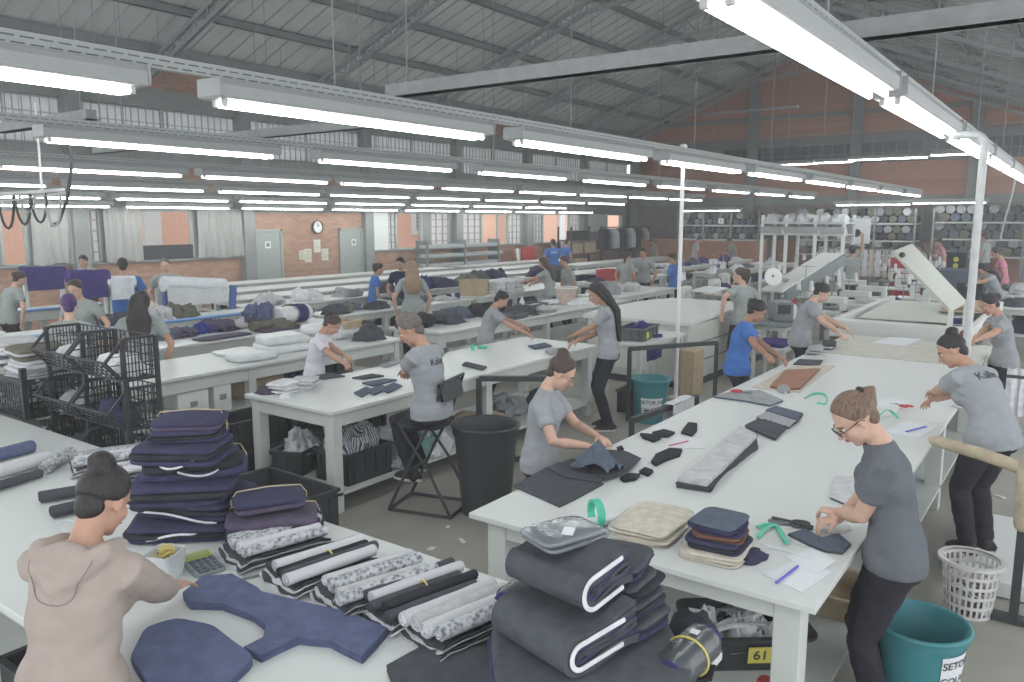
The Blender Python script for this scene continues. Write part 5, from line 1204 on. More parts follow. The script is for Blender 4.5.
# ---- big tied bundle at the right
def ufold(mb, L, W, layers, t, r0, mats_n, seed, open_=0.0):
    """thick cloth stack folded over: cross section runs out, turns and comes back"""
    for k in range(layers):
        r = r0 + t * k; prof = []
        n = 12
        for q in range(7): prof.append((-L / 2 + (L * .98) * q / 6 + .02 * nz(k, q, seed), -r - .008 * sin(q + k)))
        prof += [(L / 2 + r * sin(a) * 1.0, -r * cos(a)) for a in [pi * q / n for q in range(1, n)]]
        for q in range(7): prof.append((L / 2 - (L * .98) * q / 6 + .02 * nz(q, k, seed), r + .012 * sin(q * .8 + seed) - open_ * (q / 6) ** 2))
        o = len(prof); ins = []
        for i, (x, z) in enumerate(prof):
            x0, z0 = prof[max(0, i - 1)]; x1, z1 = prof[min(o - 1, i + 1)]; l = sqrt((x1 - x0) ** 2 + (z1 - z0) ** 2) or 1
            ins.append((x - (z1 - z0) / l * t * .92, z + (x1 - x0) / l * t * .92))
        w2 = W / 2 * (1 + .02 * nz(k * 2.2, seed)); sh = .006 * nz(k * 1.3, seed, 5)
        A = [V((x, -w2 + sh, z)) for x, z in prof]; B = [V((x, w2 + sh, z)) for x, z in prof]; C = [V((x, -w2 + sh, z)) for x, z in ins]; D = [V((x, w2 + sh, z)) for x, z in ins]
        vs = A + B + C + D; fs = []
        for i in range(o - 1):
            fs += [(i, i + 1, o + i + 1, o + i), (2 * o + i + 1, 2 * o + i, 3 * o + i, 3 * o + i + 1), (i + 1, i, 2 * o + i, 2 * o + i + 1), (o + i, o + i + 1, 3 * o + i + 1, 3 * o + i)]
        fs += [(0, o, 3 * o, 2 * o), (o - 1, 3 * o - 1, 4 * o - 1, 2 * o - 1)[::-1]]
        mb.add(vs, fs, k % mats_n)
    return mb
def ubundle(label, loc, rz, L, W, layers, t, r0, mats, seed, pipe=(), string=None, tilt=0.0):
    th = thing('garment_bundle', label, 'garment bundle', loc, rz); zc = r0 + t * layers
    b = MB(); b.M = Tr(0, 0, zc) @ Matrix.Rotation(tilt, 4, 'Y'); ufold(b, L, W, layers, t, r0, len(mats), seed); b.build('folded_cloth', mats, th, smooth=50, fix=True)
    for k in pipe:
        r = r0 + t * (k + .5); p = MB(); p.M = Tr(0, 0, zc) @ Matrix.Rotation(tilt, 4, 'Y')
        pts = [(-L * .2 + L * .7 * q / 6, W / 2 + .006, -r) for q in range(7)] + [(L / 2 + r * sin(a), W / 2 + .006, -r * cos(a)) for a in [pi * q / 12 for q in range(1, 12)]] + [(L / 2 - L * .75 * q / 6, W / 2 + .006, r) for q in range(7)]
        p.path(pts, [(.0045, .009)] * len(pts), 6); p.build('white_piping', m_wht, th)
    if string: string_round(L, W * 1.04, .0, 2 * zc + .004, 'x', string).build('tie_string', m_string, th)
    return th
bl = V((2.13, 1.26, T4)); yb = radians(165)
th = folded_stack('garment_bundle', 'wide charcoal bundle at the bottom of the big pile at the bottom centre', 'garment bundle', bl + V((0.02, 0, 0)), radians(-50), .62, .50, .10, 4, [m_char, m_navy, m_char, m_char], seed=140, dome=.03)
ubundle('charcoal folded bundle with a white piping loop in the big pile', bl + V((-.01, .03, .115)), yb, .26, .36, 4, .019, .012, [m_char, m_navy, m_char, m_char], 3, pipe=(1,), tilt=.10)
ubundle('charcoal folded bundle with a white piping loop tied on top of the big pile', bl + V((.05, .06, .29)), yb + .10, .20, .34, 4, .016, .012, [m_char, m_navy, m_char, m_char], 4, pipe=(2,), string=.0, tilt=.16)
folded_stack('film_packet', 'packet wrapped in shiny film with a white tag on the top of the big pile', 'packet', bl + V((.06, .10, .435)), radians(-20), .26, .20, .03, 2, [mat('film_dark', (112, 116, 122), rough=.15, spec=.7, bump=.3, bscale=20)], seed=5)
m = MB(); m.box((0, 0, 0), (.07, .04, .003)); o = m.build('paper_tag', m_paper, smooth=0); o.location = bl + V((.05, .08, .472)); o.rotation_euler = (0, 0, .4); tag(o, 'small white tag on the shiny packet at the top of the big pile', 'tag')
for k in range(4):
    folded_stack('folded_garment', 'dark folded garment, %s of the four stacked behind the white piping' % ['lowest', 'second lowest', 'second highest', 'highest'][k], 'garment', bl + V((.20 + .01 * k, -.02 + .02 * k, .135 + .055 * k)), radians(-10 + 6 * k), .24, .34, .045, 3, [m_navy, m_black, m_char], 'dark garments stacked at the right of the big pile', seed=150 + k)
# film wrapped rolls on both sides
def wrapped_roll(label, a, b_, r, inner, band=m_rubber, seed=0):
    a, b_ = V(a), V(b_); t = thing('wrapped_roll', label, 'wrapped roll', V(((a.x + b_.x) / 2, (a.y + b_.y) / 2, a.z - r))); o = V(t.location); d = (b_ - a).normalized()
    m = MB(); k = 10; pts = [(a - o).lerp(b_ - o, i / k) for i in range(k + 1)]; rs = [r * (1 + .08 * nz(i * .9, seed)) * (.72 if i in (0, k) else 1) for i in range(k + 1)]; m.path(pts, [(x, x * .9) for x in rs], 22, caps=False); m.build('film', mat('film_dark2', (72, 76, 80), rough=.22, spec=.6, bump=.5, bscale=14), t, smooth=70)
    m = MB(); roll(m, a - o - d * .004, b_ - o + d * .004, r * .80, seed, endmi=1); m.build('cloth_roll', [inner, m_navy], t)
    m = MB(); _, s, u = frame_from(d); c = (a - o).lerp(b_ - o, .5); m.path([c + (s * cos(q) + u * sin(q) * .9) * (r * 1.05) for q in [2 * pi * i / 24 for i in range(24)]], .005, 6, closed=True); m.build('rubber_band', band, t)
    m = MB(); m.box(c + u * r * .95 + d * .05, (.03, .03, .003)); m.build('paper_tag', m_paper, t, smooth=0); return t
wrapped_roll('film wrapped roll with purple core left of the big pile', P(508, 607, TZ + .085), P(548, 580, TZ + .085), .08, m_pur, m_wht, 3)
wrapped_roll('film wrapped roll with a yellow band at the bottom right of the big pile', P(668, 676, TZ + .075), P(706, 638, TZ + .075), .07, m_pur, m_rubber, 5)
garment('blue and navy cloth crumpled under the left film wrapped roll', P(525, 622), .22, .2, .06, m_navy, 161)
garment('slate blue crumpled cloth between the big pile and the left wrapped roll', P(534, 632), .16, .12, .08, m_slate, 162)
garment('black crumpled cloth right of the big pile', P(692, 640), .24, .2, .1, m_black, 163)
poly_stack('cut_fabric_pile', 'black cut panel lying at the right end of the foreground table', 'fabric', pxpoly([(640, 676), (665, 664), (716, 668), (712, 682), (650, 692)], TZ), T4, .012, [m_black], 3)
# ================================================================ LEFT : wire racks, garment tables, spreaders
m_wire = mat('wire_black', (46, 47, 50), rough=.5)
def wire_rack(label, x0, x1, y0, y1, tiers, bh, cols, group=None, lip=.14):
    """open fronted basket rack; the front faces -x"""
    c = V(((x0 + x1) / 2, (y0 + y1) / 2, 0)); t = thing('wire_rack', label, 'rack', c); H_ = tiers[-1] + bh
    for x in (x0 + .12, x1):
        for k in range(cols + 1):
            y = y0 + (y1 - y0) * k / cols; m = MB(); m.box((x - c.x, y - c.y, H_ / 2), (.028, .028, H_)); m.build('post', m_wire, t, smooth=0)
    for z in tiers:
        for q in range(cols):
            ya, yb = y0 + (y1 - y0) * q / cols + .015 - c.y, y0 + (y1 - y0) * (q + 1) / cols - .015 - c.y; xa, xb = x0 - c.x, x1 - c.x; m = MB()
            # floor, back, sides, slanted lip
            for k in range(9): u = k / 8; m.bar((xa + .12, ya + (yb - ya) * u, z), (xb, ya + (yb - ya) * u, z), .008); m.bar((xb, ya + (yb - ya) * u, z), (xb, ya + (yb - ya) * u, z + bh), .007); m.bar((xa + .12, ya + (yb - ya) * u, z), (xa, ya + (yb - ya) * u, z + lip), .008)
            for k in range(8): u = k / 7; m.bar((xa + .12 + (xb - xa - .12) * u, ya, z), (xa + .12 + (xb - xa - .12) * u, yb, z), .007)
            for k in range(5): zz = z + bh * k / 4; m.bar((xb, ya, zz), (xb, yb, zz), .008)
            for k in range(5): u = k / 4; m.bar((xa + .12 * (1 - u), ya, z + lip * u), (xa + .12 * (1 - u), yb, z + lip * u), .016 if k in (0, 4) else .008)
            for y in (ya, yb):
                m.bar((xa, y, z + lip), (xa + .14, y, z + bh), .018); m.bar((xa, y, z + lip), (xa + .12, y, z), .018); m.bar((xa + .14, y, z + bh), (xb, y, z + bh), .018); m.bar((xa + .12, y, z), (xb, y, z), .018)
                for k in range(1, 5): zz = z + bh * k / 5; xs = xa + (.12 * (1 - zz / lip + z / lip) if zz < z + lip else .14 * (zz - z - lip) / (bh - lip)); m.bar((xs, y, zz), (xb, y, zz), .006)
                for k in range(1, 9): xx = xa + .14 + (xb - xa - .14) * k / 9; m.bar((xx, y, z), (xx, y, z + bh), .006)
            m.build('basket', m_wire, t, smooth=0)
    return t
wire_rack('black wire rack with open fronted baskets standing behind the foreground table', 2.62, 2.98, 5.25, 6.35, [.22, .60, .95, 1.30], .29, 2)
k = 0
for z in (.23, .61, .96, 1.31):
    for q in range(2):
        y = 5.52 + .55 * q; mm = [m_wht, m_lgry, m_wht, m_char, m_navy, m_gry, m_wht, m_lgry][k]
        garment('%s cloth in the %s basket of the wire rack, %s side' % (['white', 'pale grey', 'white', 'charcoal', 'navy', 'grey', 'white', 'light grey'][k], ['lowest', 'second lowest', 'second highest', 'highest'][k // 2], ['right', 'left'][q]), V((2.84, y, z)), .24, .42, .16, mm, 200 + k, rough=1.3); k += 1
# basket stack at the left edge
for k, (z, lab) in enumerate([(.02, 'bottom black mesh crate at the left edge'), (.42, 'middle black mesh crate at the left edge'), (.86, 'top black mesh crate at the left edge, heaped with grey cloth')]):
    t = thing('mesh_crate', lab, 'crate', (2.85, 7.0, z)); 
    m = MB(); w_, d_, h_ = .46, .95, .30
    for s in (-1, 1):
        for q in range(22): m.box((s * w_ / 2, -d_ / 2 + d_ * q / 21, h_ / 2), (.008, .014, h_))
        for q in range(11): m.box((-w_ / 2 + w_ * q / 10, s * d_ / 2, h_ / 2), (.014, .008, h_))
        for q in range(6): m.box((s * w_ / 2, 0, h_ * (q + .5) / 6), (.008, d_, .014)); m.box((0, s * d_ / 2, h_ * (q + .5) / 6), (w_, .008, .014))
    m.box((0, 0, .008), (w_, d_, .012)); m.build('mesh_body', m_wire, t, smooth=0)
    m = MB()
    for s in (-1, 1): m.box((s * w_ / 2, 0, h_), (.03, d_ + .03, .03)); m.box((0, s * d_ / 2, h_), (w_ + .03, .03, .03))
    m.build('rim', m_wire, t, smooth=0, bevel=.004)
    for sx in (-1, 1):
        for sy in (-1, 1): m = MB(); m.box((sx * w_ / 2, sy * d_ / 2, h_ / 2 + .05), (.045, .045, h_ + .12)); m.build('corner_post', m_wire, t, smooth=0, bevel=.004)
cl = [(m_gry, 'grey'), (m_lgry, 'pale'), (m_gry, 'mid grey'), (m_bei, 'beige'), (m_lgry, 'light'), (m_slate, 'slate'), (m_olive, 'olive grey'), (m_lgry, 'off white')]
random.seed(11); zz = 1.03
for k, (mm, nm) in enumerate(cl):
    col = k % 2; lev = k // 2
    folded_stack('folded_garment', '%s folded garment, %s layer on the top mesh crate, %s stack' % (nm, ['lowest', 'second', 'third', 'top'][lev], ['right', 'left'][col]), 'garment', V((2.84, 6.76 + .46 * col, 1.02 + lev * .095)), random.uniform(-.2, .2), .38, .42, .085, 3, [mm, m_lgry, mm], 'grey clothes heaped on the top mesh crate', seed=220 + k, dome=.03, jit=.03)
garment('white plastic wrapped garment in the middle mesh crate at the left edge', V((2.82, 6.85, .44)), .38, .5, .26, m_wht, 231, rough=1.3)
garment('striped cloth in the middle mesh crate at the left edge', V((2.84, 7.25, .44)), .34, .35, .2, m_str, 232, rough=1.3)
m = MB(); a, b_ = atX(-10, 440, 2.62), atX(30, 428, 2.62); roll(m, a, b_, .085, 6, n=22); tag(m.build('cloth_roll', mat('roll_green', (92, 98, 94), rough=.6), world=True), 'thick grey green roll tied with string at the left edge', 'cloth roll')
t_ = bpy.data.objects['cloth_roll']
# ---- third table : garment heaps
table('white table heaped with navy and plum garments behind the wrapped packs', 3.3, 8.8, 8.1, 9.85, legs=True, apron=.13, shelf=.35, legw=.09, nx=4, inset=.05)
G = [(172, 318, .5, .5, .16, 'plum', 'plum garment heap at the left end, right of the black haired woman'), (182, 330, .55, .4, .10, 'plum', 'plum garments spread at the front left of the third table'), (168, 332, .35, .4, .12, 'slate', 'slate crumpled garment at the very left of the third table'), (203, 322, .5, .5, .10, 'navy', 'navy garments under the blue crumpled stack'), (203, 312, .42, .42, .20, 'blue', 'blue crumpled garment stack, topmost in the middle of the third table'), (188, 324, .4, .4, .12, 'royal blue', 'royal blue garment left of the blue stack'), (216, 322, .36, .36, .12, 'purple', 'purple garment right of the blue stack'), (240, 318, .42, .4, .14, 'plum', 'plum garments under the dark stack on the third table'), (242, 308, .5, .42, .14, 'olive', 'dark olive garment stack at the right of the third table'), (253, 316, .4, .4, .12, 'plum', 'plum garment beside the purple wrapped roll'), (160, 312, .45, .4, .14, 'light grey', 'pale garment behind the black haired woman'), (285, 322, .45, .35, .08, 'olive', 'olive garments at the right end of the third table')]
for k, (px, py, w_, d_, h_, c_, lab) in enumerate(G):
    q = at(px, py + 6, TZ); garment(lab, V((min(max(q.x, 3.6), 7.9), min(max(q.y, 9.02), 9.65), TZ + (.1 if 'topmost' in lab or 'olive garment stack' in lab else 0))), w_, d_, h_, CLOTHS[c_], 240 + k, rz=k, rough=1.5, n=34)
m = MB(); q = at(228, 324, TZ); roll(m, (q.x - .3, 9.12, TZ + .07), (q.x + .3, 9.2, TZ + .07), .07, 9); tag(m.build('cloth_roll', m_olive, world=True), 'brown olive cloth roll lying in front of the plum garments', 'cloth roll')
for k, (px, py, lab) in enumerate([(200, 334, 'flat plum cloth at the front edge of the third table, left'), (255, 326, 'flat plum cloth at the front edge of the third table, right')]):
    q = at(px, py, TZ); folded_stack('folded_cloth', lab, 'cloth', V((q.x, 9.0, TZ)), .05, .8, .3, .02, 2, [m_plum], seed=260 + k)
t = thing('wrapped_roll', 'white and purple film wrapped roll right of the dark garment stack', 'wrapped roll', V((7.55, 9.45, TZ))); m = MB(); roll(m, (-.32, 0, .13), (.28, .05, .13), .13, 4, n=22); m.build('film', m_film, t)
m = MB(); m.tube((-.02, 0, .13), (.18, .03, .13), .137, n=22, caps=False); m.build('purple_band', m_pur, t); m = MB(); m.tube((.06, .015, .13), (.08, .018, .13), .141, n=22); m.build('tie', m_black, t)
for k, (x, mm, lab) in enumerate([(4.4, m_royal, 'royal blue garment on the shelf below the plum heaps'), (5.4, m_char, 'charcoal garments on the shelf of the third table'), (6.3, m_gry, 'grey garment on the shelf of the third table'), (7.2, m_navy, 'navy garments on the shelf at the right of the third table')]): garment(lab, V((x, 9.2, .364)), .6, .5, .22, mm, 270 + k, rough=1.4)
# ---- chain of middle-left tables
LT = [(8.35, 9.5, 11.9, 10.25, 'white table with dark garment rows in front of the blond haired woman'), (12.1, 9.6, 16.2, 10.5, 'white table with white stacks left of the leaning dark haired woman'), (8.4, 11.5, 16.5, 12.35, 'long white table just behind the three people at the left middle'), (9.0, 13.0, 21, 13.8, 'long white table, second behind the blond haired woman'), (9.6, 14.5, 22.5, 15.35, 'long white table, third behind the blond haired woman'), (9.6, 16.2, 19.3, 16.95, 'long white table nearest the doors on the window side'), (19.8, 16.1, 26, 16.9, 'long white table below the aluminium profiles by the windows'), (17.0, 11.4, 25.5, 12.3, 'long white table in the middle distance left of the white post'), (22.5, 13.6, 30, 14.5, 'far white table under the coat rack')]
LS = ['garment row table', 'white stack table', 'table behind the three people', 'second table behind the blond woman', 'third table behind the blond woman', 'table by the doors', 'table under the aluminium profiles', 'middle distance table', 'table under the coat rack']
for k, (x0, y0, x1, y1, lab) in enumerate(LT):
    table(lab, x0, y0, x1, y1, legs=True, apron=.10, shelf=.5, legw=.08, nx=4 if x1 - x0 < 6 else 6, inset=.05)
    random.seed(300 + k)
    for q in range(int((x1 - x0) / 1.5)):
        c_ = random.choice(['charcoal', 'black', 'navy', 'slate', 'grey']); xx = x0 + .7 + q * 1.5
        garment('%s shelf bundle, %s from the left under the %s' % (c_, ORD[q], LS[k]), V((xx, (y0 + y1) / 2, .514)), 1.1, .46, .22, CLOTHS[c_], 310 + k * 20 + q, rough=1.0, n=20)
IT = [(290, 309, 'charcoal', .5, .14), (305, 307, 'olive', .5, .14), (318, 305, 'slate', .45, .12), (330, 303, 'charcoal', .5, .15), (341, 301, 'light grey', .45, .12), (352, 300, 'charcoal', .5, .14), (362, 299, 'grey', .4, .12), (300, 313, 'charcoal', .5, .10), (322, 309, 'slate', .5, .10), (345, 306, 'light grey', .5, .08)]
for k, (px, py, c_, w_, h_) in enumerate(IT):
    q = at(px, py + 3, TZ); q = V((min(11.6, max(8.6, q.x)), min(10.3, max(9.75, q.y)), TZ)); garment('%s garment, %s from the left in the dark row before the blond haired woman' % (c_, ORD[k]), V((8.65 + .3 * k, 9.78 + .15 * (k % 3), TZ)), w_, w_ * .7, h_, CLOTHS[c_], 400 + k, rz=k, rough=1.4, n=24)
for k, (x, y, c_, lab) in enumerate([(11.4, 9.72, m_pur, 'small purple pots, left one on the table before the blond woman'), (11.65, 9.72, m_pur, 'small purple pots, right one on the table before the blond woman')]):
    m = MB(); m.lathe([(.001, 0), (.05, 0), (.055, .10), (.04, .12), (.001, .12)], c=(x, y, TZ), n=14); tag(m.build('pot', [c_], world=True), lab, 'pot')
crate('brown cardboard box on the table right of the blond haired woman', V((12.45, 9.95, TZ)), .2, .5, .4, .3, m_card, ribs=False, name='cardboard_box', cat='box')
for k in range(6):
    t = folded_stack('folded_white_stack', 'white folded stack %s of six right of the cardboard box' % ORD[k], 'fabric stack', V((13.1 + .34 * (k // 2), 9.85 + .3 * (k % 2), TZ)), 0, .30, .27, .24, 5, [m_wht, m_strf], seed=420 + k)
for k, (x, y, c_, w_, h_) in enumerate([(12.9, 11.8, 'purple', .7, .28), (13.6, 11.8, 'navy', .7, .25), (14.4, 11.8, 'olive', .6, .25), (15.1, 11.9, 'charcoal', .6, .28), (15.8, 11.9, 'navy', .7, .3), (17.6, 11.8, 'navy', .8, .32), (18.5, 11.8, 'charcoal', .7, .28)]):
    garment('%s garment heap, %s from the left behind the white stacks' % (c_, ORD[k]), V((x, y, TZ)), w_, .55, h_, CLOTHS[c_], 430 + k, rough=1.5)
for k, (x, y, c_, w_, h_) in enumerate([(8.9, 11.85, 'light grey', .6, .2), (9.8, 11.9, 'white', .6, .22), (10.8, 11.85, 'grey', .6, .18), (11.8, 11.9, 'charcoal', .6, .2)]):
    garment('%s garment heap, %s from the left on the table behind the three people' % (c_, ORD[k]), V((x, y, TZ)), w_, .5, h_, CLOTHS[c_], 440 + k, rough=1.4)
# table between middle table and row 2 right end, with dark heaps and white items
table('white table carrying dark garments and a patterned bucket behind the seated man', 8.0, 6.95, 13.4, 7.95, legs=True, apron=.13, shelf=.4, legw=.09, nx=3, inset=.05)
for k, (x, y, c_, w_, h_, lab) in enumerate([(8.3, 7.7, 'black', .6, .18, 'black garment heap at the left end of the table behind the seated man'), (8.9, 7.6, 'charcoal', .55, .16, 'charcoal garment heap second from the left behind the seated man'), (9.4, 7.9, 'slate', .5, .16, 'slate garment heap in the middle of the table behind the seated man'), (9.9, 7.7, 'black', .6, .2, 'black garment heap right of the middle behind the seated man'), (10.3, 7.3, 'charcoal', .55, .15, 'charcoal garment heap near the right end behind the seated man'), (10.9, 7.3, 'light grey', .5, .12, 'pale cloth at the right end of the table behind the seated man')]):
    garment(lab, V((x, y, TZ)), w_, .5, h_, CLOTHS[c_], 450 + k, rough=1.5)
t = thing('bucket', 'pale bucket with a faint patterned band beside the long haired woman', 'bucket', at(566, 304, TZ)); m = MB(); m.lathe([(.001, 0), (.15, 0), (.20, .30), (.19, .30), (.145, .01), (.001, .01)], n=28); m.build('body', mat('bucket_pale', (196, 186, 178), c2=(180, 150, 140), scale=22), t)
m = MB(); m.path([(.205 * cos(a), .205 * sin(a), .30) for a in [2 * pi * q / 30 for q in range(30)]], .01, 6, closed=True); m.build('rim', m_white, t)
crate('low dark grey box on the table before the patterned bucket', at(532, 311, TZ), .1, .55, .3, .12, m_crateg, ribs=False)
crate('flat dark grey box on the table left of the low grey box', at(515, 318, TZ), .1, .4, .25, .06, m_crateg, ribs=False)
m = MB(); q = at(522, 311, TZ); m.lathe([(.001, 0), (.045, 0), (.045, .16), (.02, .2), (.015, .25), (.001, .25)], c=q, n=16); tag(m.build('spray_bottle', m_plast, world=True), 'small clear bottle beside the low grey box', 'bottle')
m = MB(); roll(m, (11.6, 7.75, TZ + .05), (12.1, 7.6, TZ + .05), .05, 3); tag(m.build('cloth_roll', m_wht, world=True), 'short white roll behind the clear bottle', 'cloth roll')
for k, (px, py, c_, lab) in enumerate([(505, 312, 'charcoal', 'charcoal cloth left of the flat grey box'), (548, 303, 'grey', 'grey cloth left of the patterned bucket'), (578, 305, 'white', 'white papers right of the patterned bucket')]):
    garment(lab, at(px, py, TZ), .4, .35, .1, CLOTHS[c_], 460 + k)
# ---- fabric spreaders by the left windows
def spreader(label, x0, x1, y, colr):
    t = thing('spreading_table', label, 'table', ((x0 + x1) / 2, y, 0)); L_ = x1 - x0
    m = MB(); m.box((0, 0, .86), (L_, .95, .05)); m.build('tabletop', m_tab, t, smooth=0)
    m = MB(); m.box((0, -.52, .84), (L_, .10, .17)); m.build('side_rail', m_leg, t, smooth=0, bevel=.006)
    m = MB(); m.bar((-L_ / 2, -.50, .93), (L_ / 2, -.50, .93), .20, .02); m.build('coloured_cover', colr, t, smooth=0)
    for k in range(4):
        for s in (-1, 1): m = MB(); m.box((-L_ / 2 + .2 + (L_ - .4) * k / 3, s * .4, .42), (.08, .08, .84)); m.build('leg', m_leg, t, smooth=0)
    return t
m_bluer = mat('rail_blue', (86, 136, 196), rough=.4)
spreader('spreading table with a blue cover at the left edge below the purple fabric', 3.6, 7.3, 14.35, m_bluer)
spreader('spreading table with a blue cover behind the facing person, nearer one', 4.2, 8.8, 11.2, m_bluer)
def fabric_panel_roll(label, pts, dep, mm):
    (xa, ya), (xb, yb) = pts; t = thing('fabric_bolt', label, 'fabric bolt', atY((xa + xb) / 2, yb, dep)); o = V(t.location); a = atY(xa, ya, dep) - o; b_ = atY(xb, ya, dep) - o; z1 = -.02
    m = MB(); m.tube(a + V((-.05, .08, -.02)), b_ + V((.05, .08, -.02)), .10, n=22); m.build('roll', mm, t)
    m = MB(); m.grid(lambda u, v: V((a.x + (b_.x - a.x) * u, -.025 + .01 * sin(u * 8), a.z + .03 + (z1 - a.z - .03) * v)), 12, 6); m.grid(lambda u, v: V((a.x + (b_.x - a.x) * u, -.005 + .01 * sin(u * 8), a.z + .03 + (z1 - a.z - .03) * v)), 12, 6); m.build('hanging_sheet', mm, t)
    m = MB(); 
    for e in (a, b_): m.box((e.x, .08, (e.z - o.z * 1 - .0) / 2 - (o.z) / 2 + .0), (.06, .08, e.z + o.z)) if False else m.box((e.x, .08, (e.z - o.z) / 2), (.06, .06, e.z + o.z))
    m.build('bracket', m_leg, t, smooth=0); return t
fabric_panel_roll('purple fabric bolt at the far left before the curtains', ((26, 271), (63, 289)), 14.6, m_pur)
fabric_panel_roll('purple fabric bolt in front of the blue shirted person', ((73, 275), (107, 297)), 12.4, m_pur)
fabric_panel_roll('translucent white film roll right of the purple bolt', ((110, 281), (133, 298)), 12.4, m_plast)
t = thing('film_roll', 'big white film roll on blue brackets before the man facing the camera', 'film roll', atY(195, 300, 12.1)); o = V(t.location); a = atY(163, 284, 12.1) - o; b_ = atY(224, 286, 12.1) - o
m = MB(); m.tube(a, b_, .13, n=24); m.build('roll', m_plast, t); m = MB(); m.tube(b_, b_ + V((.03, 0, 0)), .05, n=16); m.build('core', m_dark, t)
m = MB(); m.grid(lambda u, v: V((a.x + (b_.x - a.x) * u, -.12 + .02 * sin(u * 14) * v, a.z - .02 - (a.z + .05) * v)), 24, 5); m.grid(lambda u, v: V((a.x + (b_.x - a.x) * u, -.112 + .02 * sin(u * 14) * v, a.z - .02 - (a.z + .05) * v)), 24, 5); m.build('hanging_film', m_film, t)
for e, dx in ((a, -.05), (b_, .06)): m = MB(); m.bar((e.x + dx, .0, -o.z), (e.x + dx + .12, 0, e.z), .07, .10); m.build('bracket', mat('bracket_blue', (84, 104, 168), rough=.5), t, smooth=0)
table('white table behind the purple haired person at the left edge', 1.9, 10.2, 4.1, 11.4, legs=True, apron=.12, shelf=.4, nx=2)
for k, (px, py, w_, h_, lab) in enumerate([(12, 318, .6, .25, 'white box at the left edge behind the mesh crates'), (35, 322, .5, .35, 'white carton right of the box at the left edge'), (20, 335, .6, .2, 'low white box in front at the left edge')]):
    q = at(px, py, .95); t = thing('carton', lab, 'box', V((2.3 + .7 * k, 10.7 - .1 * k, TZ))); m = MB(); m.box((0, 0, h_ / 2), (w_, .4, h_)); m.build('body', m_white, t, smooth=0, bevel=.006); m = MB(); m.box((0, -.202, h_ * .6), (w_ * .3, .004, .05)); m.build('label', m_gry, t, smooth=0)
for k, (x, y, c_, lab) in enumerate([(5.3, 11.2, 'plum', 'plum garment on the spreading table behind the facing person'), (5.9, 11.3, 'charcoal', 'charcoal garment between the two people at the left'), (6.4, 11.2, 'light grey', 'pale garment left of the black haired woman'), (6.9, 11.4, 'olive', 'olive garment behind the black haired woman')]): garment(lab, V((x, y, .886)), .5, .5, .2, CLOTHS[c_], 480 + k, rough=1.5)
m = MB(); q = atY(147, 292, 12.1); m.rings([[q + V((.30 * f * cos(a), .2 * f * sin(a), z)) for a in [2 * pi * i / 10 for i in range(10)]] for f, z in ((1, -.25), (.9, 0), (.5, .14), (.1, .2))]); 
garment('cream paper heap left of the white film roll', atY(147, 291, 11.5) * V((1, 1, 0)).length if False else V((atY(147, 291, 11.5).x, 11.5, .886)), .5, .35, .24, m_bei, 490, rough=1.2)
bpy.data.objects.remove(bpy.data.objects['crumpled_garment.%03d' % 999]) if 'crumpled_garment.999' in bpy.data.objects else None
# ================================================================ RIGHT AND BACK
m_mach = mat('machine_white', (206, 208, 204), rough=.45, var=.02); m_machb = mat('machine_beige', (196, 198, 190), rough=.5, var=.02); m_machg = mat('machine_grey', (120, 126, 128), rough=.5)
# second section of the cutting table
table('beige topped table joined to the far end of the near cutting table', 9.40, .80, 11.05, 2.5, legs=True, apron=.10, legw=.1, nx=2, top=mat('table_beige', (192, 190, 180), rough=.5), inset=.06)
# white cutting machine with tilted panel
t = thing('cutting_machine', 'big white cutting machine with a slanted raised panel', 'machine', (13.65, 1.95, 0)); o = V(t.location)
m = MB(); m.box((-2.05, 0, .90), (.22, 1.75, .24)); m.build('front_beam', m_mach, t, smooth=0, bevel=.015)
m = MB(); m.box((-2.15, 0, .735), (.16, 1.6, .09)); m.build('wooden_plank', m_brown, t, smooth=0)
for s in (-1, 1):
    m = MB(); m.box((-2.05, s * .72, .4), (.16, .14, .78)); m.build('leg', m_mach, t, smooth=0, bevel=.01)
    m = MB(); m.box((.05, s * .84, .94), (4.0, .10, .16)); m.build('side_beam', m_mach, t, smooth=0, bevel=.01)
    m = MB(); m.box((1.9, s * .72, .4), (.16, .14, .78)); m.build('leg', m_mach, t, smooth=0, bevel=.01)
    m = MB(); m.M = Tr(-2.17, s * .78, .95) @ Matrix.Rotation(radians(-90), 4, 'Y'); m.lathe([(.001, 0), (.045, 0), (.05, .02), (.03, .05), (.001, .055)], n=18); m.build('red_knob', mat('knob_red', (120, 62, 56), rough=.5), t)
m = MB(); m.box((.0, 0, .90), (3.9, 1.58, .05)); m.build('bed', mat('bed_grey', (168, 172, 166), rough=.7), t, smooth=0)
m = MB(); m.sheet(lambda u, v: V((-1.2 + 3.0 * u, -.7 + 1.4 * v, .96 + .05 * sin(u * 3) + .015 * nz(u * 5, v * 5))), 16, 8, .012); m.build('cover_sheet', m_machb, t)
c = [atX(893, 251, 12.4), atX(912, 243, 12.75), atX(967, 301, 11.9), atX(951, 310, 11.55)]
m = MB(); nrm = (c[1] - c[0]).cross(c[3] - c[0]).normalized() * .05; q = [p - o for p in c]; m.add([*q, *[p + nrm for p in q]], [(0, 1, 2, 3), (7, 6, 5, 4), (0, 4, 5, 1), (1, 5, 6, 2), (2, 6, 7, 3), (3, 7, 4, 0)]); m.build('slanted_panel', m_machb, t, smooth=0, bevel=.008, fix=True)
m = MB(); p = q[0] * .72 + q[1] * .16 + q[3] * .12; m.ball(p + V((-.03, 0, .02)), (.05, .04, .04)); m.build('panel_latch', m_dark, t)
for e in (q[2], q[3]): m = MB(); m.bar((e.x, e.y, .0), e, .06, .06); m.build('panel_support', m_mach, t, smooth=0)
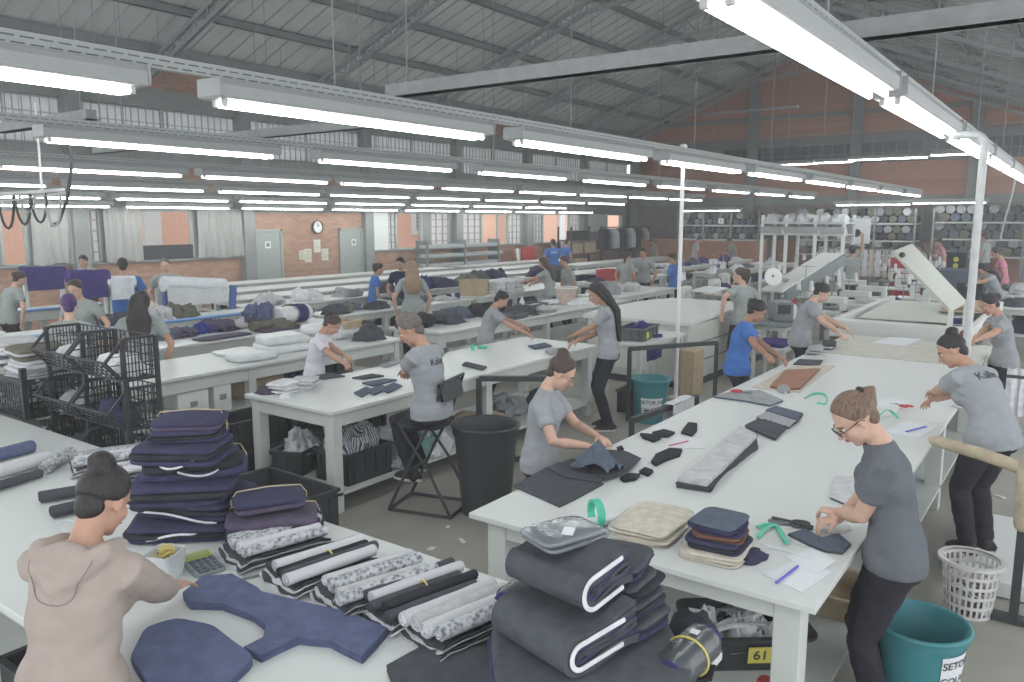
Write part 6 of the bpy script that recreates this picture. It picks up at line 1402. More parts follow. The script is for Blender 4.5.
folded_stack('folded_cloth', 'small purple cloth at the foot of the slanted panel', 'cloth', V((11.95, 1.30, 1.021)), .3, .14, .2, .07, 3, [m_pur], seed=3)
folded_stack('paper_stack', 'beige stack of card sheets right of the slanted panel', 'paper stack', V((13.9, 1.45, 1.03)), .1, 1.3, .6, .09, 4, [m_bei, m_card], seed=9)
# big beige machine in the middle
t = thing('fusing_machine', 'big beige machine with a domed white top left of the brown haired woman', 'machine', (11.6, 5.15, 0)); bx0, bx1, by0, by1 = -1.2, 1.9, -.72, .95
m = MB(); m.box2((bx0, by0, .08), (bx1, by1, .92)); m.build('body', m_machb, t, smooth=0, bevel=.03)
m = MB(); m.sheet(lambda u, v: V((bx0 - .05 + (bx1 - bx0 + .1) * u, by0 - .05 + (by1 - by0 + .1) * v, .96 + .13 * sin(pi * min(1, u * 1.1)) ** .6 * sin(pi * (.12 + .76 * v)) + .008 * nz(u * 4, v * 4))), 20, 12, .05); m.build('top_cover', m_mach, t)
m = MB(); m.box2((bx0 - .02, by0 - .02, 0), (bx1 + .02, by1 + .02, .08)); m.build('plinth', m_dark, t, smooth=0)
for z in (.35, .62): m = MB(); m.box2((bx0 + .1, by0 - .012, z), (bx1 - .1, by0, z + .02)); m.build('panel_groove', m_machg, t, smooth=0)
m = MB(); m.box2((bx0 - .015, by0 + .5, .2), (bx0, by1 - .2, .8)); m.build('front_panel', m_mach, t, smooth=0, bevel=.006)
m = MB(); m.path([(bx0 - .04, by0 + .15, .1), (bx0 - .04, by0 + .15, .7), (bx0 - .04, by0 + .3, .75), (bx0, by0 + .3, .75)], .02, 8); m.build('pipe', m_machg, t)
poly_stack('paper_sheet', 'white pattern sheets lying on the domed beige machine', 'paper', pxpoly([(690, 291), (708, 286), (728, 288), (712, 294)], 1.1), 1.10, .008, [m_paper], 2)
m = MB(); m.box((10.1, 4.25, .32), (.35, .2, .64)); tag(m.build('wooden_post', m_card, world=True, bevel=.01), 'tall beige carton standing at the corner of the big beige machine', 'box')
# small table with crate, frame with purple cloth, bin
table('small white table carrying a grey crate right of the long haired woman', 8.75, 4.35, 10.1, 4.93, z=.86, legs=True, apron=.05, legw=.05, nx=2)
t = crate('grey crate with a yellow label and purple cloth on the small white table', V((9.25, 4.66, .862)), .15, .62, .36, .15, m_crateg)
m = MB(); m.box((-.18, -.192, .07), (.12, .006, .08)); m.build('label_card', m_label, t, smooth=0)
garment('purple cloth inside the grey crate', V((9.32, 4.68, .88)), .4, .26, .19, m_pur, 500, rough=1.4)
frame_rail('dark steel frame hung with a purple cloth in front of the small white table', (8.30, 4.28, 0), (9.35, 3.62, 0), .88)
m = MB(); c = at(652, 336, .88); m.grid(lambda u, v: V((c.x + .10 * (u - .5) * 2 * (1 - .2 * v), c.y - .065 * (u - .5) * 2 - .035 + .012 * sin(u * 9), .905 - .36 * v * (1 - .15 * u))), 10, 10); m.grid(lambda u, v: V((c.x + .10 * (u - .5) * 2 * (1 - .2 * v) - .01, c.y - .065 * (u - .5) * 2 - .05 + .012 * sin(u * 9), .905 - .36 * v * (1 - .15 * u))), 10, 10)
tag(m.build('hanging_cloth', m_pur, world=True, smooth=60), 'purple cloth hanging over the steel frame beside the teal bin', 'cloth')
q = at(651, 424, 0); tb = bin_('teal bin with a lettered white label under the steel frame', (q.x + .12, q.y + .08, 0), .17, .225, .52, m_teal, ['SETOR DE', 'COLAGEM'], radians(213), .058, .20)
rb = lambda z: .17 + .055 * z / .52 + .006
m = MB(); m.grid(lambda u, v: V((rb(.155 + .03 * v) * cos(radians(213) - .45 + .26 * u), rb(.155 + .03 * v) * sin(radians(213) - .45 + .26 * u), .150 + .03 * v)), 6, 2); m.build('logo_mark', m_dark, tb)
frame_rail('low dark rail carrying a white towel at the edge of the near table', (7.42, 3.06, 0), (6.2, 3.16, 0), .62)
m = MB(); c = V((7.05, 3.09, 0)); m.grid(lambda u, v: V((c.x - .24 + .48 * u, c.y - .05 - .01 * sin(u * 8), .655 - .42 * v)), 10, 8); m.grid(lambda u, v: V((c.x - .24 + .48 * u, c.y - .05 + .10 * v, .658)), 10, 3); m.grid(lambda u, v: V((c.x - .24 + .48 * u, c.y + .05, .655 - .40 * v)), 10, 8)
tag(m.build('towel', m_wht, world=True, smooth=50), 'white towel hanging over the low rail left of the woman in blue', 'towel')
crate('dark low crate on the floor behind the teal bin', V((9.0, 4.45, 0)), .1, .7, .4, .28)
# sewing stations
def make_sewing(dark=False):
    t = thing('sewing_station', 'x', 'sewing machine'); tm = m_machg if dark else m_tab
    m = MB(); m.box((0, 0, .76), (1.15, .56, .04)); m.build('tabletop', tm, t, smooth=0, bevel=.006)
    for s in (-1, 1):
        m = MB(); m.box((s * .48, 0, .38), (.05, .07, .74)); m.box((s * .48, 0, .03), (.06, .56, .05)); m.build('leg_frame', m_machg, t, smooth=0)
    m = MB(); m.box((0, -.02, .10), (.5, .3, .03)); m.build('treadle', m_dark, t, smooth=0)
    m = MB(); m.box((.05, .05, .82), (.50, .18, .08)); m.box((.26, .05, .95), (.12, .15, .25)); m.box((.02, .05, 1.05), (.52, .12, .11)); m.box((-.21, .05, .95), (.09, .10, .14)); m.build('machine_head', m_mach, t, smooth=0, bevel=.015)
    m = MB(); m.M = Tr(.33, .05, 1.05) @ Matrix.Rotation(radians(90), 4, 'Y'); m.lathe([(.001, 0), (.07, 0), (.07, .03), (.001, .03)], n=18); m.build('hand_wheel', m_dark, t)
    m = MB(); m.tube((-.21, .05, .90), (-.21, .05, .80), .006, n=6); m.build('needle_bar', m_steel, t)
    m = MB(); m.tube((.42, .2, .78), (.42, .2, 1.62), .009, n=8); m.tube((.25, .2, 1.6), (.55, .2, 1.6), .007, n=6); m.tube((.30, .2, 1.18), (.54, .2, 1.18), .01, n=6); m.build('thread_stand', m_steel, t)
    for x in (.30, .54):
        m = MB(); m.lathe([(.001, 1.19), (.045, 1.19), (.022, 1.36), (.001, 1.36)], c=(x, .2, 0), n=14); m.build('thread_cone', m_wht, t)
    return t
s0 = make_sewing(); s1 = make_sewing(True)
SP = [(14.0, 3.4, 1.3, 1), (15.4, 3.3, 1.3, 1), (14.4, 6.2, .2, 0), (16.7, 3.3, 1.4, 0), (17.7, 5.0, .1, 0), (18.2, 4.0, 1.5, 0), (18.6, 5.6, .2, 0), (18.3, 2.6, 1.6, 0), (20.6, 3.3, 1.5, 0), (22.4, 5.6, 0, 1), (22.8, 2.5, 1.5, 0), (23, 3.9, 1.6, 1), (25.2, 3.0, 1.5, 0), (25.6, 5.4, 1.5, 0), (27.5, 3.6, 1.5, 0), (27.6, 5.2, 1.5, 0), (21.5, 6.8, .1, 0), (24.0, 6.6, .1, 0), (26.6, 6.9, 0, 1), (16.6, 2.1, 1.5, 0), (16.6, 6.5, .1, 1), (18.5, 7.0, .1, 0)]
used = {0: False, 1: False}
for k, (x, y, r, d) in enumerate(SP):
    src = (s0, s1)[d]; o = src if not used[d] else dup(src, (x, y, 0), r); used[d] = True; o.location = (x, y, 0); o.rotation_euler = (0, 0, r)
    PL = ['directly behind the woman in blue', 'behind the grey shirted woman at the far left end', 'right of the domed beige machine', 'left of the slanted panel', 'near the sloping chute', 'in front of the man raising an arm', 'below the overhead wrapped packs', 'beyond the slanted panel', 'behind the top of the slanted panel', 'by the hanging sheet', 'before the farther pink shirt', 'left of the pink shirts', 'by the standing dark person', 'near the far fabric racks', 'deep in the hall by the racks', 'deep in the hall left of the racks', 'left below the overhead packs', 'far left of the hanging sheet', 'under the far column', 'by the bent grey post', 'behind the domed beige machine', 'far behind the domed beige machine']
    o['label'] = '%s topped sewing machine table %s' % ('grey' if d else 'white', PL[k]); o['group'] = 'sewing stations on the right'
random.seed(55)
for k, (x, y, r, d) in enumerate(SP):
    c_ = random.choice(['white', 'light grey', 'charcoal', 'navy', 'purple', 'grey', 'slate', 'beige'])
    g_ = garment('%s cloth beside the %s' % (c_, (s0 if False else '')), V((x, y, .781)) + Rz(r) @ V((-.36, -.05, 0)), .34, .34, .13, CLOTHS[c_], 520 + k, rough=1.5, n=20)
    g_['label'] = '%s cloth on the sewing table %s' % (c_, PL[k])
# white conveyor chute with round disc
t = thing('sloping_chute', 'long pale sloping chute ending in a round white disc, between the sewing machines', 'chute', (14.8, 4.6, 0)); o = V(t.location)
a, b_ = atX(772, 291, 14.0) - o, atX(832, 254, 16.6) - o
m = MB(); m.bar(a, b_, .42, .05); m.build('slide', m_mach, t, smooth=0, bevel=.01)
m = MB(); m.bar(a + V((0, -.24, -.1)), b_ + V((0, -.24, -.1)), .06, .20); m.build('side_arm', m_machg, t, smooth=0)
for f in (.08, .9): e = a.lerp(b_, f); m = MB(); m.box((e.x, e.y, e.z / 2 - .02), (.08, .08, e.z)); m.build('leg', m_machg, t, smooth=0)
m = MB(); d_ = atX(773, 277, 13.8) - o; m.M = Tr(d_) @ Rz(radians(36)) @ Matrix.Rotation(radians(-80), 4, 'Y'); m.lathe([(.001, 0), (.15, 0), (.155, .015), (.15, .03), (.001, .03)], n=32); m.build('disc', m_white, t)
m = MB(); m.bar(d_ + V((-.04, 0, .02)), a.lerp(b_, .25), .05, .05); m.build('disc_arm', m_machg, t, smooth=0)
# small white stand with purple cloth
table('low white stand with folded purple cloth behind the grey shirted woman', 10.9, 3.25, 11.55, 3.75, z=.62, legs=True, apron=.05, legw=.05, nx=2)
folded_stack('folded_cloth', 'folded purple cloth on the low white stand', 'cloth', V((11.22, 3.5, .621)), .1, .5, .38, .07, 3, [m_pur, m_royal], seed=12)
table('dark topped work table behind the low white stand', 12.0, 3.55, 13.2, 4.25, z=.8, legs=True, apron=.06, legw=.06, nx=2, top=m_machg)
t = thing('control_box', 'grey control box on the dark topped work table', 'control box', (12.6, 3.85, .802), .6); m = MB(); m.box((0, 0, .16), (.36, .3, .32)); m.build('case', m_machg, t, smooth=0, bevel=.02); m = MB(); m.box((-.19, 0, .2), (.01, .2, .14)); m.build('screen', m_dark, t, smooth=0)
t = thing('spray_bottle', 'white bottle with a red top right of the grey control box', 'bottle', (12.95, 3.75, .802)); m = MB(); m.lathe([(.001, 0), (.05, 0), (.05, .2), (.02, .25), (.001, .25)], n=16); m.build('body', m_white, t); m = MB(); m.box((0, 0, .28), (.06, .08, .07)); m.build('red_top', mat('grip_red', (190, 70, 80)), t, bevel=.01)
# overhead shelf with wrapped packs
t = thing('overhead_shelf', 'tall white frame holding wrapped white packs above the sewing machines', 'shelf', (20.6, 5.5, 0))
for x in (-.5, .5):
    for y in (-.75, -.1, .6, 1.2): m = MB(); m.box((x, y, 1.25), (.07, .07, 2.5)); m.build('post', m_white, t, smooth=0)
for z in (2.02, 2.3): m = MB(); m.box((0, .22, z), (1.1, 2.0, .04)); m.build('shelf_board', m_leg, t, smooth=0)
m = MB(); m.box((-.53, .22, 2.13), (.03, 2.0, .16)); m.build('front_net', mat('net_grey', (156, 160, 160)), t, smooth=0)
for k in range(10):
    o = garment('%s white wrapped pack from the left on the %s overhead board' % (ORD[k % 5], 'upper' if k > 4 else 'lower'), V((20.45, 6.48 - .38 * (k % 5), 2.041 if k < 5 else 2.321)), (.8), .42, .22, m_film, 560 + k, name='wrapped_pack', cat='pack', group='wrapped packs on the overhead shelf', rough=.8)
# hanging sheet with a dark mark
t = thing('hanging_board', 'white hanging sheet with a dark blot touched by the man', 'sheet', atX(857, 231, 21.2)); m = MB(); m.box((0, 0, 0), (.02, .62, .62)); m.build('sheet', m_paper, t, smooth=0)
m = MB(); m.M = Tr(-.016, .0, -.05) @ Matrix.Rotation(radians(-90), 4, 'Y'); m.lathe([(.001, .0), (.10, .0), (.08, .012), (.001, .014)], n=9); m.build('dark_blot', m_navy, t)
m = MB(); z1 = rz(t.location.y) - t.location.z - .25; m.tube((0, .25, .3), (0, .25, z1), .006, n=6); m.tube((0, -.25, .3), (0, -.25, z1), .006, n=6); m.build('cord', m_steel, t)
# pale strips hanging on a rail behind him
t = thing('strip_rail', 'rail of pale hanging strips right of the man raising an arm', 'rail', (24.0, 4.9, 0)); m = MB(); m.tube((0, -1.2, 1.55), (0, 1.4, 1.55), .02, n=8); m.build('rail', m_steel, t)
for s in (-1.2, 1.4): m = MB(); m.box((0, s, .78), (.05, .05, 1.56)); m.build('post', m_steel, t, smooth=0)
for k in range(14): 
    tag_ = MB(); y = -1.1 + .18 * k; tag_.grid(lambda u, v: V((24.0 + .02 * sin(u * 6 + k), 4.9 + y + .14 * (u - .5), 1.54 - .75 * v)), 4, 6); tag_.grid(lambda u, v: V((24.015 + .02 * sin(u * 6 + k), 4.9 + y + .14 * (u - .5), 1.54 - .75 * v)), 4, 6)
    tag(tag_.build('hanging_strip', [m_bei, m_wht][k % 2], world=True), '%s pale strip from the right on the rail by the man raising an arm' % (ORD[k]), 'fabric strip', 'pale strips on the rail')
# fabric roll racks along the gable
r0 = None
def roll_rack(label, y0, y1, x, levels, cols, mats, key):
    t = thing('roll_rack', label, 'rack', (x, (y0 + y1) / 2, 0)); W = y1 - y0
    for s in (-.5, -.17, .17, .5):
        for dx in (-.68, .64): m = MB(); m.box((dx, s * W, 1.4), (.07, .07, 2.8)); m.build('upright', m_steeld, t, smooth=0)
    for z in levels: m = MB(); m.box((-.02, 0, z - .03), (1.3, W, .05)); m.build('shelf', m_leg, t, smooth=0)
    random.seed(len(label)); n = 0; protos = {}
    for li, z in enumerate(levels):
        for lay in range(2):
            for c in range(cols):
                mi = random.randrange(len(mats)); y = y0 + W * (c + .5 + .5 * lay) / (cols + .5); r = W / (cols + .5) / 2 * .97
                if (mi, ) not in protos:
                    m = MB(); roll(m, (-.6, 0, r), (.55, 0, r), r * .97, mi, n=12, k=3); o = m.build('fabric_roll', mats[mi]); protos[(mi, )] = o
                else: o = protos[(mi, )].copy(); COL.objects.link(o)
                o.location = (x, y, z + lay * r * 1.75); tag(o, '%s roll, %s from left, %s row, %s shelf, %s' % (mats[mi].name[6:], ORD[c], ('lower', 'upper')[lay], ('lowest', 'middle', 'top')[li if len(levels) == 3 else li * 2], key), 'fabric roll', 'rolls in the ' + key)
    return t
roll_rack('steel rack of fabric rolls left of the second far column', 11.0, 14.6, 33.2, [1.55, 2.15], 12, [m_olive, m_slate, m_gry, m_char], 'rack left of the second far column')
roll_rack('steel rack of fabric rolls behind the slanted panel', 5.2, 9.4, 33.2, [1.05, 1.6, 2.25], 13, [m_gry, m_slate, m_black, m_lgry, m_olive], 'rack behind the slanted panel')
roll_rack('steel rack of fabric rolls at the far right behind the bent post', .4, 4.6, 33.2, [1.1, 1.7, 2.3], 12, [m_gry, m_char, m_olive, m_slate], 'rack behind the bent post')
m = MB(); m.box2((32.3, 13.2, 0), (32.4, 16.2, 1.45)); m.box2((32.25, 13.2, 1.4), (32.45, 16.2, 1.5)); tag(m.build('partition_board', mat('board_orange', (176, 132, 108), var=.1), world=True, smooth=0), 'orange brown low partition board far back left of the second column', 'partition')
m = MB(); m.box2((31.7, 10.4, 0), (31.8, 13.0, 1.45)); m.box2((31.65, 10.4, 1.4), (31.85, 13.0, 1.5)); tag(m.build('partition_board', mat('board_orange', (176, 132, 108)), world=True, smooth=0), 'orange brown low partition board far back right of the second column', 'partition')
for k, (x, y, lab) in enumerate([(32.6, 13.2, 'small white number square left of the second far column'), (32.6, 10.7, 'small white number square right of the second far column')]):
    p = atX((721, 765)[k], (221, 220)[k], 32.5); t = thing('number_sign', lab, 'sign', p); m = MB(); m.box((0, 0, 0), (.02, .22, .22)); m.build('plate', m_white, t, smooth=0); m = MB(); m.box((-.013, 0, 0), (.004, .05, .09)); m.build('mark', m_dark, t, smooth=0); m = MB(); m.tube((0, 0, .11), (0, 0, 4.0 - p.z + 1.5), .005, n=5); m.build('cord', m_steel, t)
# coat rack and boards along the windows, far end
t = thing('garment_rack', 'long garment rack full of dark and white hanging clothes by the far windows', 'rack', (30.2, 16.6, 0)); m = MB(); m.tube((-.85, 0, 2.05), (3.6, 0, 2.05), .025); m.tube((-.85, 0, 1.1), (3.6, 0, 1.1), .025); m.build('rail', m_metal, t)
for x in (-.85, 1.4, 3.6): m = MB(); m.box((x, 0, 1.04), (.06, .06, 2.08)); m.build('post', m_metal, t, smooth=0)
cols_ = [m_black, m_wht, m_char, m_black, m_lgry, m_black, m_wht, m_gry]
for k in range(22):
    x = 29.4 + .19 * k; mm = cols_[(k * 5) % 8]; m = MB()
    m.rings([[V((x + (.07 + .02 * nz(k, z)) * cos(a) * s_, 16.6 + .24 * sin(a) * s_, z)) for a in [2 * pi * i / 10 for i in range(10)]] for z, s_ in ((1.15, 1.0), (1.4, 1.05), (1.75, 1.0), (1.95, .6), (2.0, .15))]); tag(m.build('hanging_garment', mm, world=True), '%s hanging garment on the far garment rack, place %d from the left' % ({m_black: 'black', m_wht: 'white', m_char: 'charcoal', m_lgry: 'pale', m_gry: 'grey'}[mm], k + 1), 'hanging garment', 'clothes on the far garment rack')
t = thing('shelf_rack', 'dark shelf rack with cartons left of the hanging clothes', 'shelf', (28.0, 16.8, 0))
for z in (.4, 1.0, 1.55): m = MB(); m.box((0, 0, z), (2.4, .6, .05)); m.build('shelf', m_brown, t, smooth=0)
for x in (-1.2, 1.2):
    for y in (-.3, .3): m = MB(); m.box((x, y, 1.05), (.06, .06, 2.1)); m.build('upright', m_metal, t, smooth=0)
for k, (x, z, w_, h_, mm, lab) in enumerate([(27.3, 1.03, .8, .4, m_card, 'brown carton on the middle board, left'), (28.3, 1.03, .9, .42, m_card, 'brown carton on the middle board, right'), (27.6, 1.58, 1.0, .35, m_black, 'black bag on the upper board'), (28.6, 1.58, .7, .3, m_char, 'dark bag on the upper board, right'), (27.6, .43, .9, .4, m_card, 'brown carton on the low board')]):
    m = MB(); m.box((x, 16.7, z + h_ / 2), (w_, .45, h_)); tag(m.build('carton', mm, world=True, bevel=.03), lab + ' of the dark shelf rack', 'box')
for k, (x, y, w_, h_, mm, lab, r_) in enumerate([(25.2, 17.3, .9, 1.35, mat('board_red', (170, 62, 60)), 'red board leaning by the windows behind the blue shirted persons', .0), (27.0, 17.5, .9, 1.3, m_brown, 'brown board leaning right of the blue shirted persons', .0), (27.9, 17.4, .3, 1.5, m_white, 'white narrow board leaning beside the brown board', .1), (23.9, 17.45, .9, 1.25, m_brown, 'brown board leaning left of the red board', 0.), (24.5, 17.3, .2, 1.3, m_white, 'thin white board leaning between brown and red boards', .2)]):
    m = MB(); m.box((0, 0, h_ / 2), (w_, .05, h_)); o = m.build('leaning_board', mm, smooth=0, bevel=.006); o.location = (x, y, 0); o.rotation_euler = (-.12, 0, r_); tag(o, lab, 'board')
# aluminium profiles rack
t = thing('profile_rack', 'rack stacked with long aluminium profiles below the gridded windows', 'rack', (20.9, 17.3, 0))
for x in (-1.9, 0, 1.9): m = MB(); m.box((x, 0, .85), (.07, .5, 1.7)); m.build('upright', m_steeld, t, smooth=0)
for z in (.55, .85, 1.15, 1.45): m = MB(); m.box((0, 0, z), (4.0, .5, .04)); m.build('arm', m_steeld, t, smooth=0)
for k in range(12):
    m = MB(); z = .57 + .3 * (k // 3); m.box2((18.8 + .1 * (k % 3), 17.1 + .14 * (k % 3), z + .003), (23.1 - .2 * (k % 2), 17.2 + .14 * (k % 3), z + .10)); tag(m.build('aluminium_profile', mat('alu', (182, 186, 188), rough=.35, metal=.3), world=True, smooth=0), 'long aluminium profile, %s on the %s arm of the profile rack' % (['front one', 'middle one', 'rear one'][k % 3], ['lowest', 'second', 'third', 'top'][k // 3]), 'profile', 'aluminium profiles on the rack')
# far tables on the right of the windows
FT = [(13.7, 7.35, 16.5, 8.3, 'long white table behind the domed beige machine'), (16.5, 9.4, 20.5, 10.1, 'white table under the people left of the white post'), (21.5, 8.2, 28.5, 9.2, 'far white table before the second far column'), (22, 10.3, 30, 11.3, 'far white table left of the second far column'), (18.6, .70, 21.8, 1.35, 'far white table below the pink shirt'), (16.0, .45, 18.2, 1.2, 'white table at the right edge behind the bending woman')]
FS = ['table behind the domed machine', 'table left of the white post', 'table before the second column', 'table left of the second column', 'table below the pink shirt', 'right edge table']
for k, (x0, y0, x1, y1, lab) in enumerate(FT):
    table(lab, x0, y0, x1, y1, legs=True, apron=.09, shelf=.4, legw=.08, nx=4, inset=.05); random.seed(600 + k)
    for q in range(int((x1 - x0) / .95)):
        c_ = random.choice(['white', 'light grey', 'charcoal', 'navy', 'grey', 'slate', 'white', 'purple']); w_ = random.uniform(.4, .7)
        garment('%s cloth, %s from the left on the far %s' % (c_, ORD[q], FS[k]), V((x0 + .5 + q * .95, (y0 + y1) / 2 + random.uniform(-.15, .15), TZ)), w_, .45, random.uniform(.08, .22), CLOTHS[c_], 610 + k * 12 + q, rough=1.4, n=20)
    for q in range(int((x1 - x0) / 1.6)):
        c_ = random.choice(['charcoal', 'black', 'navy']); garment('%s shelf bundle, %s from the left under the far %s' % (c_, ORD[q], FS[k]), V((x0 + .8 + q * 1.6, (y0 + y1) / 2, .414)), 1.1, .42, .25, CLOTHS[c_], 700 + k * 12 + q, rough=1.0, n=16)
for k, (x, y, c_, lab) in enumerate([(16.3, 9.3, 'beige', 'big pale sack beside the woman in blue before the white post'), (15.1, 9.3, 'white', 'white sack left of the big pale sack')]): garment(lab, V((x - .6, y - .9, 0)), .7, .6, 1.0, CLOTHS[c_], 760 + k, rough=.6)
crate('navy crate stacked behind the leaning dark haired woman', V((17.2, 10.75, .0)), .1, .7, .5, .95, m_navy, ribs=False)
crate('second navy crate right of the navy crate behind the leaning woman', V((18.2, 10.75, .0)), .1, .7, .5, .9, m_navy, ribs=False)
crate('red crate on the table between the two people left of the white post', V((17.6, 9.7, TZ)), .1, .6, .45, .25, mat('box_red', (176, 66, 70)), ribs=False)
# black partition boxes and yellow items right of the panel
for k, (x, y, w_, h_, mm, lab) in enumerate([(21.0, 2.35, 1.0, 1.25, m_slate, 'dark grey cabinet behind the slanted panel'), (19.6, 1.95, .6, 1.05, m_black, 'black cabinet left of the bent grey post'), (24.3, 4.0, .9, 1.35, mat('box_red', (176, 66, 70)), 'red cabinet top far behind the slanted panel')]):
    t = thing('cabinet', lab, 'cabinet', (x, y, 0)); m = MB(); m.box((0, 0, h_ / 2), (w_, w_ * .8, h_)); m.build('body', mm, t, smooth=0, bevel=.01); m = MB(); m.box((-w_ / 2 - .004, 0, h_ * .55), (.006, w_ * .65, h_ * .7)); m.build('door', mm, t, smooth=0); m = MB(); m.box((-w_ / 2 - .015, .2, h_ * .6), (.02, .02, .14)); m.build('handle', m_steel, t, smooth=0)
t = thing('tool_tower', 'black stand with a column of yellow discs by the bent grey post', 'stand', (21.5, atX(955, 275, 21.5).y, 0)); m = MB(); m.box((.1, 0, .8), (.3, .4, 1.6)); m.build('body', m_black, t, smooth=0)
for q in range(7): m = MB(); m.M = Tr(-.06, .0, .55 + .15 * q) @ Matrix.Rotation(radians(-90), 4, 'Y'); m.lathe([(.001, 0), (.06, 0), (.05, .04), (.001, .045)], n=14); m.build('yellow_disc', m_label, t)
m = MB(); q = atX(1012, 190, 12); m.path([atX(1016, 178, 12), atX(1012, 195, 12), atX(1006, 215, 12), atX(1000, 240, 12)], .012, 6); tag(m.build('hanging_cable', m_steel, world=True), 'pale cable hanging from the lights at the right edge', 'cable')
# ================================================================ PEOPLE
def head_unit(lean, hp):
    """height and reach of the head for a 1.65 m body, same joints as person()"""
    L_ = radians(lean); b0 = V((-sin(L_) * .12, 0, 0)); nb = V((-.005, 0, 1.40))
    nb = V((0, 0, .92)) + Ry(L_ * .5) @ V((0, 0, .14)) + Ry(L_) @ (nb - V((0, 0, 1.06))) + b0
    q = Ry(L_ + radians(hp) * .5) @ V((.012, 0, .075)); c = nb + q + Ry(L_ + radians(hp)) @ V((.022, 0, .085)) * .965
    return c.z + .126, c.x
def pers(label, hp, zt, yaw, lean=0, head=(10, 0, 0), h=1.62, atx=None, **k):
    """hp = pixel of the top of the head; a body of height h with that lean stands so that its head comes there"""
    s = h / 1.65; tu, tx = head_unit(lean, head[0]); z = tu * s + k.get('z0', 0) + (.045 if k.get('style') == 'bun' else 0)
    if k.get('legs') == 'sit': z += k.get('seat', .75) + .09 - .90 * s
    if atx:
        q = atX(hp[0], hp[1], atx); h *= q.z / z; s = h / 1.65
    else: q = at(hp[0], hp[1], z)
    yr = radians(yaw); x, y = q.x - cos(yr) * tx * s, q.y - sin(yr) * tx * s
    return person(label, x, y, yr, h=h, lean=lean, head=head, **k)
def PW(px, py, z): return at(px, py, z)
TXT = 'Kaller'
pers('ponytailed woman in dark grey shirt and dark glasses at the near right corner', (855, 390), 1.58, 104, 14, (30, 18, 0), h=1.66, near=True, shirt='darkgrey', style='pony', hair='lightbrown', glasses='black', skin='light', fat=1.02, lh=PW(838, 512, .99), rh=PW(838, 519, .96), poleL=(-.35, 1.3, -.8), poleR=(-.3, -1.1, -.8), hand_dir={1: V((.9, -.15, 0)), -1: V((.9, .2, 0))}, curl=55)
pers('woman with a bun and gold glasses in grey shirt, left of the near table', (562, 348), 1.54, -72, 8, (28, 6, 0), h=1.54, near=True, shirt='grey', style='bun', hair='brown', glasses='gold', skin='light', rh=PW(588, 446, .99), lh=PW(597, 436, .99), poleR=(-.3, -1.1, -.8), poleL=(-.3, 1.1, -.8), curl=30, vneck=True, text_front=None)
pers('woman with a bun bending over the right side of the near table, lettered grey shirt', (956, 327), 1.52, 60, 34, (6, 38, 0), h=1.58, near=True, shirt='grey', style='bun', hair='black', skin='mid', fat=1.14, lh=PW(917, 401, .97), rh=PW(916, 408, .95), text=TXT, textz=.02, texty=.0, poleL=(-.2, .6, -.6), poleR=(-.2, -.6, -.6), z0=.11)
pers('woman in grey shirt reaching across the far right end of the near table', (990, 293), 1.56, 118, 16, (18, 0, 0), h=1.62, near=True, shirt='grey', style='lowbun', hair='black', skin='mid', lh=PW(938, 361, .98), rh=PW(950, 366, .96), poleL=(-.2, .6, -.6))
pers('black haired woman bending forward behind the reaching woman at the right edge', (982, 263), 1.42, 125, 30, (20, 0, 0), h=1.62, shirt='grey', style='loose', hair='black', skin='mid', lh=(17.0, 2.4, .95), rh=(17.2, 2.0, .95))
pers('woman in bright blue shirt on the far side of the near table', (758, 300), 1.52, -66, 12, (26, 8, 0), h=1.58, near=True, shirt='blue', style='pony', hair='black', skin='tan', fat=1.12, rh=PW(780, 372, .98), lh=PW(782, 359, .97), poleR=(-.3, -.5, -.9), poleL=(-.3, .5, -.9))
pers('dark haired woman in grey shirt leaning at the far left end of the near table', (823, 283), 1.56, -68, 18, (22, 8, 0), h=1.64, near=True, shirt='grey', style='lowbun', hair='black', skin='light', fat=1.12, rh=PW(852, 344, .96), lh=PW(858, 336, .96), poleR=(-.3, -.5, -.9))
pers('woman in beige hoodie seen from behind at the foreground table', (98, 452), 1.68, 26, 16, (18, -10, 0), h=1.60, near=True, hood=True, shirt='beige', sleeve='long', style='bun', hair='black', skin='mid', fat=1.12, rh=PW(178, 592, .94), lh=PW(158, 588, .95), poleR=(.1, -.55, -1), poleL=(0, .6, -1), curl=20, hand_dir={-1: V((.9, -.15, 0)), 1: V((.8, -.5, 0))})
# middle table
pers('long haired woman in grey shirt standing at the right end of the middle table', (597, 282), 1.60, 128, 6, (26, 0, 0), h=1.70, near=True, shirt='grey', style='long', hair='black', skin='mid', fat=.95, lh=PW(570, 338, 1.03), rh=PW(577, 341, 1.01), poleL=(-.4, .5, -.9), poleR=(-.4, -.5, -.9))
pers('woman with black ponytail in grey shirt reaching over the middle table', (502, 291), 1.50, -46, 18, (22, -5, 0), h=1.50, near=True, shirt='grey', style='longpony', hair='black', skin='mid', lh=PW(536, 332, .95), rh=PW(528, 334, .95), poleR=(-.3, -.6, -.8))
pers('woman in white shirt behind the middle table, looking down', (332, 314), 1.46, -48, 16, (28, 0, 0), h=1.46, near=True, shirt='white', style='pony', hair='brown', skin='mid', lh=PW(362, 369, .94), rh=PW(356, 374, .93), poleR=(-.5, -.5, -.8), poleL=(-.3, .5, -.8))
pers('man in lettered grey shirt seated on the black folding chair', (411, 313), 1.62, 102, 10, (24, 18, 0), h=1.74, near=True, female=False, legs='sit', seat=.78, shirt='grey', style='short', hair='grey', skin='mid', lh=PW(405, 375, 1.06), rh=PW(402, 372, 1.04), feet=[V((4.98, 4.60, .30)), V((4.72, 4.46, .30))], text=TXT, textsize=.075, texty=.0, poleL=(-.2, 1.3, -.7), poleR=(-.2, -1.1, -.8))
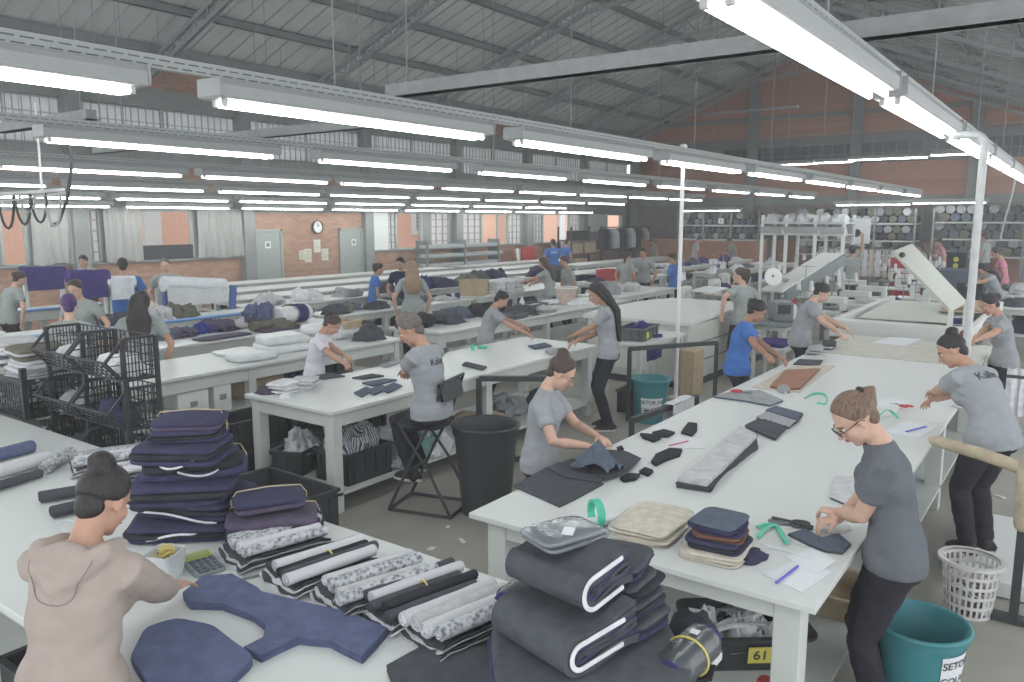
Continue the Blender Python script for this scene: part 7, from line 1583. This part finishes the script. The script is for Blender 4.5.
# left middle ground
pers('purple haired person in lettered grey shirt behind the wire crates', (68, 294), 1.52, 60, 6, (10, 0, 0), shirt='greygreen', style='short', hair='purple', skin='light', text=TXT, textsize=.10)
pers('fair person with glasses facing the camera behind the purple haired person', (74, 279), 1.55, 215, 12, (14, 0, 0), h=1.66, shirt='greygreen', style='lowbun', hair='brown', skin='light', glasses='gold')
pers('woman with loose black hair and lettered grey shirt left of the garment heaps', (139, 291), 1.56, 55, 8, (18, -25, 0), shirt='greygreen', style='loose', hair='black', skin='mid', fat=1.1, text=TXT, textsize=.10, texty=-.02)
pers('person in bright blue shirt seen from behind by the purple fabric roll', (122, 258), 1.72, 62, 0, (14, 0, 0), h=1.74, female=False, shirt='blue', style='short', hair='black', skin='mid', fat=1.15, text=TXT, textsize=.08, textz=.03)
pers('person in grey shirt near the gridded window, left of the blue shirt', (83, 255), 1.66, 215, 6, (14, 0, 0), h=1.68, female=False, shirt='greygreen', style='short', hair='black', skin='mid')
pers('man in grey shirt facing the camera right of the blue shirted person', (165, 258), 1.72, 225, 0, (10, 0, 0), h=1.69, female=False, shirt='greygreen', style='short', hair='grey', skin='light')
pers('dark haired person at the left edge beside the purple fabric', (19, 271), 1.45, 10, 20, (10, 0, 0), shirt='greygreen', style='lowbun', hair='brown', skin='light')
pers('woman in blue shirt among the three people at the left middle tables', (379, 263), 1.52, -30, 8, (15, 0, 0), h=1.54, shirt='blue', style='pony', hair='black', skin='mid')
pers('person in dark shirt facing the camera between the blue shirt and blond hair', (400, 257), 1.62, 200, 8, (15, 0, 0), female=False, h=1.68, shirt='navy', style='short', hair='black', skin='mid')
pers('woman with long blond hair in grey shirt seen from behind', (411, 259), 1.60, 50, 0, (6, 0, 0), h=1.72, shirt='greygreen', style='loose', hair='blond', skin='light', fat=.95)
pers('dark haired woman in grey shirt leaning left at a table in the middle distance', (543, 257), 1.60, 105, 12, (15, 0, 0), shirt='greygreen', style='loose', hair='brown', skin='mid', fat=1.1, lh=PW(510, 288, .95), rh=PW(520, 291, .95))
pers('woman in grey shirt just right of the leaning dark haired woman', (564, 256), 1.58, 150, 8, (15, 0, 0), shirt='greygreen', style='lowbun', hair='brown', skin='mid', fat=1.05)
pers('person in blue shirt seen from behind before the far windows', (553, 239), 1.66, 50, 0, (6, 0, 0), h=1.72, female=False, shirt='blue', style='short', hair='black', skin='mid', text=TXT, textsize=.09, fat=1.1)
pers('second person in blue shirt farther back by the red board', (567, 239), 1.62, -20, 0, (10, 0, 0), h=1.66, female=False, shirt='blue', style='short', hair='black', skin='mid')
pers('woman with a dark ponytail in grey shirt left of the white post', (628, 251), 1.58, -10, 4, (15, 0, 0), shirt='greygreen', style='longpony', hair='black', skin='mid', fat=1.05)
pers('short haired person in grey shirt behind the ponytailed woman left of the post', (643, 248), 1.64, 190, 6, (15, 0, 0), female=False, h=1.68, shirt='greygreen', style='short', hair='black', skin='mid')
pers('woman in blue shirt facing left just before the white post', (671, 253), 1.56, 140, 6, (20, 0, 0), shirt='blue', style='pony', hair='black', skin='mid', fat=1.1, lh=PW(664, 268, 1.05), rh=PW(666, 270, 1.0))
pers('person bending over a far table left of the second far column', (700, 236), 1.50, -60, 15, (20, 0, 0), atx=29.8, shirt='palegrey', style='short', hair='brown', skin='light')
pers('person in grey leaning left at a far table near the orange board', (729, 238), 1.50, 140, 16, (20, 0, 0), atx=30.6, shirt='greygreen', style='lowbun', hair='black', skin='mid')
pers('dark haired person bending at the far tables left of the far column', (652, 239), 1.32, 140, 12, (20, 0, 0), atx=30.8, shirt='greygreen', style='short', hair='black', skin='mid')
pers('woman facing the camera behind the big white machine', (725, 259), 1.38, 205, 10, (15, 0, 0), shirt='greygreen', style='loose', hair='brown', skin='light', legs='sit', seat=.48)
pers('woman with brown hair seen from behind holding a white cloth by the big machine', (741, 267), 1.58, 60, 4, (8, 35, 0), atx=11.7, shirt='greygreen', style='pony', hair='brown', skin='light', fat=1.12, rh=None, lh=PW(722, 313, 1.02))
pers('man in dark grey shirt raising one arm to a hanging sheet', (852, 245), 1.68, 40, 0, (2, -20, 0), h=1.74, female=False, shirt='greygreen', style='short', hair='black', skin='mid', fat=1.15, rh=atX(863, 234, 20.75), poleR=(0, -1, -.2))
pers('person in pink shirt far back beside the slanted white panel', (938, 238), 1.30, 110, 10, (18, 0, 0), atx=29.5, shirt='pink', style='lowbun', hair='black', skin='mid')
pers('woman in pink shirt at the far machines by the bent grey post', (997, 248), 1.28, 100, 12, (18, 0, 0), atx=22.6, shirt='pink', style='lowbun', hair='black', skin='mid')
pers('standing person in dark shirt beyond the bent grey post', (985, 233), 1.52, 70, 0, (10, 0, 0), atx=30.8, shirt='greygreen', style='short', hair='black', skin='mid')
pers('person with dark hair standing far back left of the pink shirt', (921, 243), 1.26, 100, 8, (18, 0, 0), atx=26.3, shirt='greygreen', style='loose', hair='brown', skin='mid')
# faint haze throughout the hall: a real volume that reaches past the walls
m = MB(); m.box2((-4.5, -3.5, -.3), (62, WY + 6.2, 10.8)); vm = bpy.data.materials.new('haze'); vm.use_nodes = True; nt = vm.node_tree; nt.nodes.clear()
o_ = nt.nodes.new('ShaderNodeOutputMaterial'); vs = nt.nodes.new('ShaderNodeVolumeScatter'); vs.inputs['Density'].default_value = .0058; vs.inputs['Color'].default_value = (.97, .98, 1, 1); nt.links.new(vs.outputs[0], o_.inputs['Volume'])
tag(m.build('haze', vm, smooth=0), 'faint haze hanging in the air of the whole hall', None, kind='stuff')
# ================================================================ camera, sky, view
cd = bpy.data.cameras.new('camera'); cam = bpy.data.objects.new('camera', cd); COL.objects.link(cam)
cd.sensor_fit = 'HORIZONTAL'; cd.sensor_width = 36; cd.lens = 36 * FPX / 1024; cd.clip_start = .05; cd.clip_end = 200
M_ = Matrix((RT, UPV, -FW)).transposed().to_4x4(); M_.translation = CAM; cam.matrix_world = M_
SC.camera = cam
w = bpy.data.worlds.new('sky'); SC.world = w; w.use_nodes = True
bg = w.node_tree.nodes['Background']; bg.inputs[0].default_value = (.93, .97, 1.0, 1); bg.inputs[1].default_value = SKY
SC.view_settings.view_transform = 'Standard'; SC.view_settings.look = 'None'; SC.view_settings.gamma = 1; SC.view_settings.use_curve_mapping = False
SC.view_settings.exposure = EXPO
SC.cycles.max_bounces = 8; SC.cycles.diffuse_bounces = 4; SC.cycles.transparent_max_bounces = 12; SC.cycles.sample_clamp_indirect = 6
SC.cycles.use_denoising = True
